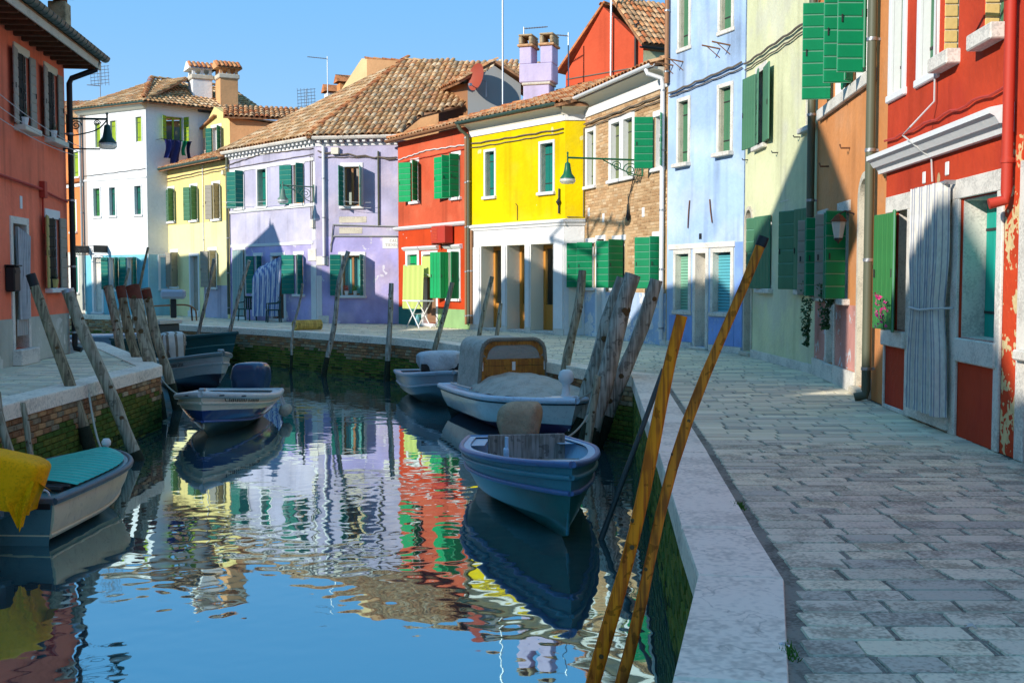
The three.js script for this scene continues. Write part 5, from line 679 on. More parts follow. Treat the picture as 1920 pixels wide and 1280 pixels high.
{ // ---- left red house ----
  const A = [-8.13, -16.14], B = [-8.815, -22.05], H = new House('left_red_house', 'brick red house in shade on the left bank with a grey cement base', A), F = H.face(A, B, 5.75, W.brickRed), o = 1.9;
  for (const [u, lab] of [[1.42, 0], [3.12, 0]]) { win(F, u + o - 0.32, u + o + 0.32, 4.1, 5.36, { sur: 'head', sw: 0.1, sm: M.cream, sp: 0.2, sh: 0.1 }); leaf(F, 'L', u + o - 0.34, 4.1, 0.36, 1.28, 172, S.grey, { rows: 8 }); leaf(F, 'L', u + o - 0.32, 4.1, 0.31, 1.28, 10, S.black, { rows: 8, n: -0.04 }); leaf(F, 'R', u + o + 0.32, 4.1, 0.31, 1.28, 10, S.black, { rows: 8, n: -0.04 }); leaf(F, 'R', u + o + 0.34, 4.1, 0.26, 1.28, 176, S.grey, { rows: 8 }); }  // black closed leaves stand in for the dark inside the open window
  win(F, 2.66 + o, 3.36 + o, 1.3, 2.62, { sur: 'head', sw: 0.12, sp: 0.14 }); leaf(F, 'L', 2.64 + o, 1.3, 0.4, 1.34, 168, S.ochre, { rows: 7 }); leaf(F, 'L', 2.68 + o, 1.3, 0.33, 1.34, 10, S.black, { rows: 7, n: -0.04 }); leaf(F, 'R', 3.34 + o, 1.3, 0.33, 1.34, 10, S.black, { rows: 7, n: -0.04 }); leaf(F, 'R', 3.38 + o, 1.3, 0.3, 1.34, 174, S.grey, { rows: 7 });  // black inner pair colours the open window dark
  door(F, 0.72 + o, 1.46 + o, 2.42, M.brownDoor, { v0: 0.27, rec: 0.2, sw: 0.11, step: 0.16, sm: M.stone }); F.coat('cement_base', 0.01, 5.9, 0.003, 0.8, W.cement, 0.012);
  F.box('house_number', M.white, 1.16 + o, 1.28 + o, 2.68, 2.9, 0.001, 0.015); F.box('bell_plate', M.white, 1.68 + o, 1.86 + o, 1.22, 1.42, 0.001, 0.05); drain(F, 5.86, 0.05, 5.3, M.black, { r: 0.055, n: 0.12, foot: 1, top: [[6.05, 5.78, 0.62], [5.98, 5.6, 0.6], [5.88, 5.4, 0.16]] }); F.add('cable', new MB().tube([[0.2, 3.2, 0.05], [2.3 + o, 3.1, 0.05]], 0.025, 6).tube([[2.35 + o, 3.1, 0.04], [2.35 + o, 2.3, 0.04]], 0.02, 6).tube([[2.4 + o, 3.08, 0.05], [4.2 + o - 0.3, 2.98, 0.05]], 0.02, 6), M.red); F.box('junction_box', M.red, 2.28 + o, 2.44 + o, 2.95, 3.25, 0.001, 0.1);
  // timber eave, gutter and roof terrace
  F.add('soffit', new MB().box(-0.3, 6.2, 5.72, 5.76, 0.002, 0.62), M.iron); for (let u = 0; u < 6.1; u += 0.42) F.box('rafter', M.rust, u, u + 0.09, 5.6, 5.715, 0.001, 0.6); F.add('fascia', new MB().box(-0.3, 6.2, 5.62, 5.78, 0.622, 0.65), M.jamb); const gu = F.add('gutter', new MB().sweep(gutterProf(0.1, 0.72, 5.88), -0.3, 6.25), M.gutter, 0.7); for (let u = 0; u < 6.2; u += 0.24) part(gu, 'gutter_strap', new MB().sweep(gutterProf(0.108, 0.72, 5.88), u, u + 0.02), M.gutter);
  const [a2, b2] = H.back([A, B], 7, 5.75, W.brickRed); roofPlane(H, A, B, 5.78, 0.4, [[-0.3, -0.66], [6.2, -0.66], [6.2, 3.6], [-0.3, 3.6]], { old: 1 }); roofPlane(H, b2, a2, 5.8, 0.42, [[-0.1, -0.3], [6, -0.3], [6, 3.3], [-0.1, 3.3]], { bare: 1 }); H.finish();
  const at = F.world(3.8, 0, -0.05), al = thing('roof_terrace', 'timber roof terrace on brick piers above the left red house', 'terrace', at, F.phi);
  for (const x of [2.12, -2.12]) for (const z of [0, -1.7]) part(al, 'pier', new MB().box(x - 0.18, x + 0.18, 6.02, 6.86, z - 0.17, z + 0.17, 0.015), wallMats[3]); for (const z of [0, -1.7]) part(al, 'beam', new MB().box(-3.2, 2.4, 6.862, 7.0, z - 0.08, z + 0.08, 0.01), M.rust); for (let i = 0; i < 9; i++) part(al, 'deck_board', new MB().box(-3.25, 2.45, 7.002, 7.035, -1.85 + i * 0.23, -1.64 + i * 0.23, 0.005), M.copper);
  for (const x of [-0.4, -3.0]) for (const z of [0.05, -1.75]) part(al, 'post', new MB().box(x - 0.045, x + 0.045, 7.036, 8.75, z - 0.045, z + 0.045), M.rust); for (const z of [0.05, -1.75]) { part(al, 'rail', new MB().box(-3.15, -0.25, 8.752, 8.83, z - 0.04, z + 0.04), M.rust); } for (const x of [-3.0, -2.1, -1.25, -0.4]) part(al, 'crossbar', new MB().box(x - 0.03, x + 0.03, 8.855, 8.92, -1.95, 0.25), M.rust);
  const mb = thing('mailbox', 'black wall mailbox beside the left red house door', 'mailbox', F.world(0.46 + o, 1.26, 0), F.phi); part(mb, 'box', new MB().box(-0.15, 0.15, 0, 0.42, 0.004, 0.16, 0.02), M.black); part(mb, 'flap', new MB().box(-0.12, 0.12, 0.3, 0.36, 0.161, 0.172, 0.004), M.iron); part(mb, 'lid', new MB().box(-0.17, 0.17, 0.421, 0.445, 0.004, 0.19, 0.008), M.black);
  const dc = thing('grey_door_curtain', 'grey striped curtain hung in the left red house doorway', 'curtain', F.world(1.09 + o, 0, 0), F.phi), t = tex(256, (u, v) => { const s = (u * 12) % 1; return mul(s < 0.22 ? [0.2, 0.2, 0.2] : [0.5, 0.5, 0.5], 0.9 + 0.2 * fbm(u, v, 50, 2)); }); t.repeat.set(1 / 0.7, 1 / 2); part(dc, 'cloth', new MB().grid((s, q) => [lerp(-0.35, 0.33, s) * lerp(0.8, 1, q) + 0.02, lerp(0.78, 2.22, q) + (1 - s) * 0.14 * q, 0.06 + 0.035 * Math.sin(s * 44 + q)], 48, 10), mat([1, 1, 1], 0.9, { map: t, side: THREE.DoubleSide }), 1); part(dc, 'hem', new MB().grid((s, q) => [lerp(-0.3, 0.26, s), lerp(0.5, 0.78, q), 0.03 + 0.02 * Math.sin(s * 30)], 30, 3), mat([0.42, 0.4, 0.36], 0.9), 1);
  for (const [u, lab] of [[1.42, 'window plant on the upper sill of the left red house farther from the corner'], [3.12, 'window plant on the upper sill of the left red house nearest the corner'], [3.0, 'potted aloe on the lower sill of the left red house']]) { const low = lab.includes('aloe'), p = thing('sill_plant', lab, 'plant', F.world(u + o, low ? 1.31 : 4.11, 0.02), F.phi); part(p, 'pot', new MB().lathe([[0.001, 0], [0.06, 0], [0.09, 0.16], [0.075, 0.16], [0.06, 0.12], [0.001, 0.12]], 10), low ? mat([0.5, 0.42, 0.15], 0.8) : M.white); const lv = new MB(); for (let i = 0; i < 60; i++) { const a = rr(0, 6.28), r = rr(0.05, 0.16), h = rr(0.15, 0.36), w = 0.012; lv.tri([Math.cos(a) * 0.02 - w, 0.12, Math.sin(a) * 0.02], [Math.cos(a) * 0.02 + w, 0.12, Math.sin(a) * 0.02], [Math.cos(a) * r, 0.12 + h * 0.7, Math.sin(a) * r]); } part(p, 'leaves', lv, mat([0.03, 0.08, 0.03], 0.6)); }
  var leftF = F;
}
{ // ---- red gabled house far behind ----
  const A = [1.9, -39.6], B = [4.35, -37.2], D = [8.6, -39.4], H = new House('back_red_house', 'red gabled house with bright tiles rising behind the brick house', A), F = H.face(A, B, 8.7, W.gableRed), K = H.face(B, D, 9.05, W.pale); F.top = [[F.L, 9.2], [F.L * 0.5, 10.75], [0, 8.7]]; H.face(D, [5.5, -44], 9, W.plain); H.face([5.5, -44], A, 8.7, W.plain);
  F.box('wall_pipe', M.cable, 0.05, F.L, 8.5, 8.54, 0.001, 0.03); F.add('flue_pipe', new MB().tube([[F.L - 0.25, 8.3, 0.1], [F.L - 0.25, 9.9, 0.1], [F.L - 0.1, 9.95, 0.1]], 0.04, 8), M.iron, 0.7); K.add('gutter', new MB().sweep(gutterProf(0.08, 0.3, 9.12), -0.3, 4.6), M.iron); for (const x of [F.L * 0.5, F.L]) F.box('verge', M.rust, x - 0.04, x, 0.5, 0.6, 0.001, 0.02);
  roofPlane(H, B, D, 9.2, 1.0, [[-0.25, -0.3], [4.8, -0.3], [4.8, 1.6], [-0.25, 1.6]]); const ap = [(A[0] + B[0]) / 2 - 0.1, 10.78, (A[1] + B[1]) / 2]; roofPlane(H, [5.5, -44], A, 8.8, 1.05, [[-0.2, -0.3], [5.9, -0.3], [5.9, 1.75], [-0.2, 1.75]], { bare: 1, deck: tileMats[0] }); ridgeRow(H, ap, [ap[0] + 4.6, 10.85, ap[2] - 2.4]); H.finish();
  const ac = thing('air_conditioner', 'white air conditioner at the foot of the back red gable', 'air conditioner', F.world(1.75, 6.6, 0), F.phi); part(ac, 'casing', new MB().box(-0.45, 0.45, 0.72, 1.3, 0.1, 0.42, 0.02), M.white); const gr = new MB(); for (let i = 0; i < 9; i++) gr.box(-0.4, 0.05, 0.78 + i * 0.05, 0.8 + i * 0.05, 0.421, 0.432); part(ac, 'grille', gr, M.iron); part(ac, 'bracket', new MB().box(-0.4, -0.36, 0.66, 0.718, 0.004, 0.42).box(0.36, 0.4, 0.66, 0.718, 0.004, 0.42), M.iron);
}
{ // ---- double lilac chimney ----
  const t = thing('double_chimney', 'lilac double chimney with two brick caps above the yellow house', 'chimney', [0.82, HQ, -34.3], -0.3); const m = W.lilacCh;
  part(t, 'base', new MB().box(-0.4, 0.42, 6.4, 7.36, -0.32, 0.32, 0.02), m); part(t, 'base_course', new MB().box(-0.44, 0.46, 7.362, 7.44, -0.36, 0.36, 0.02), M.jamb); part(t, 'body', new MB().box(-0.52, 0.52, 7.442, 8.0, -0.36, 0.36, 0.03), m); for (const x of [-1, 1]) { part(t, 'stack', new MB().box(x * 0.33 - 0.19, x * 0.33 + 0.19, 8.002, 8.52, -0.33, 0.33, 0.02), m); part(t, 'brick_course', new MB().box(x * 0.33 - 0.25, x * 0.33 + 0.25, 8.522, 8.6, -0.39, 0.39, 0.02), tileMats[3]); part(t, 'cap', new MB().box(x * 0.33 - 0.22, x * 0.33 - 0.1, 8.602, 8.84, -0.34, 0.34, 0.03).box(x * 0.33 + 0.1, x * 0.33 + 0.22, 8.602, 8.84, -0.34, 0.34, 0.03).box(x * 0.33 - 0.22, x * 0.33 + 0.22, 8.842, 8.9, -0.36, 0.36, 0.02), wallMats[3]); }
}
{ // ---- dormer with the red dish ----
  const at = [-0.9, -38.2], H = new House('dormer', 'tiled timber dormer with peeling sheet metal on the lilac house roof', at), y = 6.6; const F = H.face([-2.6, -39.6], [-1.5, -37.9], 8.35, M.copper), K = H.face([-1.5, -37.9], [0.3, -38.1], 8.1, M.pipeG); F.top = [[F.L, 8.1], [0, 8.2]]; K.top = [[K.L, 8.1], [K.L * 0.5, 8.7], [0, 8.1]]; H.finish();
  roofPlane(H, [-2.6, -39.9], [-1.6, -37.7], 8.08, 0.6, [[-0.1, -0.25], [2.5, -0.25], [2.5, 1.1], [-0.1, 1.1]]); roofPlane(H, [0.5, -38.0], [0.3, -40.2], 8.08, 0.6, [[-0.1, -0.2], [2.3, -0.2], [2.3, 1.05], [-0.1, 1.05]], { single: 60 }); void y;
  const d = thing('satellite_dish', 'red satellite dish fixed to the dormer', 'satellite dish', [-1.12, HQ + 8.2, -37.45], -0.95); const pr = []; for (let i = 0; i <= 8; i++) { const r = (i / 8) * 0.46; pr.push([Math.max(0.001, r), r * r * 0.55]); } const b = part(d, 'dish', new MB().lathe(pr, 28), mat([0.33, 0.06, 0.03], 0.5, { side: THREE.DoubleSide }), 0.8); b.rotation.x = Math.PI / 2 - 0.15; part(d, 'feed_arm', new MB().tube([[0.05, -0.4, 0.05], [0.15, -0.3, 0.4]], 0.015, 6).box(0.11, 0.19, -0.33, -0.25, 0.38, 0.48), M.steel); part(d, 'mount', new MB().tube([[0, 0, -0.02], [0, -0.1, -0.3], [0, -0.6, -0.32]], 0.025, 6), M.steel);
}
{ const A = [-27, -56.5], B = [-14.5, -55], H = new House('far_tiled_house', 'long tiled roof showing behind the white house', A); H.face(A, B, 9.3, W.apricot); H.back([A, B], 6, 9.3, W.plain); roofPlane(H, A, B, 9.35, 0.42, [[-0.2, -0.3], [12.7, -0.3], [12.7, 3.2], [-0.2, 3.2]]); H.finish(); }
// small roofs and chimneys glimpsed between the houses
{
  const H = new House('low_house', 'low red tiled roof glimpsed between the apricot and lilac houses', [-10, -52]), a = [-12.2, -54], b = [-6.2, -51.5]; const F = H.face(a, b, 8.0, W.apricot); void F; roofPlane(H, a, b, 8.0, 0.35, [[0, -0.3], [6.5, -0.3], [6.5, 2.6], [0, 2.6]]); H.back([a, b], 5, 8, W.plain); H.finish();
  const mk = (label, x, z, y0, y1, w, m) => { const t = thing('small_chimney', label, 'chimney', [x, HQ, z], 0.4); part(t, 'shaft', new MB().box(-w, w, y0, y1, -w, w, 0.02), m); part(t, 'cap', new MB().quad([-w - 0.12, y1 + 0.05, w + 0.12], [w + 0.12, y1 + 0.05, w + 0.12], [w + 0.12, y1 + 0.4, 0], [-w - 0.12, y1 + 0.4, 0]).quad([w + 0.12, y1 + 0.05, -w - 0.12], [-w - 0.12, y1 + 0.05, -w - 0.12], [-w - 0.12, y1 + 0.4, 0], [w + 0.12, y1 + 0.4, 0]).tri([w + 0.12, y1 + 0.05, w + 0.12], [w + 0.12, y1 + 0.05, -w - 0.12], [w + 0.12, y1 + 0.4, 0]).tri([-w - 0.12, y1 + 0.05, -w - 0.12], [-w - 0.12, y1 + 0.05, w + 0.12], [-w - 0.12, y1 + 0.4, 0]), tileMats[0]); };
  mk('small white chimney left of the peach attic', -8.05, -50, 7.5, 9.75, 0.28, W.white); mk('small orange brick chimney left of the peach attic', -7.35, -49, 7.5, 10.0, 0.26, W.orange);
}
// ---- houses west of the canal, outside the picture, whose gables throw the shadows on the right-hand row ----
function westHouse(x0, x1, z0, z1, eave, ridge, label, m, finial) { // ridge runs east-west, gables face the canal
  const H = new House('west_house', label, [x1, z1], 'tall houses west of the canal'), zm = (z0 + z1) / 2; const g = (A, B) => { const f = H.face(A, B, eave, m); f.top = [[f.L, eave], [f.L / 2, ridge], [0, eave]]; return f; };
  const f = g([x1, z0], [x1, z1]); g([x0, z1], [x0, z0]); H.face([x0, z0], [x1, z0], eave, m); H.face([x1, z1], [x0, z1], eave, m);
  const w = Math.abs(z1 - z0) / 2, p = (ridge - eave) / w; roofPlane(H, [x0, z0], [x1, z0], eave + 0.02, p, [[-0.3, -0.3], [Math.abs(x1 - x0) + 0.3, -0.3], [Math.abs(x1 - x0) + 0.3, w], [-0.3, w]], { bare: 1 }); roofPlane(H, [x1, z1], [x0, z1], eave + 0.02, p, [[-0.3, -0.3], [Math.abs(x1 - x0) + 0.3, -0.3], [Math.abs(x1 - x0) + 0.3, w], [-0.3, w]], { bare: 1 });
  void f; if (finial) part(H.g, 'finial', new MB().lathe([[0.2, -0.1], [0.1, 0.2], [0.04, 0.4], [0.001, 0.6]], 8, [0, ridge, zm - z1]), M.stone); H.finish();
}
westHouse(-17, -9, -2.65, -7.9, 9.3, 11.2, 'tall ochre gabled house west of the canal, tallest of the front row', W.pastel); westHouse(-16, -9, 2.9, -0.5, 6.7, 8.9, 'gabled pink house west of the canal near the bridge', W.mauve); westHouse(-16, -9.2, 11.5, 3.1, 7.6, 9, 'apricot gabled house west of the canal behind the bridge', W.apricot);
westHouse(-17, -9, -8.05, -14.2, 7.7, 8.5, 'white gabled house west of the canal next to the left red house', W.white); westHouse(-23, -17.2, -8.5, -15, 9.9, 10.4, 'tall lilac house in the second row west of the canal', W.lilac); westHouse(-22, -16, -20.4, -29.6, 6.8, 7.3, 'orange house in the second row west of the canal', W.farOrange); westHouse(-24, -18.2, -29.75, -31.9, 7.5, 8.4, 'narrow gabled chapel with a finial west of the side canal', W.whitewash, 1); westHouse(-31, -24.2, -29, -36, 8, 9, 'yellow house behind the chapel west of the side canal', W.pastelLow);

// ---------- mooring poles ----------
const poleMats = [woody([0.34, 0.28, 0.17], [0.15, 0.12, 0.075], { seed: 1 }), woody([0.42, 0.37, 0.26], [0.2, 0.17, 0.11], { seed: 2 }), woody([0.46, 0.42, 0.34], [0.2, 0.17, 0.13], { seed: 3 }), woody([0.95, 0.25, 0.012], [0.52, 0.11, 0.012], { seed: 4, size: 0.5 }), woody([0.8, 0.22, 0.02], [0.32, 0.085, 0.015], { seed: 5, size: 0.5 })];
const knotMat = mat([0.12, 0.07, 0.03], 0.8), wetMat = grainy([0.03, 0.035, 0.02], { seed: 99, c2: [0.012, 0.016, 0.01], size: 0.3, bump: 0.01 }), redTop = grainy([0.17, 0.05, 0.03], { seed: 98, size: 0.3 });
function pole(label, base, top, r0, r1, m, o = {}) { // base on the canal bed line at water level, top
  const t = thing(o.name || 'mooring_pole', label, 'pole', [base[0], 0, base[2]], 0, o.group), d = sub(top, base), k = o.k || 12, pts = [], rad = [], s0 = o.s || rr(0, 9), bend = o.bend ?? 0.03, side = nrm(crs(d, [0, 0, 1]));
  const ext = (base[1] + 1.5) / Math.max(0.3, d[1]);
  const P = (q) => add(add(sub(base, [base[0], 0, base[2]]), mul(d, q)), mul(side, bend * Math.sin(q * 3.1 + s0) + bend * 0.35 * Math.sin(q * 9 + s0 * 2) - bend * Math.sin(s0)));
  for (let i = 0; i <= k; i++) { const q = lerp(-ext, 1, i / k); pts.push(P(q)); rad.push(lerp(r0, r1, clamp(q)) * (1 + 0.06 * Math.sin(q * 17 + s0))); }
  if (o.wet) { const wp = [], wr = []; for (let i = 0; i <= 6; i++) { const q = lerp(-0.2, o.wet / d[1], i / 6); wp.push(P(q)); wr.push(lerp(r0, r1, clamp(q)) * (1 + 0.06 * Math.sin(q * 17 + s0)) + 0.004); } part(t, 'weed_band', new MB().tube(wp, wr, 12), wetMat, 0.9); }
  part(t, 'shaft', new MB().tube(pts, rad, 12), m, 0.9);
  if (o.cap) { const q0 = 1 - o.cap / Math.hypot(...d); part(t, 'painted_top', new MB().tube([P(q0), P((q0 + 1) / 2), P(1.004)], [r1 + 0.003, r1 + 0.004, r1 + 0.003], 12), o.cm || redTop, 0.9); }
  for (let i = 0; i < 3; i++) { const q = rr(0.25, 0.95), c = P(q), a = rr(0.3, 2.8), r = lerp(r0, r1, q), n = [Math.cos(a), 0, Math.sin(a)], kn = part(t, 'knot', new MB().lathe([[r * 0.42, -0.01], [r * 0.34, r * 0.07], [0.001, r * 0.1]], 8), knotMat, 0.9); kn.position.set(...add(c, mul(n, r * 0.97))); kn.quaternion.setFromUnitVectors(new THREE.Vector3(0, 1, 0), new THREE.Vector3(...n)); }
  return t;
}
const gL = 'mooring poles along the left bank', gF = 'thin poles before the far quay', gR = 'mooring poles by the right bank';
pole('leaning pole in front of the left red house doorway', [-5.68, 0, -15.0], [-6.58, 2.55, -15.05], 0.085, 0.062, poleMats[0], { group: gL, wet: 0.5, cap: 0.16, cm: M.black });
pole('thick grey pole leaning before the corner of the left red house', [-5.2, 0, -15.3], [-6.1, 2.38, -15.35], 0.085, 0.082, poleMats[1], { group: gL, wet: 0.12, cap: 0.04, cm: M.steel });
pole('bare pole standing behind the left quay corner', [-8.35, 0, -24.2], [-9.0, 2.35, -24.6], 0.1, 0.1, poleMats[1], { group: gL, wet: 0.5, cap: 0.08, cm: M.black });
pole('thickest pole with a dark red painted top at the left quay corner', [-6.2, 0, -19.5], [-6.82, 2.38, -19.8], 0.112, 0.118, poleMats[1], { group: gL, wet: 0.5, cap: 0.26 });
pole('red topped pole tucked behind the thickest one', [-6.75, 0, -20.6], [-7.35, 2.38, -20.9], 0.09, 0.088, poleMats[0], { group: gL, wet: 0.5, cap: 0.22 });
pole('red topped pole right of the thickest one beside the moored boats', [-6.45, 0, -21.3], [-7.05, 2.34, -21.4], 0.092, 0.088, poleMats[1], { group: gL, wet: 0.5, cap: 0.2 });
pole('stout grey pole half hidden behind the left red house drainpipe', [-9.6, 0, -25.9], [-10.6, 2.2, -26.3], 0.15, 0.14, poleMats[1], { group: gL, wet: 0.4 });
pole('pale pole at the left frame edge by the teal decked boat', [-5.52, 0, -12.4], [-5.78, 1.25, -12.45], 0.05, 0.045, poleMats[1], { group: gL }); pole('thin companion pole at the left frame edge', [-5.44, 0, -12.5], [-5.62, 1.1, -12.6], 0.035, 0.032, poleMats[1], { group: gL });
const at = (px, py, d) => [((px - 960) / 2080) * d, 2.5 - ((py - 525) / 2080) * d, -d];
for (const [lab, b, t, r, m, bend] of [['thin pole leaning right before the turquoise base', [-13.7, 0, -37.6], [-13.0, 2.9, -37.8], 0.05, 1, 0.02], ['dark thin pole crossing before the white house corner', [-12.6, 0, -36], [-11.75, 3.55, -36], 0.045, 0, 0.02], ['thin pole behind the dark green boat', [-9.75, 0, -33.9], [-8.95, 3.15, -33.2], 0.055, 2, 0.04], ['thin pole before the faded curtain of the lilac house', [-8.6, 0, -32.6], [-7.55, 3.05, -32.1], 0.055, 2, 0.03], ['crooked pale stick before the striped curtain', [-5.95, 0, -29.6], [-5.62, 2.42, -29.6], 0.035, 2, 0.07], ['tall bent pole before the lilac house right window', [-4.85, 0, -28.6], [-4.05, 3.2, -28.6], 0.065, 2, 0.1], ['straight grey pole before the lilac house right edge', [-3.12, 0, -27.4], [-2.96, 2.42, -27.6], 0.07, 2, 0.02], ['pole leaning before the white folding table', [-2.05, 0, -25.4], [-1.36, 2.44, -25.6], 0.06, 1, 0.02], ['pole before the first doorway of the yellow house', [-0.95, 0, -23.2], [-0.4, 2.57, -23.4], 0.05, 1, 0.02], ['short pole behind the cabin boat canopy', [-0.55, 0, -22.6], [-0.21, 2.02, -22.8], 0.045, 1, 0.02]]) pole(lab, b, t, r * 1.05, r * 0.9, poleMats[m], { group: gF, wet: 0.5, bend });
pole('dark bent pole between the canopy and the triple posts', [0.65, 0, -18.6], [1.22, 2.66, -18.9], 0.08, 0.07, poleMats[1], { group: gR, wet: 0.45, bend: 0.06 });
pole('rear post of the triple cluster at the quay corner', [0.92, 0, -16.9], [1.78, 2.5, -17.0], 0.135, 0.11, poleMats[2], { group: gR, wet: 0.4, bend: 0.04 }); pole('thickest front post of the triple cluster at the quay corner', [1.08, 0, -16.1], [1.84, 2.56, -16.2], 0.145, 0.118, poleMats[2], { group: gR, wet: 0.4, bend: 0.04 }); pole('right post of the triple cluster leaning most', [1.2, 0, -16.45], [2.2, 2.48, -16.4], 0.115, 0.1, poleMats[2], { group: gR, wet: 0.5, bend: 0.05 });
pole('short thin post in front of the triple cluster', [1.0, 0, -15.2], [1.18, 1.19, -15.2], 0.055, 0.05, poleMats[1], { group: gR, bend: 0.01 }); pole('slim round staff leaning from the blue boat to the kerb', [0.86, 0, -10.6], [1.5, 1.62, -10.9], 0.028, 0.024, mat([0.05, 0.06, 0.055], 0.5), { group: gR, bend: 0.004, name: 'boat_pole' });
pole('left bright orange pole in the foreground', [0.2, 0, -4.95], [0.84, 2.32, -5.0], 0.037, 0.027, poleMats[3], { group: gR, wet: 0.3, bend: 0.035, s: 1.2, k: 20 }); pole('right orange brown pole with a dark tip leaning over the kerb in the foreground', [0.3, 0, -4.9], [1.17, 2.67, -5.0], 0.029, 0.021, poleMats[4], { group: gR, wet: 0.3, bend: 0.06, s: 2.6, cap: 0.035, cm: M.black, k: 20 });

// ---------- boats ----------
// local: +x to the bow, y up from the water, z to starboard
class Boat {
  constructor(label, stern, bow, o) {
    Object.assign(this, { B: 1.5, s0: 0.45, s1: 0.7, dep: 0.16, tr: 0.86, flare: 0.82, chine: 0.16, chb: 0.3, full: 2.2, mid: 0.42, rake: 0.28, open: true }, o);
    const dx = bow[0] - stern[0], dz = bow[1] - stern[1]; this.L = Math.hypot(dx, dz); this.g = thing('moored_boat', label, 'boat', [(bow[0] + stern[0]) / 2, 0, (bow[1] + stern[1]) / 2], Math.atan2(-dz, dx), 'boats moored in the canal');
  }
  half(t) { const m = this.mid; return (this.B / 2) * (t < m ? lerp(this.tr, 1, Math.sin((t / m) * Math.PI / 2)) : Math.pow(Math.max(0, 1 - Math.pow((t - m) / (1 - m), this.full)), 0.85)); }
  sheer(t) { return lerp(this.s0, this.s1, Math.pow(t, 1.8)); }
  // k 0 sheer, 1 chine, 2 keel
  P(t, k, s) {
    const b = this.half(t), sh = this.sheer(t), cy = lerp(this.chine, this.chb, sst(0.45, 1, t)), ky = lerp(-this.dep, cy - 0.12, Math.pow(t, 5)), cb = b * lerp(this.flare, 0.72, t);
    const x = (y) => lerp(-this.L / 2, this.L / 2, t) - this.rake * sst(0.3, 1, t) * (1 - clamp((y + this.dep) / (sh + this.dep)));
    let y, z; if (k <= 1) { y = lerp(sh, cy, k); z = lerp(b, cb, k) + 0.03 * Math.sin(k * Math.PI) * (b > 0.05 ? 1 : 0); } else { y = lerp(cy, ky, k - 1); z = lerp(cb, 0, k - 1); }
    return [x(y), y, z * s];
  }
  strip(k0, k1, nk, off = 0) { const m = new MB(), n = 22; for (const s of [-1, 1]) m.grid((a, b) => { const p = this.P(a, lerp(k0, k1, b), s); return [p[0], p[1], p[2] + off * s]; }, n, nk); return m; }
  hull(name, k0, k1, m, nk = 3) { const g = this.strip(k0, k1, nk); const p = []; for (const s of [-1, 1]) for (let i = 0; i <= 4; i++) p.push(this.P(0, s < 0 ? lerp(k0, k1, i / 4) : lerp(k1, k0, i / 4), s)); for (let i = 0; i + 1 < 5; i++) g.quad(this.P(0, lerp(k0, k1, i / 4), -1), this.P(0, lerp(k0, k1, (i + 1) / 4), -1), this.P(0, lerp(k0, k1, (i + 1) / 4), 1), this.P(0, lerp(k0, k1, i / 4), 1)); return part(this.g, name, g, m, 0.6); }
  rail(name, m, r = 0.028, k = 0, t0 = 0, t1 = 1, across = true) { const g = new MB(); for (const s of [-1, 1]) { const pts = []; for (let i = 0; i <= 26; i++) { const p = this.P(lerp(t0, t1, i / 26), k, s); pts.push([p[0], p[1] + 0.004, p[2] + 0.008 * s]); } g.tube(pts, r, 8); } if (across && t0 === 0) g.tube([this.P(0, k, -1), this.P(0, k, 1)], r, 8); return part(this.g, name, g, m, 0.8); }
  stem(m, r = 0.014) { const pts = []; for (let i = 0; i <= 12; i++) pts.push(this.P(0.992, (i / 12) * 1.9, 1).map((v, j) => (j === 2 ? 0 : v))); return part(this.g, 'stem', new MB().tube(pts, r, 8), m, 0.8); }
  deck(name, m, t0, t1, drop = 0.03, cam = 0.03) { return part(this.g, name, new MB().grid((a, b) => { const t = lerp(t0, t1, a), p = this.P(t, 0, 1), w = Math.max(0, p[2] - 0.02), q = lerp(-1, 1, b); return [p[0], p[1] - drop + cam * (1 - q * q), q * w]; }, 18, 8), m, 0.6); }
  inner(m, floor = 0.1, t0 = 0.03, t1 = 0.84) { const g = new MB(); g.grid((a, b) => { const t = lerp(t0, t1, a), q = Math.abs(lerp(-1, 1, b)), s = b < 0.5 ? -1 : 1, p = this.P(t, 0.04, s), c = this.P(t, 1.05, s); const w = Math.max(0.004, Math.abs(p[2]) - 0.05), wb = Math.max(0.004, Math.abs(c[2]) - 0.07), f = Math.max(floor, c[1] + 0.02); if (q > 0.6) { const e = (q - 0.6) / 0.4; return [p[0], lerp(f, p[1] - 0.005, e), s * lerp(wb, w, e)]; } return [p[0], f, s * wb * (q / 0.6)]; }, 20, 20); for (const t of [t0]) { const p = this.P(t, 0.04, 1), c = this.P(t, 1.05, 1); g.quad([p[0], floor, -c[2] + 0.07], [p[0], floor, c[2] - 0.07], [p[0], p[1] - 0.005, p[2] - 0.05], [p[0], p[1] - 0.005, -p[2] + 0.05]); } return part(this.g, 'inner_lining', g, m, 0.5); }
  cap(m, w = 0.08, t1 = 0.985) { const g = new MB(); for (const s of [-1, 1]) g.grid((a, b) => { const p = this.P(a * t1, 0, s); return [p[0], p[1] + 0.012, s * Math.max(0.0, Math.abs(p[2]) - b * w + 0.01)]; }, 26, 1); const p = this.P(0, 0, 1); g.quad([p[0], p[1] + 0.012, -p[2]], [p[0] + w, p[1] + 0.012, -p[2]], [p[0] + w, p[1] + 0.012, p[2]], [p[0], p[1] + 0.012, p[2]]); return part(this.g, 'gunwale', g, m, 0.5); }
  seat(t, m, h = -0.12, w = 0.2) { const p = this.P(t, 0, 1), b = p[2] * 0.95 - 0.05; return part(this.g, 'thwart', new MB().box(p[0] - w / 2, p[0] + w / 2, p[1] + h - 0.03, p[1] + h, -b, b, 0.006), m); }
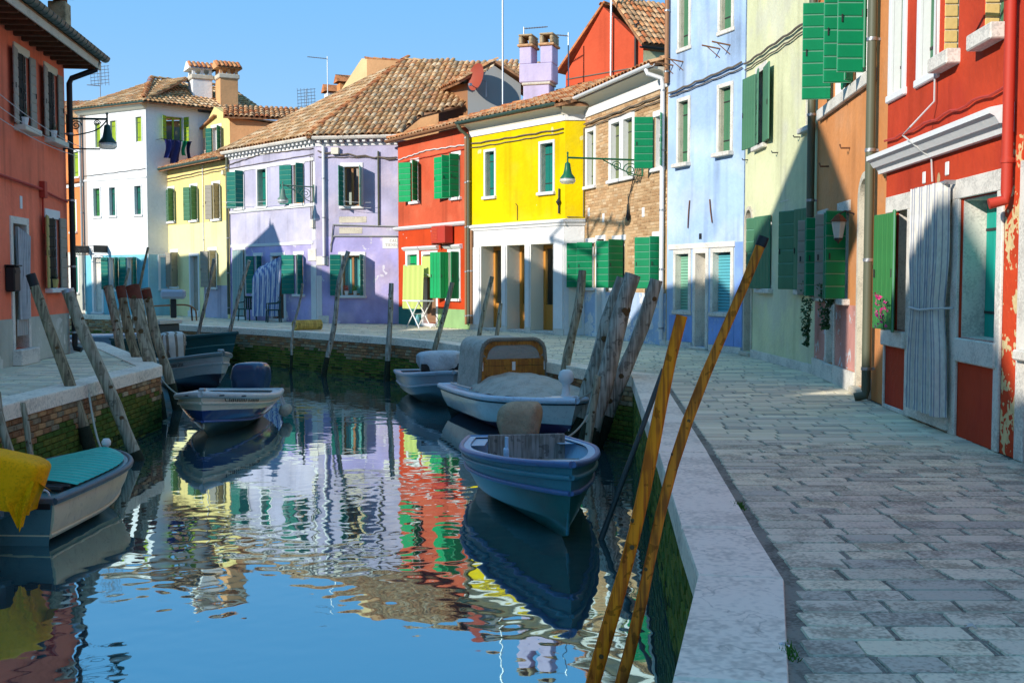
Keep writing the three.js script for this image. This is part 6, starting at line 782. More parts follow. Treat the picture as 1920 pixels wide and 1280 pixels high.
  // a strake or text laid on the hull side
  text(str, font, size, t0, k, s, m) { const g = new TextGeometry(str, { font, size, depth: 0.002, curveSegments: 3 }); const a = g.attributes.position, sh = this.sheer(0.6), span = sh - this.chine; for (let i = 0; i < a.count; i++) { const t = s < 0 ? t0 - a.getX(i) / this.L : t0 + a.getX(i) / this.L; const p = this.P(t, k - a.getY(i) / span, s); a.setXYZ(i, p[0], p[1], p[2] + s * (0.006 + a.getZ(i))); } g.computeVertexNormals(); return part(this.g, 'lettering', g, m); }
}
const fontS = await new FontLoader().loadAsync('fonts/droid/droid_serif_regular.typeface.json');
const paintMap = rep(tex(256, (u, v) => { const q = 0.82 + 0.3 * fbm(u, v, 6, 5) - (fbm(u, v + 0.2, 30, 3) > 0.7 ? 0.15 : 0); return [q, q, q]; }), 0.9);
const paint = (c, r = 0.35) => mat(c, r, { map: paintMap, clearcoat: 0.25, clearcoatRoughness: 0.3 });
const canvas = (c, s) => grainy(c, { seed: s, c2: mul(c, 0.72), size: 0.8, bump: 0.02, rough: 0.9 });
// a cloth-covered bundle (covered outboard): lumpy closed surface with folds
function bundle(parent, name, w, h, d, m, o = {}) {
  const q = o.seed || 1, sg = (x, e) => Math.sign(x) * Math.pow(Math.abs(x), e);
  return part(parent, name, new MB().grid((a, y) => {
    const th = a * Math.PI * 2, prof = y < 0.62 ? lerp(o.foot ?? 0.8, 1, sst(0, 0.62, y)) : Math.pow(Math.max(0, 1 - Math.pow((y - 0.62) / 0.38, 4)), 0.6);
    const fold = 0.09 * Math.abs(Math.sin(th * 3 + q + y * 2.2)) + 0.06 * Math.sin(th * 7 + q * 3) * (1 - y) + 0.09 * (fbm(a * 0.999, y * 0.7 + q * 0.13, 6, 3) - 0.5);
    const r = prof * (0.93 + fold), lob = 1 - 0.16 * y * (1 - Math.pow(y, 3)) * Math.cos(th + q);
    return [(w / 2) * sg(Math.cos(th), 0.55) * r + (o.lean || 0) * y, h * (y < 0.9 ? y : 0.9 + (y - 0.9) * 0.5) * lob, (d / 2) * sg(Math.sin(th), 0.55) * r];
  }, 48, 22), m, 0.7);
}

{ // near blue rowing boat
  const b = new Boat('open wooden boat with blue and teal hull moored nearest the right kerb', [0.02, -14.0], [0.56, -10.2], { B: 1.52, s0: 0.52, s1: 0.8, dep: 0.14, tr: 0.74, flare: 0.8, chine: 0.12, chb: 0.2, full: 1.4, mid: 0.32, rake: 0.26 });
  const hb = paint([0.055, 0.24, 0.3], 0.45, 1), lt = paint([0.36, 0.58, 0.74], 0.5, 2), tl = paint([0.012, 0.15, 0.14], 0.3, 3);
  b.hull('upper_planking', 0, 0.5, hb, 3); b.hull('lower_planking', 0.5, 1, tl, 3); b.hull('bottom', 1, 2, tl, 3); b.rail('rubbing_strake', paint([0.08, 0.17, 0.36], 0.4, 4), 0.034, 0.02); b.rail('rubbing_strake', hb, 0.026, 0.24); b.rail('rubbing_strake', paint([0.08, 0.17, 0.36], 0.4, 4), 0.026, 0.5); b.stem(hb, 0.016); b.inner(lt, 0.1); b.cap(lt, 0.11);
  const wd = woody([0.32, 0.31, 0.27], [0.17, 0.16, 0.13], { seed: 8 }); b.seat(0.3, wd, -0.16, 0.24); b.seat(0.62, wd, -0.2, 0.2); const p = b.P(0.16, 0, 1); part(b.g, 'stern_board', new MB().box(p[0] - 0.02, p[0] + 0.03, 0.2, 0.63, -p[2] + 0.16, p[2] - 0.3, 0.008), wd); part(b.g, 'foredeck', new MB().grid((a, c) => { const t = lerp(0.86, 0.985, a), q = b.P(t, 0, 1); return [q[0], q[1] + 0.018, lerp(-1, 1, c) * Math.max(0, q[2] - 0.01)]; }, 8, 6), lt, 0.5);
  for (const s of [-1, 1]) part(b.g, 'stern_locker', new MB().grid((a, c) => { const t = lerp(0.02, 0.2, a), q = b.P(t, 0, s); return [q[0], q[1] - 0.01, s * (Math.abs(q[2]) - 0.03 - c * 0.24)]; }, 4, 3), lt); part(b.g, 'oar_lock', new MB().box(0.3, 0.4, 0.55, 0.72, 0.38, 0.43, 0.01).tube([[0.35, 0.7, 0.4], [0.35, 0.84, 0.4]], 0.02, 6), lt);
  const mt = thing('covered_outboard', 'outboard motor under a brown canvas cover on the blue boat stern', 'motor', [0.1, 0, -14.3], Math.atan2(3.8, 0.54)); part(mt, 'leg', new MB().box(-0.1, 0.06, -0.45, 0.5, -0.06, 0.06, 0.02), M.black); const c = bundle(mt, 'cover', 0.56, 0.64, 0.56, canvas([0.4, 0.31, 0.2], 3), { seed: 2 }); c.position.y = 0.32; part(mt, 'cord', new MB().tube(spline([[-0.1, 0.42, -0.28], [0.24, 0.45, -0.18], [0.3, 0.46, 0.1], [0.1, 0.4, 0.3]], 16), 0.014, 6), M.wire);
}
{ // cabin boat
  const b = new Boat('white cruiser with tan canopy and cover moored behind the blue boat', [-0.55, -21.0], [0.97, -16.55], { B: 1.85, s0: 0.54, s1: 0.7, dep: 0.25, tr: 0.92, chine: 0.14, chb: 0.3, full: 2.6, rake: 0.5, mid: 0.5 });
  const wh = paint([0.62, 0.62, 0.58], 0.18, 5), bl = paint([0.06, 0.03, 0.09], 0.3, 6), rl = paint([0.56, 0.64, 0.72], 0.3, 7), cv = canvas([0.52, 0.45, 0.37], 5);
  b.hull('topside', 0, 1, wh, 4); b.hull('bottom', 1, 2, bl, 4); b.rail('rubbing_strake', rl, 0.05, 0.03); b.rail('rubbing_strake', M.black, 0.022, 0.16); b.stem(wh, 0.018); b.deck('deck', rl, 0, 0.985, -0.02, 0.03); for (const s of [-1, 1]) part(b.g, 'side_rail', new MB().tube([0.15, 0.25, 0.35, 0.45].map((t) => { const q = b.P(t, 0, s); return [q[0], q[1] + 0.09, q[2] - 0.06 * s]; }), 0.02, 6), M.steel, 0.8);
  part(b.g, 'tonneau_cover', new MB().grid((a, c) => { const t = lerp(0.36, 0.9, a), q = b.P(t, 0, 1), w = Math.max(0.02, q[2] - 0.12), e = lerp(-1, 1, c), hgt = 0.3 * Math.pow(Math.sin(Math.PI * lerp(0.42, 1.0, a)), 0.8); return [q[0], q[1] + 0.02 + hgt * Math.pow(1 - e * e, 0.7) + 0.012 * Math.sin(a * 24 + e * 3) + 0.01 * Math.sin(e * 14), e * w]; }, 26, 20), cv, 0.9);
  // canopy: hooped frame with a clear front window above a timber panel
  const x0 = b.P(0.38, 0, 1)[0], y0 = b.sheer(0.4) + 0.02, W2 = 0.64, hh = 0.88; const arch = (x, inx = 0) => { const o = [], r = 0.22; o.push([x, y0, -W2 + inx]); for (let i = 0; i <= 6; i++) { const a = Math.PI - (i / 12) * Math.PI; o.push([x, y0 + hh - inx - r + Math.sin(a) * r, -W2 + inx + 0.06 + r + Math.cos(a) * r]); } for (let i = 0; i <= 6; i++) { const a = Math.PI / 2 - (i / 12) * Math.PI; o.push([x, y0 + hh - inx - r + Math.sin(a) * r, W2 - inx - 0.06 - r + Math.cos(a) * r]); } o.push([x, y0, W2 - inx]); return o; };
  part(b.g, 'canopy_frame', new MB().tube(arch(x0), 0.035, 8), canvas([0.25, 0.21, 0.16], 6), 0.9); { const f = arch(x0), k = arch(x0 - 1.35); const m = new MB(); for (let i = 0; i + 1 < f.length; i++) { const n = 8; for (let j = 0; j < n; j++) { const L2 = (p, q, t) => { const r = add(mul(p, 1 - t), mul(q, t)); r[1] -= 0.03 * Math.sin(t * Math.PI * 3) ** 2; return r; }; m.quad(L2(f[i], k[i], j / n), L2(f[i + 1], k[i + 1], j / n), L2(f[i + 1], k[i + 1], (j + 1) / n), L2(f[i], k[i], (j + 1) / n)); } } part(b.g, 'canopy', m, cv, 0.9); const bk = new MB(); for (let i = 1; i + 1 < k.length; i++) bk.tri(k[0], k[i], k[i + 1]); part(b.g, 'canopy_back', bk, cv); }
  const ob = woody([0.42, 0.17, 0.025], [0.28, 0.1, 0.02], { seed: 9, rough: 0.4 }); part(b.g, 'front_panel', new MB().box(x0 - 0.02, x0 + 0.005, y0, y0 + 0.42, -W2 + 0.03, W2 - 0.03), ob); part(b.g, 'front_panel', new MB().box(x0 - 0.02, x0 + 0.005, y0 + 0.425, y0 + 0.54, -W2 + 0.03, W2 - 0.03), ob); const wf = new MB(); const ai = arch(x0, 0.03).slice(1, -1), ao = arch(x0, 0.1).slice(1, -1); for (let i = 0; i + 1 < ai.length; i++) wf.quad(ai[i], ai[i + 1], ao[i + 1], ao[i]); wf.quad([x0, y0 + 0.52, -W2 + 0.03], [x0, y0 + hh - 0.3, -W2 + 0.08], [x0, y0 + hh - 0.3, -W2 + 0.16], [x0, y0 + 0.52, -W2 + 0.12]).quad([x0, y0 + 0.52, W2 - 0.03], [x0, y0 + hh - 0.3, W2 - 0.08], [x0, y0 + hh - 0.3, W2 - 0.16], [x0, y0 + 0.52, W2 - 0.12]); part(b.g, 'window_surround', wf, ob);
  const pv = mat([0.85, 0.82, 0.75], 0.12, { transmission: 0.75, thickness: 0, bumpMap: roughBump, bumpScale: 0.05 }); part(b.g, 'window_pane', new MB().box(x0 - 0.012, x0 - 0.006, y0 + 0.5, y0 + hh - 0.06, -W2 + 0.06, W2 - 0.06), pv); for (const [z, y] of [[-W2 + 0.05, 0.4], [0, 0.4], [W2 - 0.05, 0.4]]) part(b.g, 'strap', new MB().box(x0 + 0.006, x0 + 0.014, y0 + y - 0.06, y0 + y + 0.09, z - 0.03, z + 0.03), M.white); const st = new MB(); for (const q of arch(x0)) st.lathe([[0.001, 0.008], [0.008, 0]], 6, [q[0] + 0.035, q[1], q[2]]); part(b.g, 'stud', st, M.steel);
  const q = b.P(0.93, 0, 1); part(b.g, 'bow_bitt', new MB().lathe([[0.1, 0], [0.07, 0.04], [0.055, 0.14], [0.06, 0.2], [0.11, 0.24], [0.125, 0.31], [0.1, 0.39], [0.05, 0.42], [0.001, 0.42]], 14, [q[0] - 0.1, q[1] + 0.03, 0]), M.white, 0.9);  // white knob on a bow bitt, not a lamp
}
{ // small grey boat behind
  const b = new Boat('grey runabout with a white tarp moored beyond the cabin boat', [-2.0, -24.6], [-1.12, -21.2], { B: 1.4, s0: 0.5, s1: 0.74, dep: 0.2, chine: 0.14, chb: 0.34, full: 2.2 }); const gr = paint([0.26, 0.29, 0.33], 0.3, 8), gl = paint([0.36, 0.4, 0.45], 0.35, 9);
  b.hull('topside', 0, 0.62, gr, 3); b.hull('lower_topside', 0.62, 1, paint([0.05, 0.07, 0.08], 0.3, 10), 2); b.hull('bottom', 1, 2, paint([0.03, 0.05, 0.05], 0.3, 11), 3); b.rail('rubbing_strake', gl, 0.04, 0.02); b.rail('rubbing_strake', gl, 0.022, 0.62); b.stem(gr); b.inner(gl, 0.16); b.cap(gl, 0.12); b.deck('foredeck', gl, 0.7, 0.98, -0.015, 0.02); const p = b.P(0.66, 0, 1); part(b.g, 'dash_board', new MB().box(p[0] - 0.06, p[0], p[1] - 0.06, p[1] + 0.2, -0.42, 0.42, 0.01), M.black); const tb = bundle(b.g, 'white_tarp', 0.75, 0.5, 0.9, canvas([0.55, 0.58, 0.6], 12), { seed: 4, low: 0.55 }); tb.position.set(p[0] - 0.3, p[1] - 0.02, 0); const q = b.P(0.3, 0, -1); part(b.g, 'cleat', new MB().box(q[0] - 0.06, q[0] + 0.06, q[1] + 0.012, q[1] + 0.14, q[2] + 0.03, q[2] + 0.08, 0.015), M.white);
}
{ // white and blue boat with lettering
  const b = new Boat('cream and blue boat with script lettering and two rope fenders', [-4.98, -20.5], [-4.84, -17.15], { B: 1.6, s0: 0.46, s1: 0.74, dep: 0.26, chine: 0.2, chb: 0.3, full: 1.8, rake: 0.22 }); const cr = paint([0.7, 0.62, 0.47], 0.35, 12), bl = paint([0.012, 0.04, 0.16], 0.12, 13), gy = paint([0.52, 0.54, 0.52], 0.4, 14);
  b.hull('topside', 0, 0.62, cr, 3); b.hull('blue_band', 0.62, 1.15, bl, 3); b.hull('bottom', 1.15, 2, paint([0.02, 0.05, 0.05], 0.3, 15), 3); b.rail('rubbing_strake', gy, 0.05, 0.04); b.rail('rubbing_strake', cr, 0.025, 0.36); b.rail('rubbing_strake', paint([0.05, 0.1, 0.3], 0.2, 16), 0.02, 1.12); b.stem(cr, 0.014); b.inner(gy, 0.16); b.cap(gy, 0.16); b.deck('foredeck', gy, 0.6, 0.985, -0.015, 0.02); b.seat(0.3, gy, -0.12, 0.3);
  b.text('Claudio Luna', fontS, 0.1, 0.9, 0.3, -1, M.black); for (const [t, s] of [[0.93, 1], [0.93, -1], [0.8, -1]]) { const q = b.P(t, 0.06, s); part(b.g, 'fairlead', new MB().lathe([[0.05, 0], [0.06, 0.012], [0.03, 0.02], [0.001, 0.01]], 10, [0, 0, 0]), M.black, 0.9).position.set(q[0], q[1], q[2] + 0.05 * s); } { const q = b.P(0.97, 0, 1); part(b.g, 'bow_fitting', new MB().box(q[0] - 0.04, q[0] + 0.06, q[1], q[1] + 0.09, -0.05, 0.05, 0.015), M.steel); }
  for (const t of [0.3, 0.18]) { const q = b.P(t, 0, -1); for (const s of [-1]) { const f = part(b.g, 'rope_fender', new MB().lathe([[0.001, -0.1], [0.07, -0.09], [0.1, -0.04], [0.1, 0.04], [0.07, 0.09], [0.001, 0.1]], 12), canvas([0.42, 0.36, 0.27], 14), 0.9); f.position.set(q[0], q[1] - 0.3, q[2] - 0.12); f.rotation.z = 1.3; void s; } part(b.g, 'rope', new MB().tube([[q[0] - 0.06, q[1] - 0.28, q[2] - 0.12], [q[0] - 0.03, q[1] + 0.03, q[2]], [q[0] + 0.05, q[1] - 0.28, q[2] - 0.12]], 0.012, 5), M.wire); }
  const mt = thing('covered_outboard', 'outboard motor under a glossy dark blue cover behind the lettered boat', 'motor', [-4.95, 0, -20.95], 1.4); part(mt, 'leg', new MB().box(-0.1, 0.06, -0.4, 0.5, -0.06, 0.06, 0.02), M.black); const c = bundle(mt, 'cover', 0.62, 0.8, 0.66, mat([0.03, 0.065, 0.13], 0.28, { clearcoat: 0.5 }), { seed: 7 }); c.position.y = 0.2;
}
{ // boat behind with bow to the right
  const b = new Boat('grey white boat with faded lettering moored at the left quay corner', [-8.2, -26.6], [-6.35, -24.3], { B: 1.35, s0: 0.62, s1: 0.9, dep: 0.22, chine: 0.16, chb: 0.36, full: 2.2 }); const w = paint([0.4, 0.42, 0.4], 0.35, 17), g2 = paint([0.16, 0.2, 0.19], 0.4, 18);
  b.hull('topside', 0, 0.85, w, 3); b.hull('bottom', 0.85, 2, paint([0.012, 0.014, 0.03], 0.3, 19), 3); b.rail('rubbing_strake', g2, 0.05, 0.03); b.rail('rubbing_strake', w, 0.024, 0.42); b.stem(w); b.inner(g2, 0.16); b.cap(g2, 0.12); b.deck('foredeck', g2, 0.6, 0.98, -0.015, 0.02); b.text('Bruno Iris', fontS, 0.09, 0.5, 0.34, 1, M.black); const q = b.P(0.96, 0, 1); part(b.g, 'bow_fitting', new MB().box(q[0] - 0.05, q[0] + 0.06, q[1], q[1] + 0.1, -0.06, 0.06, 0.015), M.steel);
  const mt = thing('covered_outboard', 'bundle in a brown and white striped sheet on the boat at the quay corner', 'motor', [-7.95, 0, -25.9], 0.6); part(mt, 'leg', new MB().box(-0.1, 0.06, -0.4, 0.62, -0.06, 0.06, 0.02), M.black); const t = rep(tex(256, (u, v) => ((u * 4 + 0.3 * v) % 1 < 0.3 ? [0.22, 0.18, 0.13] : [0.6, 0.58, 0.52]).map((x) => x * (0.85 + 0.3 * fbm(u, v, 8, 4)))), 0.8); const c = bundle(mt, 'cover', 0.6, 0.72, 0.6, mat([1, 1, 1], 0.85, { map: t }), { seed: 9, lean: -0.05 }); c.position.y = 0.62;
}
{ // long dark green boat
  const b = new Boat('long dark green workboat along the far quay', [-11.9, -34.3], [-8.0, -32.2], { B: 1.6, s0: 0.72, s1: 0.98, dep: 0.15, chine: 0.12, chb: 0.4, full: 2.6, rake: 0.35 }); const g = paint([0.006, 0.05, 0.045], 0.35, 20), ins = paint([0.03, 0.08, 0.08], 0.5, 21); b.hull('topside', 0, 1, g, 4); b.hull('bottom', 1, 2, paint([0.02, 0.03, 0.02], 0.3, 22), 3); b.rail('rubbing_strake', g, 0.05, 0.02); b.rail('rubbing_strake', paint([0.08, 0.16, 0.14], 0.4, 23), 0.018, 0.6); b.stem(g); b.inner(ins, 0.14); b.cap(g, 0.12); b.seat(0.4, ins, -0.1); b.text('VIDOLI', fontS, 0.12, 0.58, 0.4, 1, M.wire);
  part(b.g, 'console', new MB().box(-1.1, -0.45, 0.1, 1.18, -0.42, 0.42, 0.03), paint([0.06, 0.09, 0.09], 0.5, 24)); for (let i = 0; i < 7; i++) part(b.g, 'awning_stripe', new MB().box(-1.15 + i * 0.11, -1.045 + i * 0.11, 1.182, 1.3, -0.46, 0.46, 0.01), i % 2 ? M.rust : M.cream);
  const b2 = new Boat('low grey boat half hidden behind the left poles', [-14.6, -37.6], [-11.2, -36.2], { B: 1.5, s0: 0.62, s1: 0.8, dep: 0.15, chine: 0.12, chb: 0.3 }); const lg = paint([0.25, 0.32, 0.4], 0.4, 25); b2.hull('topside', 0, 1, lg, 3); b2.hull('bottom', 1, 2, g, 2); b2.rail('rubbing_strake', paint([0.4, 0.46, 0.52], 0.4, 26), 0.05, 0.02); b2.stem(lg); b2.deck('deck', lg, 0, 0.98, -0.01, 0.06);
}
{ // teal decked boat at the near left
  const b = new Boat('small boat with a ribbed teal deck and stern toward the camera', [-4.86, -10.35], [-4.72, -12.95], { B: 1.14, s0: 0.43, s1: 0.5, dep: 0.12, tr: 0.96, flare: 0.9, chine: 0.06, chb: 0.16, full: 2.6, rake: 0.25, mid: 0.5 }); const cr = paint([0.68, 0.56, 0.34], 0.5, 27), tr = paint([0.1, 0.2, 0.2], 0.4, 28), te = paint([0.0, 0.42, 0.3], 0.55, 29), rb = paint([0.08, 0.1, 0.11], 0.5, 30);
  b.hull('topside', 0, 1, cr, 4); b.hull('bottom', 1, 2, tr, 3); b.rail('rubbing_strake', rb, 0.035, 0.03); b.rail('rubbing_strake', cr, 0.015, 0.9); b.stem(cr); { const p = b.P(0, 0, 1), c = b.P(0, 1, 1); part(b.g, 'transom', new MB().quad([p[0] - 0.012, p[1], -p[2]], [p[0] - 0.012, p[1], p[2]], [p[0] - 0.012, c[1] - 0.1, c[2]], [p[0] - 0.012, c[1] - 0.1, -c[2]]).quad([p[0] - 0.012, p[1], -p[2]], [p[0] - 0.012, p[1], p[2]], [p[0] + 0.06, p[1] + 0.004, p[2]], [p[0] + 0.06, p[1] + 0.004, -p[2]]), tr); part(b.g, 'transom_pad', new MB().box(p[0] - 0.03, p[0] - 0.013, p[1] - 0.08, p[1] - 0.01, 0.12, p[2] - 0.02, 0.005), M.black); part(b.g, 'drain_plug', new MB().tube([[p[0] - 0.02, 0.26, 0.0], [p[0] - 0.012, 0.26, 0.0]], 0.03, 10), M.black); }
  b.cap(tr, 0.1); b.inner(tr, 0.14); const nb = 15; for (let i = 0; i < nb; i++) part(b.g, 'deck_board', new MB().grid((a, c) => { const t = lerp(0.24, 0.93, (i + 0.03 + a * 0.94) / nb), q = b.P(t, 0, 1), w = Math.max(0.02, q[2] - 0.07), e = lerp(-1, 1, c); return [q[0], q[1] + 0.03 + 0.05 * (1 - e * e) + 0.008 * Math.sin(a * Math.PI), e * w]; }, 3, 10), te, 0.5); part(b.g, 'stern_board', new MB().grid((a, c) => { const t = lerp(0.03, 0.23, a), q = b.P(t, 0, 1); return [q[0], q[1] - 0.03, lerp(-1, 1, c) * (q[2] - 0.08)]; }, 3, 3), tr); const q = b.P(0.95, 0, 1); part(b.g, 'bow_knob', new MB().lathe([[0.03, 0], [0.025, 0.05], [0.05, 0.07], [0.055, 0.11], [0.035, 0.145], [0.001, 0.15]], 12, [q[0], q[1] + 0.02, 0]), M.white, 0.9); part(b.g, 'bow_cap', new MB().grid((a, c) => { const t = lerp(0.92, 0.99, a), e = b.P(t, 0, 1); return [e[0], e[1] + 0.02, lerp(-1, 1, c) * e[2]]; }, 4, 4), paint([0.35, 0.4, 0.42], 0.5, 31));
  const s = b.P(0.1, 0, 1); part(b.g, 'lifting_ring', new MB().tube(Array.from({ length: 9 }, (_, i) => [s[0] + 0.03, s[1] - 0.02 + 0.06 * Math.sin((i / 8) * Math.PI), 0.32 + 0.05 * Math.cos((i / 8) * Math.PI)]), 0.012, 6), M.white); part(b.g, 'boat_tools', new MB().tube([[s[0] + 0.36, s[1] + 0.02, -0.2], [s[0] + 0.3, s[1] + 0.03, 0.45]], 0.02, 6).tube([[s[0] + 0.28, s[1] + 0.02, 0.1], [s[0] + 0.24, s[1] + 0.01, 0.4]], 0.03, 6), M.iron);
  const mt = thing('outboard_motor', 'grey outboard motor under a yellow tarp at the left frame edge', 'motor', [-4.84, 0, -10.05], 1.57); const gm = mat([0.06, 0.08, 0.09], 0.35); part(mt, 'cowling', new MB().lathe([[0.001, 0.92], [0.12, 0.9], [0.2, 0.82], [0.22, 0.68], [0.2, 0.56], [0.14, 0.5], [0.001, 0.5]], 16), gm, 0.7); part(mt, 'leg', new MB().box(-0.12, 0.08, -0.3, 0.52, -0.07, 0.07, 0.03), gm); part(mt, 'clamp_bracket', new MB().box(0.02, 0.24, 0.3, 0.56, -0.16, 0.16, 0.03), M.steel); for (let i = 0; i < 3; i++) part(mt, 'fin', new MB().box(-0.26, -0.06, 0.2 + i * 0.12, 0.24 + i * 0.12, -0.12, 0.16, 0.02), M.steel);
  const yl = grainy([0.98, 0.42, 0.0], { seed: 44, c2: [0.6, 0.36, 0.03], size: 1, bump: 0.012, rough: 0.7 }); const tp = thing('yellow_tarp', 'yellow tarp thrown over the outboard motor at the left', 'tarp', [-4.72, 0.48, -10.1], 0.25); const hood = bundle(tp, 'hood', 0.66, 0.5, 0.6, yl, { seed: 3, foot: 0.95 }); hood.position.y = -0.02; hood.rotation.z = -0.3; part(tp, 'hanging_corner', new MB().grid((a, c) => { const w = 0.3 * (1 - c * 0.85); return [0.14 + (a - 0.3) * w + 0.07 * c, 0.2 - 0.42 * c + 0.02 * Math.sin(a * 9), 0.27 + 0.03 * Math.sin(a * 7 + c * 4) + 0.02 * c]; }, 14, 12), yl, 0.9); part(tp, 'side_corner', new MB().grid((a, c) => [0.28 + 0.22 * c, 0.26 - 0.1 * a - 0.18 * c + 0.06 * c * a, 0.22 - 0.4 * a * (1 - 0.7 * c) - 0.02 * c], 10, 10), yl, 0.9);
}

// mooring lines from boats to poles and kerbs
for (const [lab, a, b, sag] of [['slack rope from the blue boat stern to the triple posts', [0.42, 0.52, -13.9], [1.22, 0.75, -16.0], 0.22], ['rope from the white cruiser bow to the triple posts', [0.95, 0.72, -16.65], [1.25, 0.95, -16.3], 0.05], ['rope from the lettered boat bow to the red topped pole', [-4.9, 0.72, -17.3], [-6.3, 0.9, -19.55], 0.2], ['rope from the teal decked boat to the leaning pole', [-4.75, 0.5, -12.85], [-5.75, 0.95, -15.0], 0.2], ['rope from the grey runabout to the far kerb', [-1.5, 0.6, -22.6], [-0.75, 0.95, -23.2], 0.12]]) { const t = thing('mooring_rope', lab, 'rope', a, 0, 'mooring ropes'), d = sub(b, a), p = []; for (let i = 0; i <= 18; i++) { const q = i / 18, v = mul(d, q); v[1] -= sag * 4 * q * (1 - q); p.push(v); } part(t, 'rope', new MB().tube(p, 0.014, 6), M.rope, 0.9); }

// ---------- street lamps on wall brackets ----------
function lamp(label, root, dir, len, head, m, plate = 0.5, sr = 0.2) { // root on the wall, horizontal arm along dir, bell lamp at its end
  const t = thing('bracket_lamp', label, 'street lamp', root, Math.atan2(-dir[1], dir[0]), 'bell lamps on wall brackets');
  part(t, 'arm', new MB().tube([[0.0, 0, 0], [len, 0, 0]], 0.022, 8), m, 0.8); part(t, 'wall_plate', new MB().box(0.002, 0.03, -plate, 0.08, -0.03, 0.03, 0.005), m);
  const sc = []; for (let i = 0; i <= 40; i++) { const a = i * 0.3, r = sr * (1 - i / 46); sc.push([0.04 + sr * 1.3 + Math.cos(a) * r, -sr * 1.2 + Math.sin(a) * r * 0.9, 0]); } part(t, 'scroll', new MB().tube(sc, 0.012, 6).tube(sc.map((p) => [0.35 + p[0] * 0.62 + 0.12, p[1] * 0.62 + 0.0, 0]), 0.01, 6).tube(spline([[0.03, -plate, 0], [0.25, -plate * 0.9, 0], [0.6, -0.2, 0], [1.0 * Math.min(1, len), -0.02, 0]], 16), 0.014, 6), m, 0.8);
  part(t, 'hanger', new MB().tube([[len, 0.1, 0], [len, -0.14, 0]], 0.018, 6).lathe([[0.001, 0.14], [0.03, 0.1], [0.001, 0.06]], 8, [len, 0, 0]), m); part(t, 'shade', new MB().lathe([[0.02, -0.1], [0.06, -0.13], [0.075, -0.25], [0.1, -0.36], [0.17, -0.45], [0.17, -0.47]], 18, [len, 0, 0]), m, 0.8); part(t, 'glass', new MB().lathe([[0.165, -0.47], [0.18, -0.53], [0.14, -0.58], [0.001, -0.59]], 18, [len, 0, 0]), M.lampGlass, 0.8); void head; return t;
}
const lg = mat([0.01, 0.12, 0.05], 0.4), ld = mat([0.012, 0.05, 0.04], 0.4), ll = mat([0.12, 0.2, 0.15], 0.5);
lamp('green bell lamp on a long arm from the brick house', brickF.world(3.65, 4.2, 0.0), [brickF.n[0], brickF.n[1]], 1.85, 1, lg, 0.36);
lamp('pale green bell lamp on the corner of the lilac house', [lilL.B[0] - 0.05, HQ + 4.55, lilL.B[1] + 0.05], [-0.78, 0.62], 1.15, 1, ll, 0.5);
lamp('dark green bell lamp beside the gutter of the left red house', leftF.world(5.88, 4.62, 0.04), [leftF.n[0], leftF.n[1]], 0.78, 1, ld, 0.34, 0.11);
{ // wires strung from the left red house and across the lilac house
  const w = (label, a, b, sag) => { const t = thing('clothes_line', label, 'wire', a, 0, 'thin lines strung along the houses'), d = sub(b, a), pts = []; for (let i = 0; i <= 20; i++) { const q = i / 20, p = mul(d, q); p[1] -= sag * 4 * q * (1 - q); pts.push(p); } part(t, 'line', new MB().tube(pts, 0.007, 5), M.wire); };
  for (let i = 0; i < 3; i++) w(['uppermost washing line before the left red house', 'middle washing line before the left red house', 'lowest washing line before the left red house'][i], leftF.world(0.2, 4.3 - i * 0.12, 0.5 - i * 0.1), leftF.world(6.1, 4.05 - i * 0.07, 0.35 - i * 0.08), 0.1); for (let i = 0; i < 2; i++) w(['upper washing line along the lilac house', 'lower washing line along the lilac house'][i], lilL.world(0.2, 4.35 - i * 0.2, 0.4), lilL.world(4.2, 4.2 - i * 0.1, 0.35), 0.05); for (let i = 0; i < 2; i++) w(['upper washing line on the lilac house right face', 'lower washing line on the lilac house right face'][i], lilR.world(0.75, 4.1 - i * 0.14, 0.3), lilR.world(2.0, 4.0 - i * 0.18, 0.3), 0.03);
  const br = thing('line_bracket', 'thin iron bracket holding the lines at the left red house corner', 'bracket', leftF.world(5.8, 4.02, 0), leftF.phi); part(br, 'arm', new MB().tube([[0, 0, 0], [0.15, 0.02, 0.66]], 0.016, 6), M.iron); part(br, 'wall_plate', new MB().box(-0.04, 0.04, -0.04, 0.04, 0.001, 0.015), M.iron);
}
// ---------- things on the far quay ----------
function chair(label, u, n, turn) { const p = lilL.world(u, 0, n), t = thing('garden_chair', label, 'chair', [p[0], HQ, p[2]], turn, 'dark plastic chairs at the lilac house'), m = M.plasticGreen; part(t, 'seat', new MB().box(-0.24, 0.24, 0.4, 0.44, -0.22, 0.24, 0.015), m); for (const [x, z] of [[-0.21, 0.2], [0.21, 0.2], [-0.21, -0.2], [0.21, -0.2]]) part(t, 'leg', new MB().tube([[x * 1.12, 0, z * 1.15], [x, 0.41, z]], 0.024, 6), m); const bk = new MB(); for (let i = 0; i < 5; i++) bk.box(-0.2 + i * 0.085, -0.14 + i * 0.085, 0.44, 0.84, -0.235, -0.215); bk.box(-0.23, 0.23, 0.8, 0.88, -0.245, -0.205, 0.01); part(t, 'backrest', bk, m); for (const s of [-1, 1]) part(t, 'armrest', new MB().tube([[s * 0.25, 0.4, 0.2], [s * 0.26, 0.64, 0.2], [s * 0.26, 0.66, -0.15], [s * 0.23, 0.72, -0.22]], 0.022, 6), m, 0.8); }
chair('dark plastic armchair left of the striped curtain', 2.15, 0.5, lilL.phi + 0.5); chair('dark plastic armchair right of the striped curtain', 4.05, 0.55, lilL.phi - 0.4);
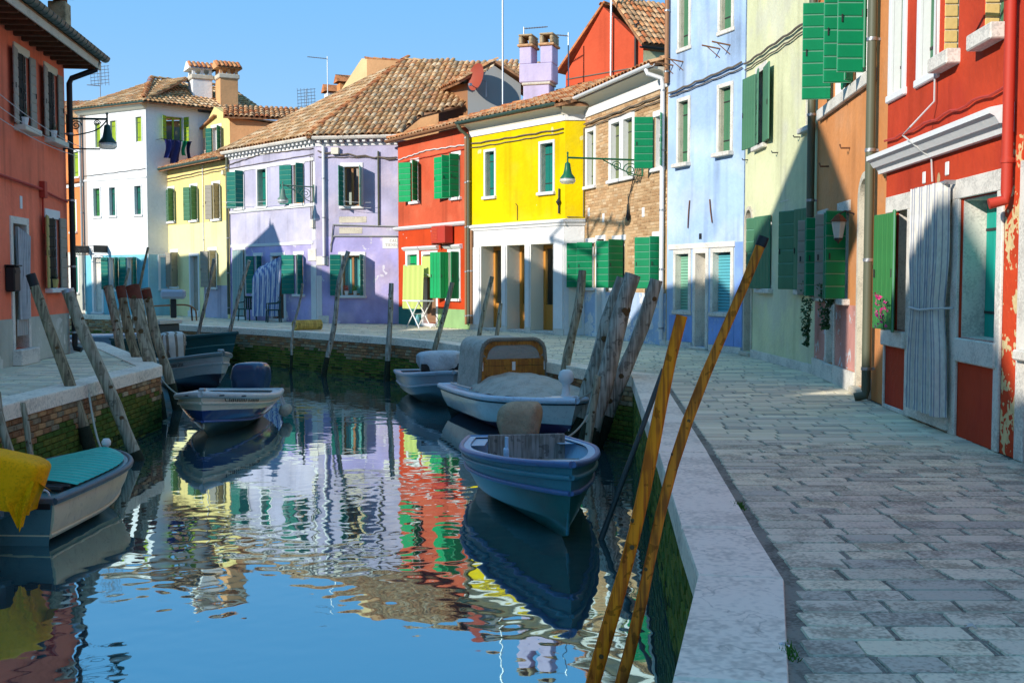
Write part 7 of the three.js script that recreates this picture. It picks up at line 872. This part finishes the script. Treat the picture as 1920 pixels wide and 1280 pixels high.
{ const t = thing('cane_roll', 'yellow rolled cane mat lying on the far kerb', 'roll', [-5.9, HQ + 0.165, -31.9], 0.62), m = new MB(); for (let i = 0; i < 18; i++) { const a = (i / 18) * Math.PI * 2; m.tube([[-0.42, Math.sin(a) * 0.125, Math.cos(a) * 0.125], [0.42, Math.sin(a) * 0.125, Math.cos(a) * 0.125]], 0.026, 6); } part(t, 'canes', m, woody([0.62, 0.45, 0.12], [0.4, 0.28, 0.08], { seed: 7 }), 0.8); part(t, 'hollow_dark', new MB().tube([[-0.4, 0, 0], [0.4, 0, 0]], 0.11, 12), M.black, 0.8); }  // black inner cylinder colours in the dark of the hollow roll
{ // spare outboard on a rail before the pastel house
  const t = thing('spare_outboard', 'pale grey outboard motor clamped on a bent rail before the pastel house', 'motor', [-12.1, HQ, -39.6], 0.1); part(t, 'cowling', new MB().box(-0.42, 0.42, 0.78, 1.12, -0.2, 0.2, 0.08), mat([0.36, 0.4, 0.46], 0.35)); part(t, 'rail', new MB().tube(spline([[-0.8, 0.52, 0], [-0.2, 0.55, 0], [0.5, 0.55, 0], [0.75, 0.4, 0], [0.8, 0, 0]], 20), 0.03, 8), M.copper, 0.8); part(t, 'leg', new MB().box(-0.1, 0.1, 0.1, 0.78, -0.07, 0.07, 0.03), M.iron); part(t, 'prop_post', new MB().tube([[0.62, 0.48, 0.0], [0.66, 0, 0.05]], 0.03, 8), M.rust);
}
for (const [u, v, c, lab] of [[1.05, 0.95, [0.6, 0.1, 0.05], 'white pot with red flowers on the lilac house right sill'], [1.35, 0.95, [0.1, 0.25, 0.05], 'white pot with green herbs on the lilac house right sill']]) { const p = thing('sill_pot', lab, 'plant', lilR.world(u, v + 0.005, 0.035), 0); part(p, 'pot', new MB().lathe([[0.001, 0], [0.05, 0], [0.075, 0.14], [0.06, 0.14], [0.05, 0.1], [0.001, 0.1]], 10), M.white); const lv = new MB(); for (let i = 0; i < 90; i++) { const a = rr(0, 6.28), r = rr(0, 0.12), y = rr(0.12, 0.3), s = 0.03, x = Math.cos(a) * r, z = Math.sin(a) * r; lv.tri([x, y, z], [x + s, y + rr(-s, s), z + rr(-s, s)], [x + rr(-s, s), y + s, z + rr(-s, s)]); } part(p, 'leaves', lv, mat(c, 0.6)); }
// ---------- aerials ----------
function aerial(label, base, h, o = {}) { const t = thing('roof_aerial', label, 'aerial', base, o.turn || 0, 'television aerials on the roofs'); part(t, 'mast', new MB().tube([[0, 0, 0], [0, h, 0]], o.r || 0.022, 6), M.steel); for (const [y, l] of o.booms || []) part(t, 'boom', new MB().tube([[0, y, 0], [-l, y + 0.08 * l, 0]], 0.02, 6), M.steel); const el = new MB(); for (const [y, l] of o.booms || []) for (let i = 1; i < 9; i++) { const x = (-l * i) / 9, s = o.span || 0.1; el.tube([[x, y + 0.08 * l * (i / 9), -s], [x, y + 0.08 * l * (i / 9), s]], 0.008, 4); } if (el.p.length) part(t, 'elements', el, M.steel); if (o.grid) { const g = new MB(); for (let i = 0; i < 6; i++) g.tube([[-0.4, h - 0.1 - i * 0.15, 0.1], [0.45, h - 0.02 - i * 0.15, 0.1]], 0.014, 4).tube([[-0.4 + i * 0.16, h + 0.0, 0.12], [-0.36 + i * 0.16, h - 0.9, 0.12]], 0.012, 4); part(t, 'reflector', g, M.steel); } }
aerial('grid aerial above the roofs left of the lilac house', [-9.65, HQ + 8.3, -52.5], 2.1, { grid: 1 }); aerial('small yagi aerial beside the peach attic', [-7.9, HQ + 9.3, -48], 1.7, { booms: [[1.6, 0.85]], turn: 0.1 }); aerial('tall mast beside the lilac double chimney', [-0.3, HQ + 6.6, -36.5], 4.5, { r: 0.03, booms: [[4.2, 0.9]] }); aerial('yagi aerial between the mast and the double chimney', [0.38, HQ + 7, -35.6], 2.45, { booms: [[2.4, 0.75]], turn: Math.PI }); aerial('yagi aerial right of the double chimney', [1.75, HQ + 6.6, -34.8], 2.5, { booms: [[2.4, 0.75]] }); aerial('very tall mast before the back red gable', [3.35, HQ + 6.4, -38], 5.4, { r: 0.035 }); aerial('aerial over the left red house gutter', [-18.6, HQ + 8.6, -50.6], 2.5, { grid: 1, booms: [[1.6, 0.6]] });
// ---------- weeds and litter at the kerb ----------
for (const [x, z, n, lab] of [[1.46, -7.05, 90, 'tuft of grass between kerb and paving'], [1.08, -4.25, 60, 'small weed at the foot of the near kerb']]) { const t = thing('kerb_weed', lab, 'weed', [x, HQ - 0.01, z], 0), m = new MB(); for (let i = 0; i < n; i++) { const a = rr(0, 6.28), r = rr(0, 0.07), bx = Math.cos(a) * r * 0.6, bz = Math.sin(a) * r * 1.6, h = rr(0.015, 0.05); m.tri([bx - 0.004, 0, bz], [bx + 0.004, 0, bz], [bx + rr(-0.02, 0.02), h, bz + rr(-0.02, 0.02)]); } part(t, 'blades', m, mat([0.05, 0.14, 0.02], 0.7)); }
{ const t = thing('paper_scrap', 'crumpled white paper scrap on the near paving', 'litter', [1.08, HQ + 0.004, -4.32], 0.3), m = new MB(); for (let i = 0; i < 14; i++) { const a = rr(0, 6.28), r = rr(0.01, 0.035); m.tri([0, 0.012, 0], [Math.cos(a) * r, rr(0.001, 0.02), Math.sin(a) * r], [Math.cos(a + 0.7) * r, rr(0.001, 0.02), Math.sin(a + 0.7) * r]); } part(t, 'paper', m, M.white); const u = thing('dry_leaf', 'pale dry leaf on the paving at lower right', 'leaf', [1.93, HQ + 0.006, -4.55], 0.9), k = new MB(); for (let i = 0; i < 5; i++) { const a = i * 1.26; k.tri([0, 0.008, 0], [Math.cos(a) * 0.05, 0.002, Math.sin(a) * 0.05], [Math.cos(a + 0.6) * 0.022, 0.01, Math.sin(a + 0.6) * 0.022]); } part(u, 'blade', k, mat([0.5, 0.48, 0.42], 0.8)); }

renderer.render(scene, camera);
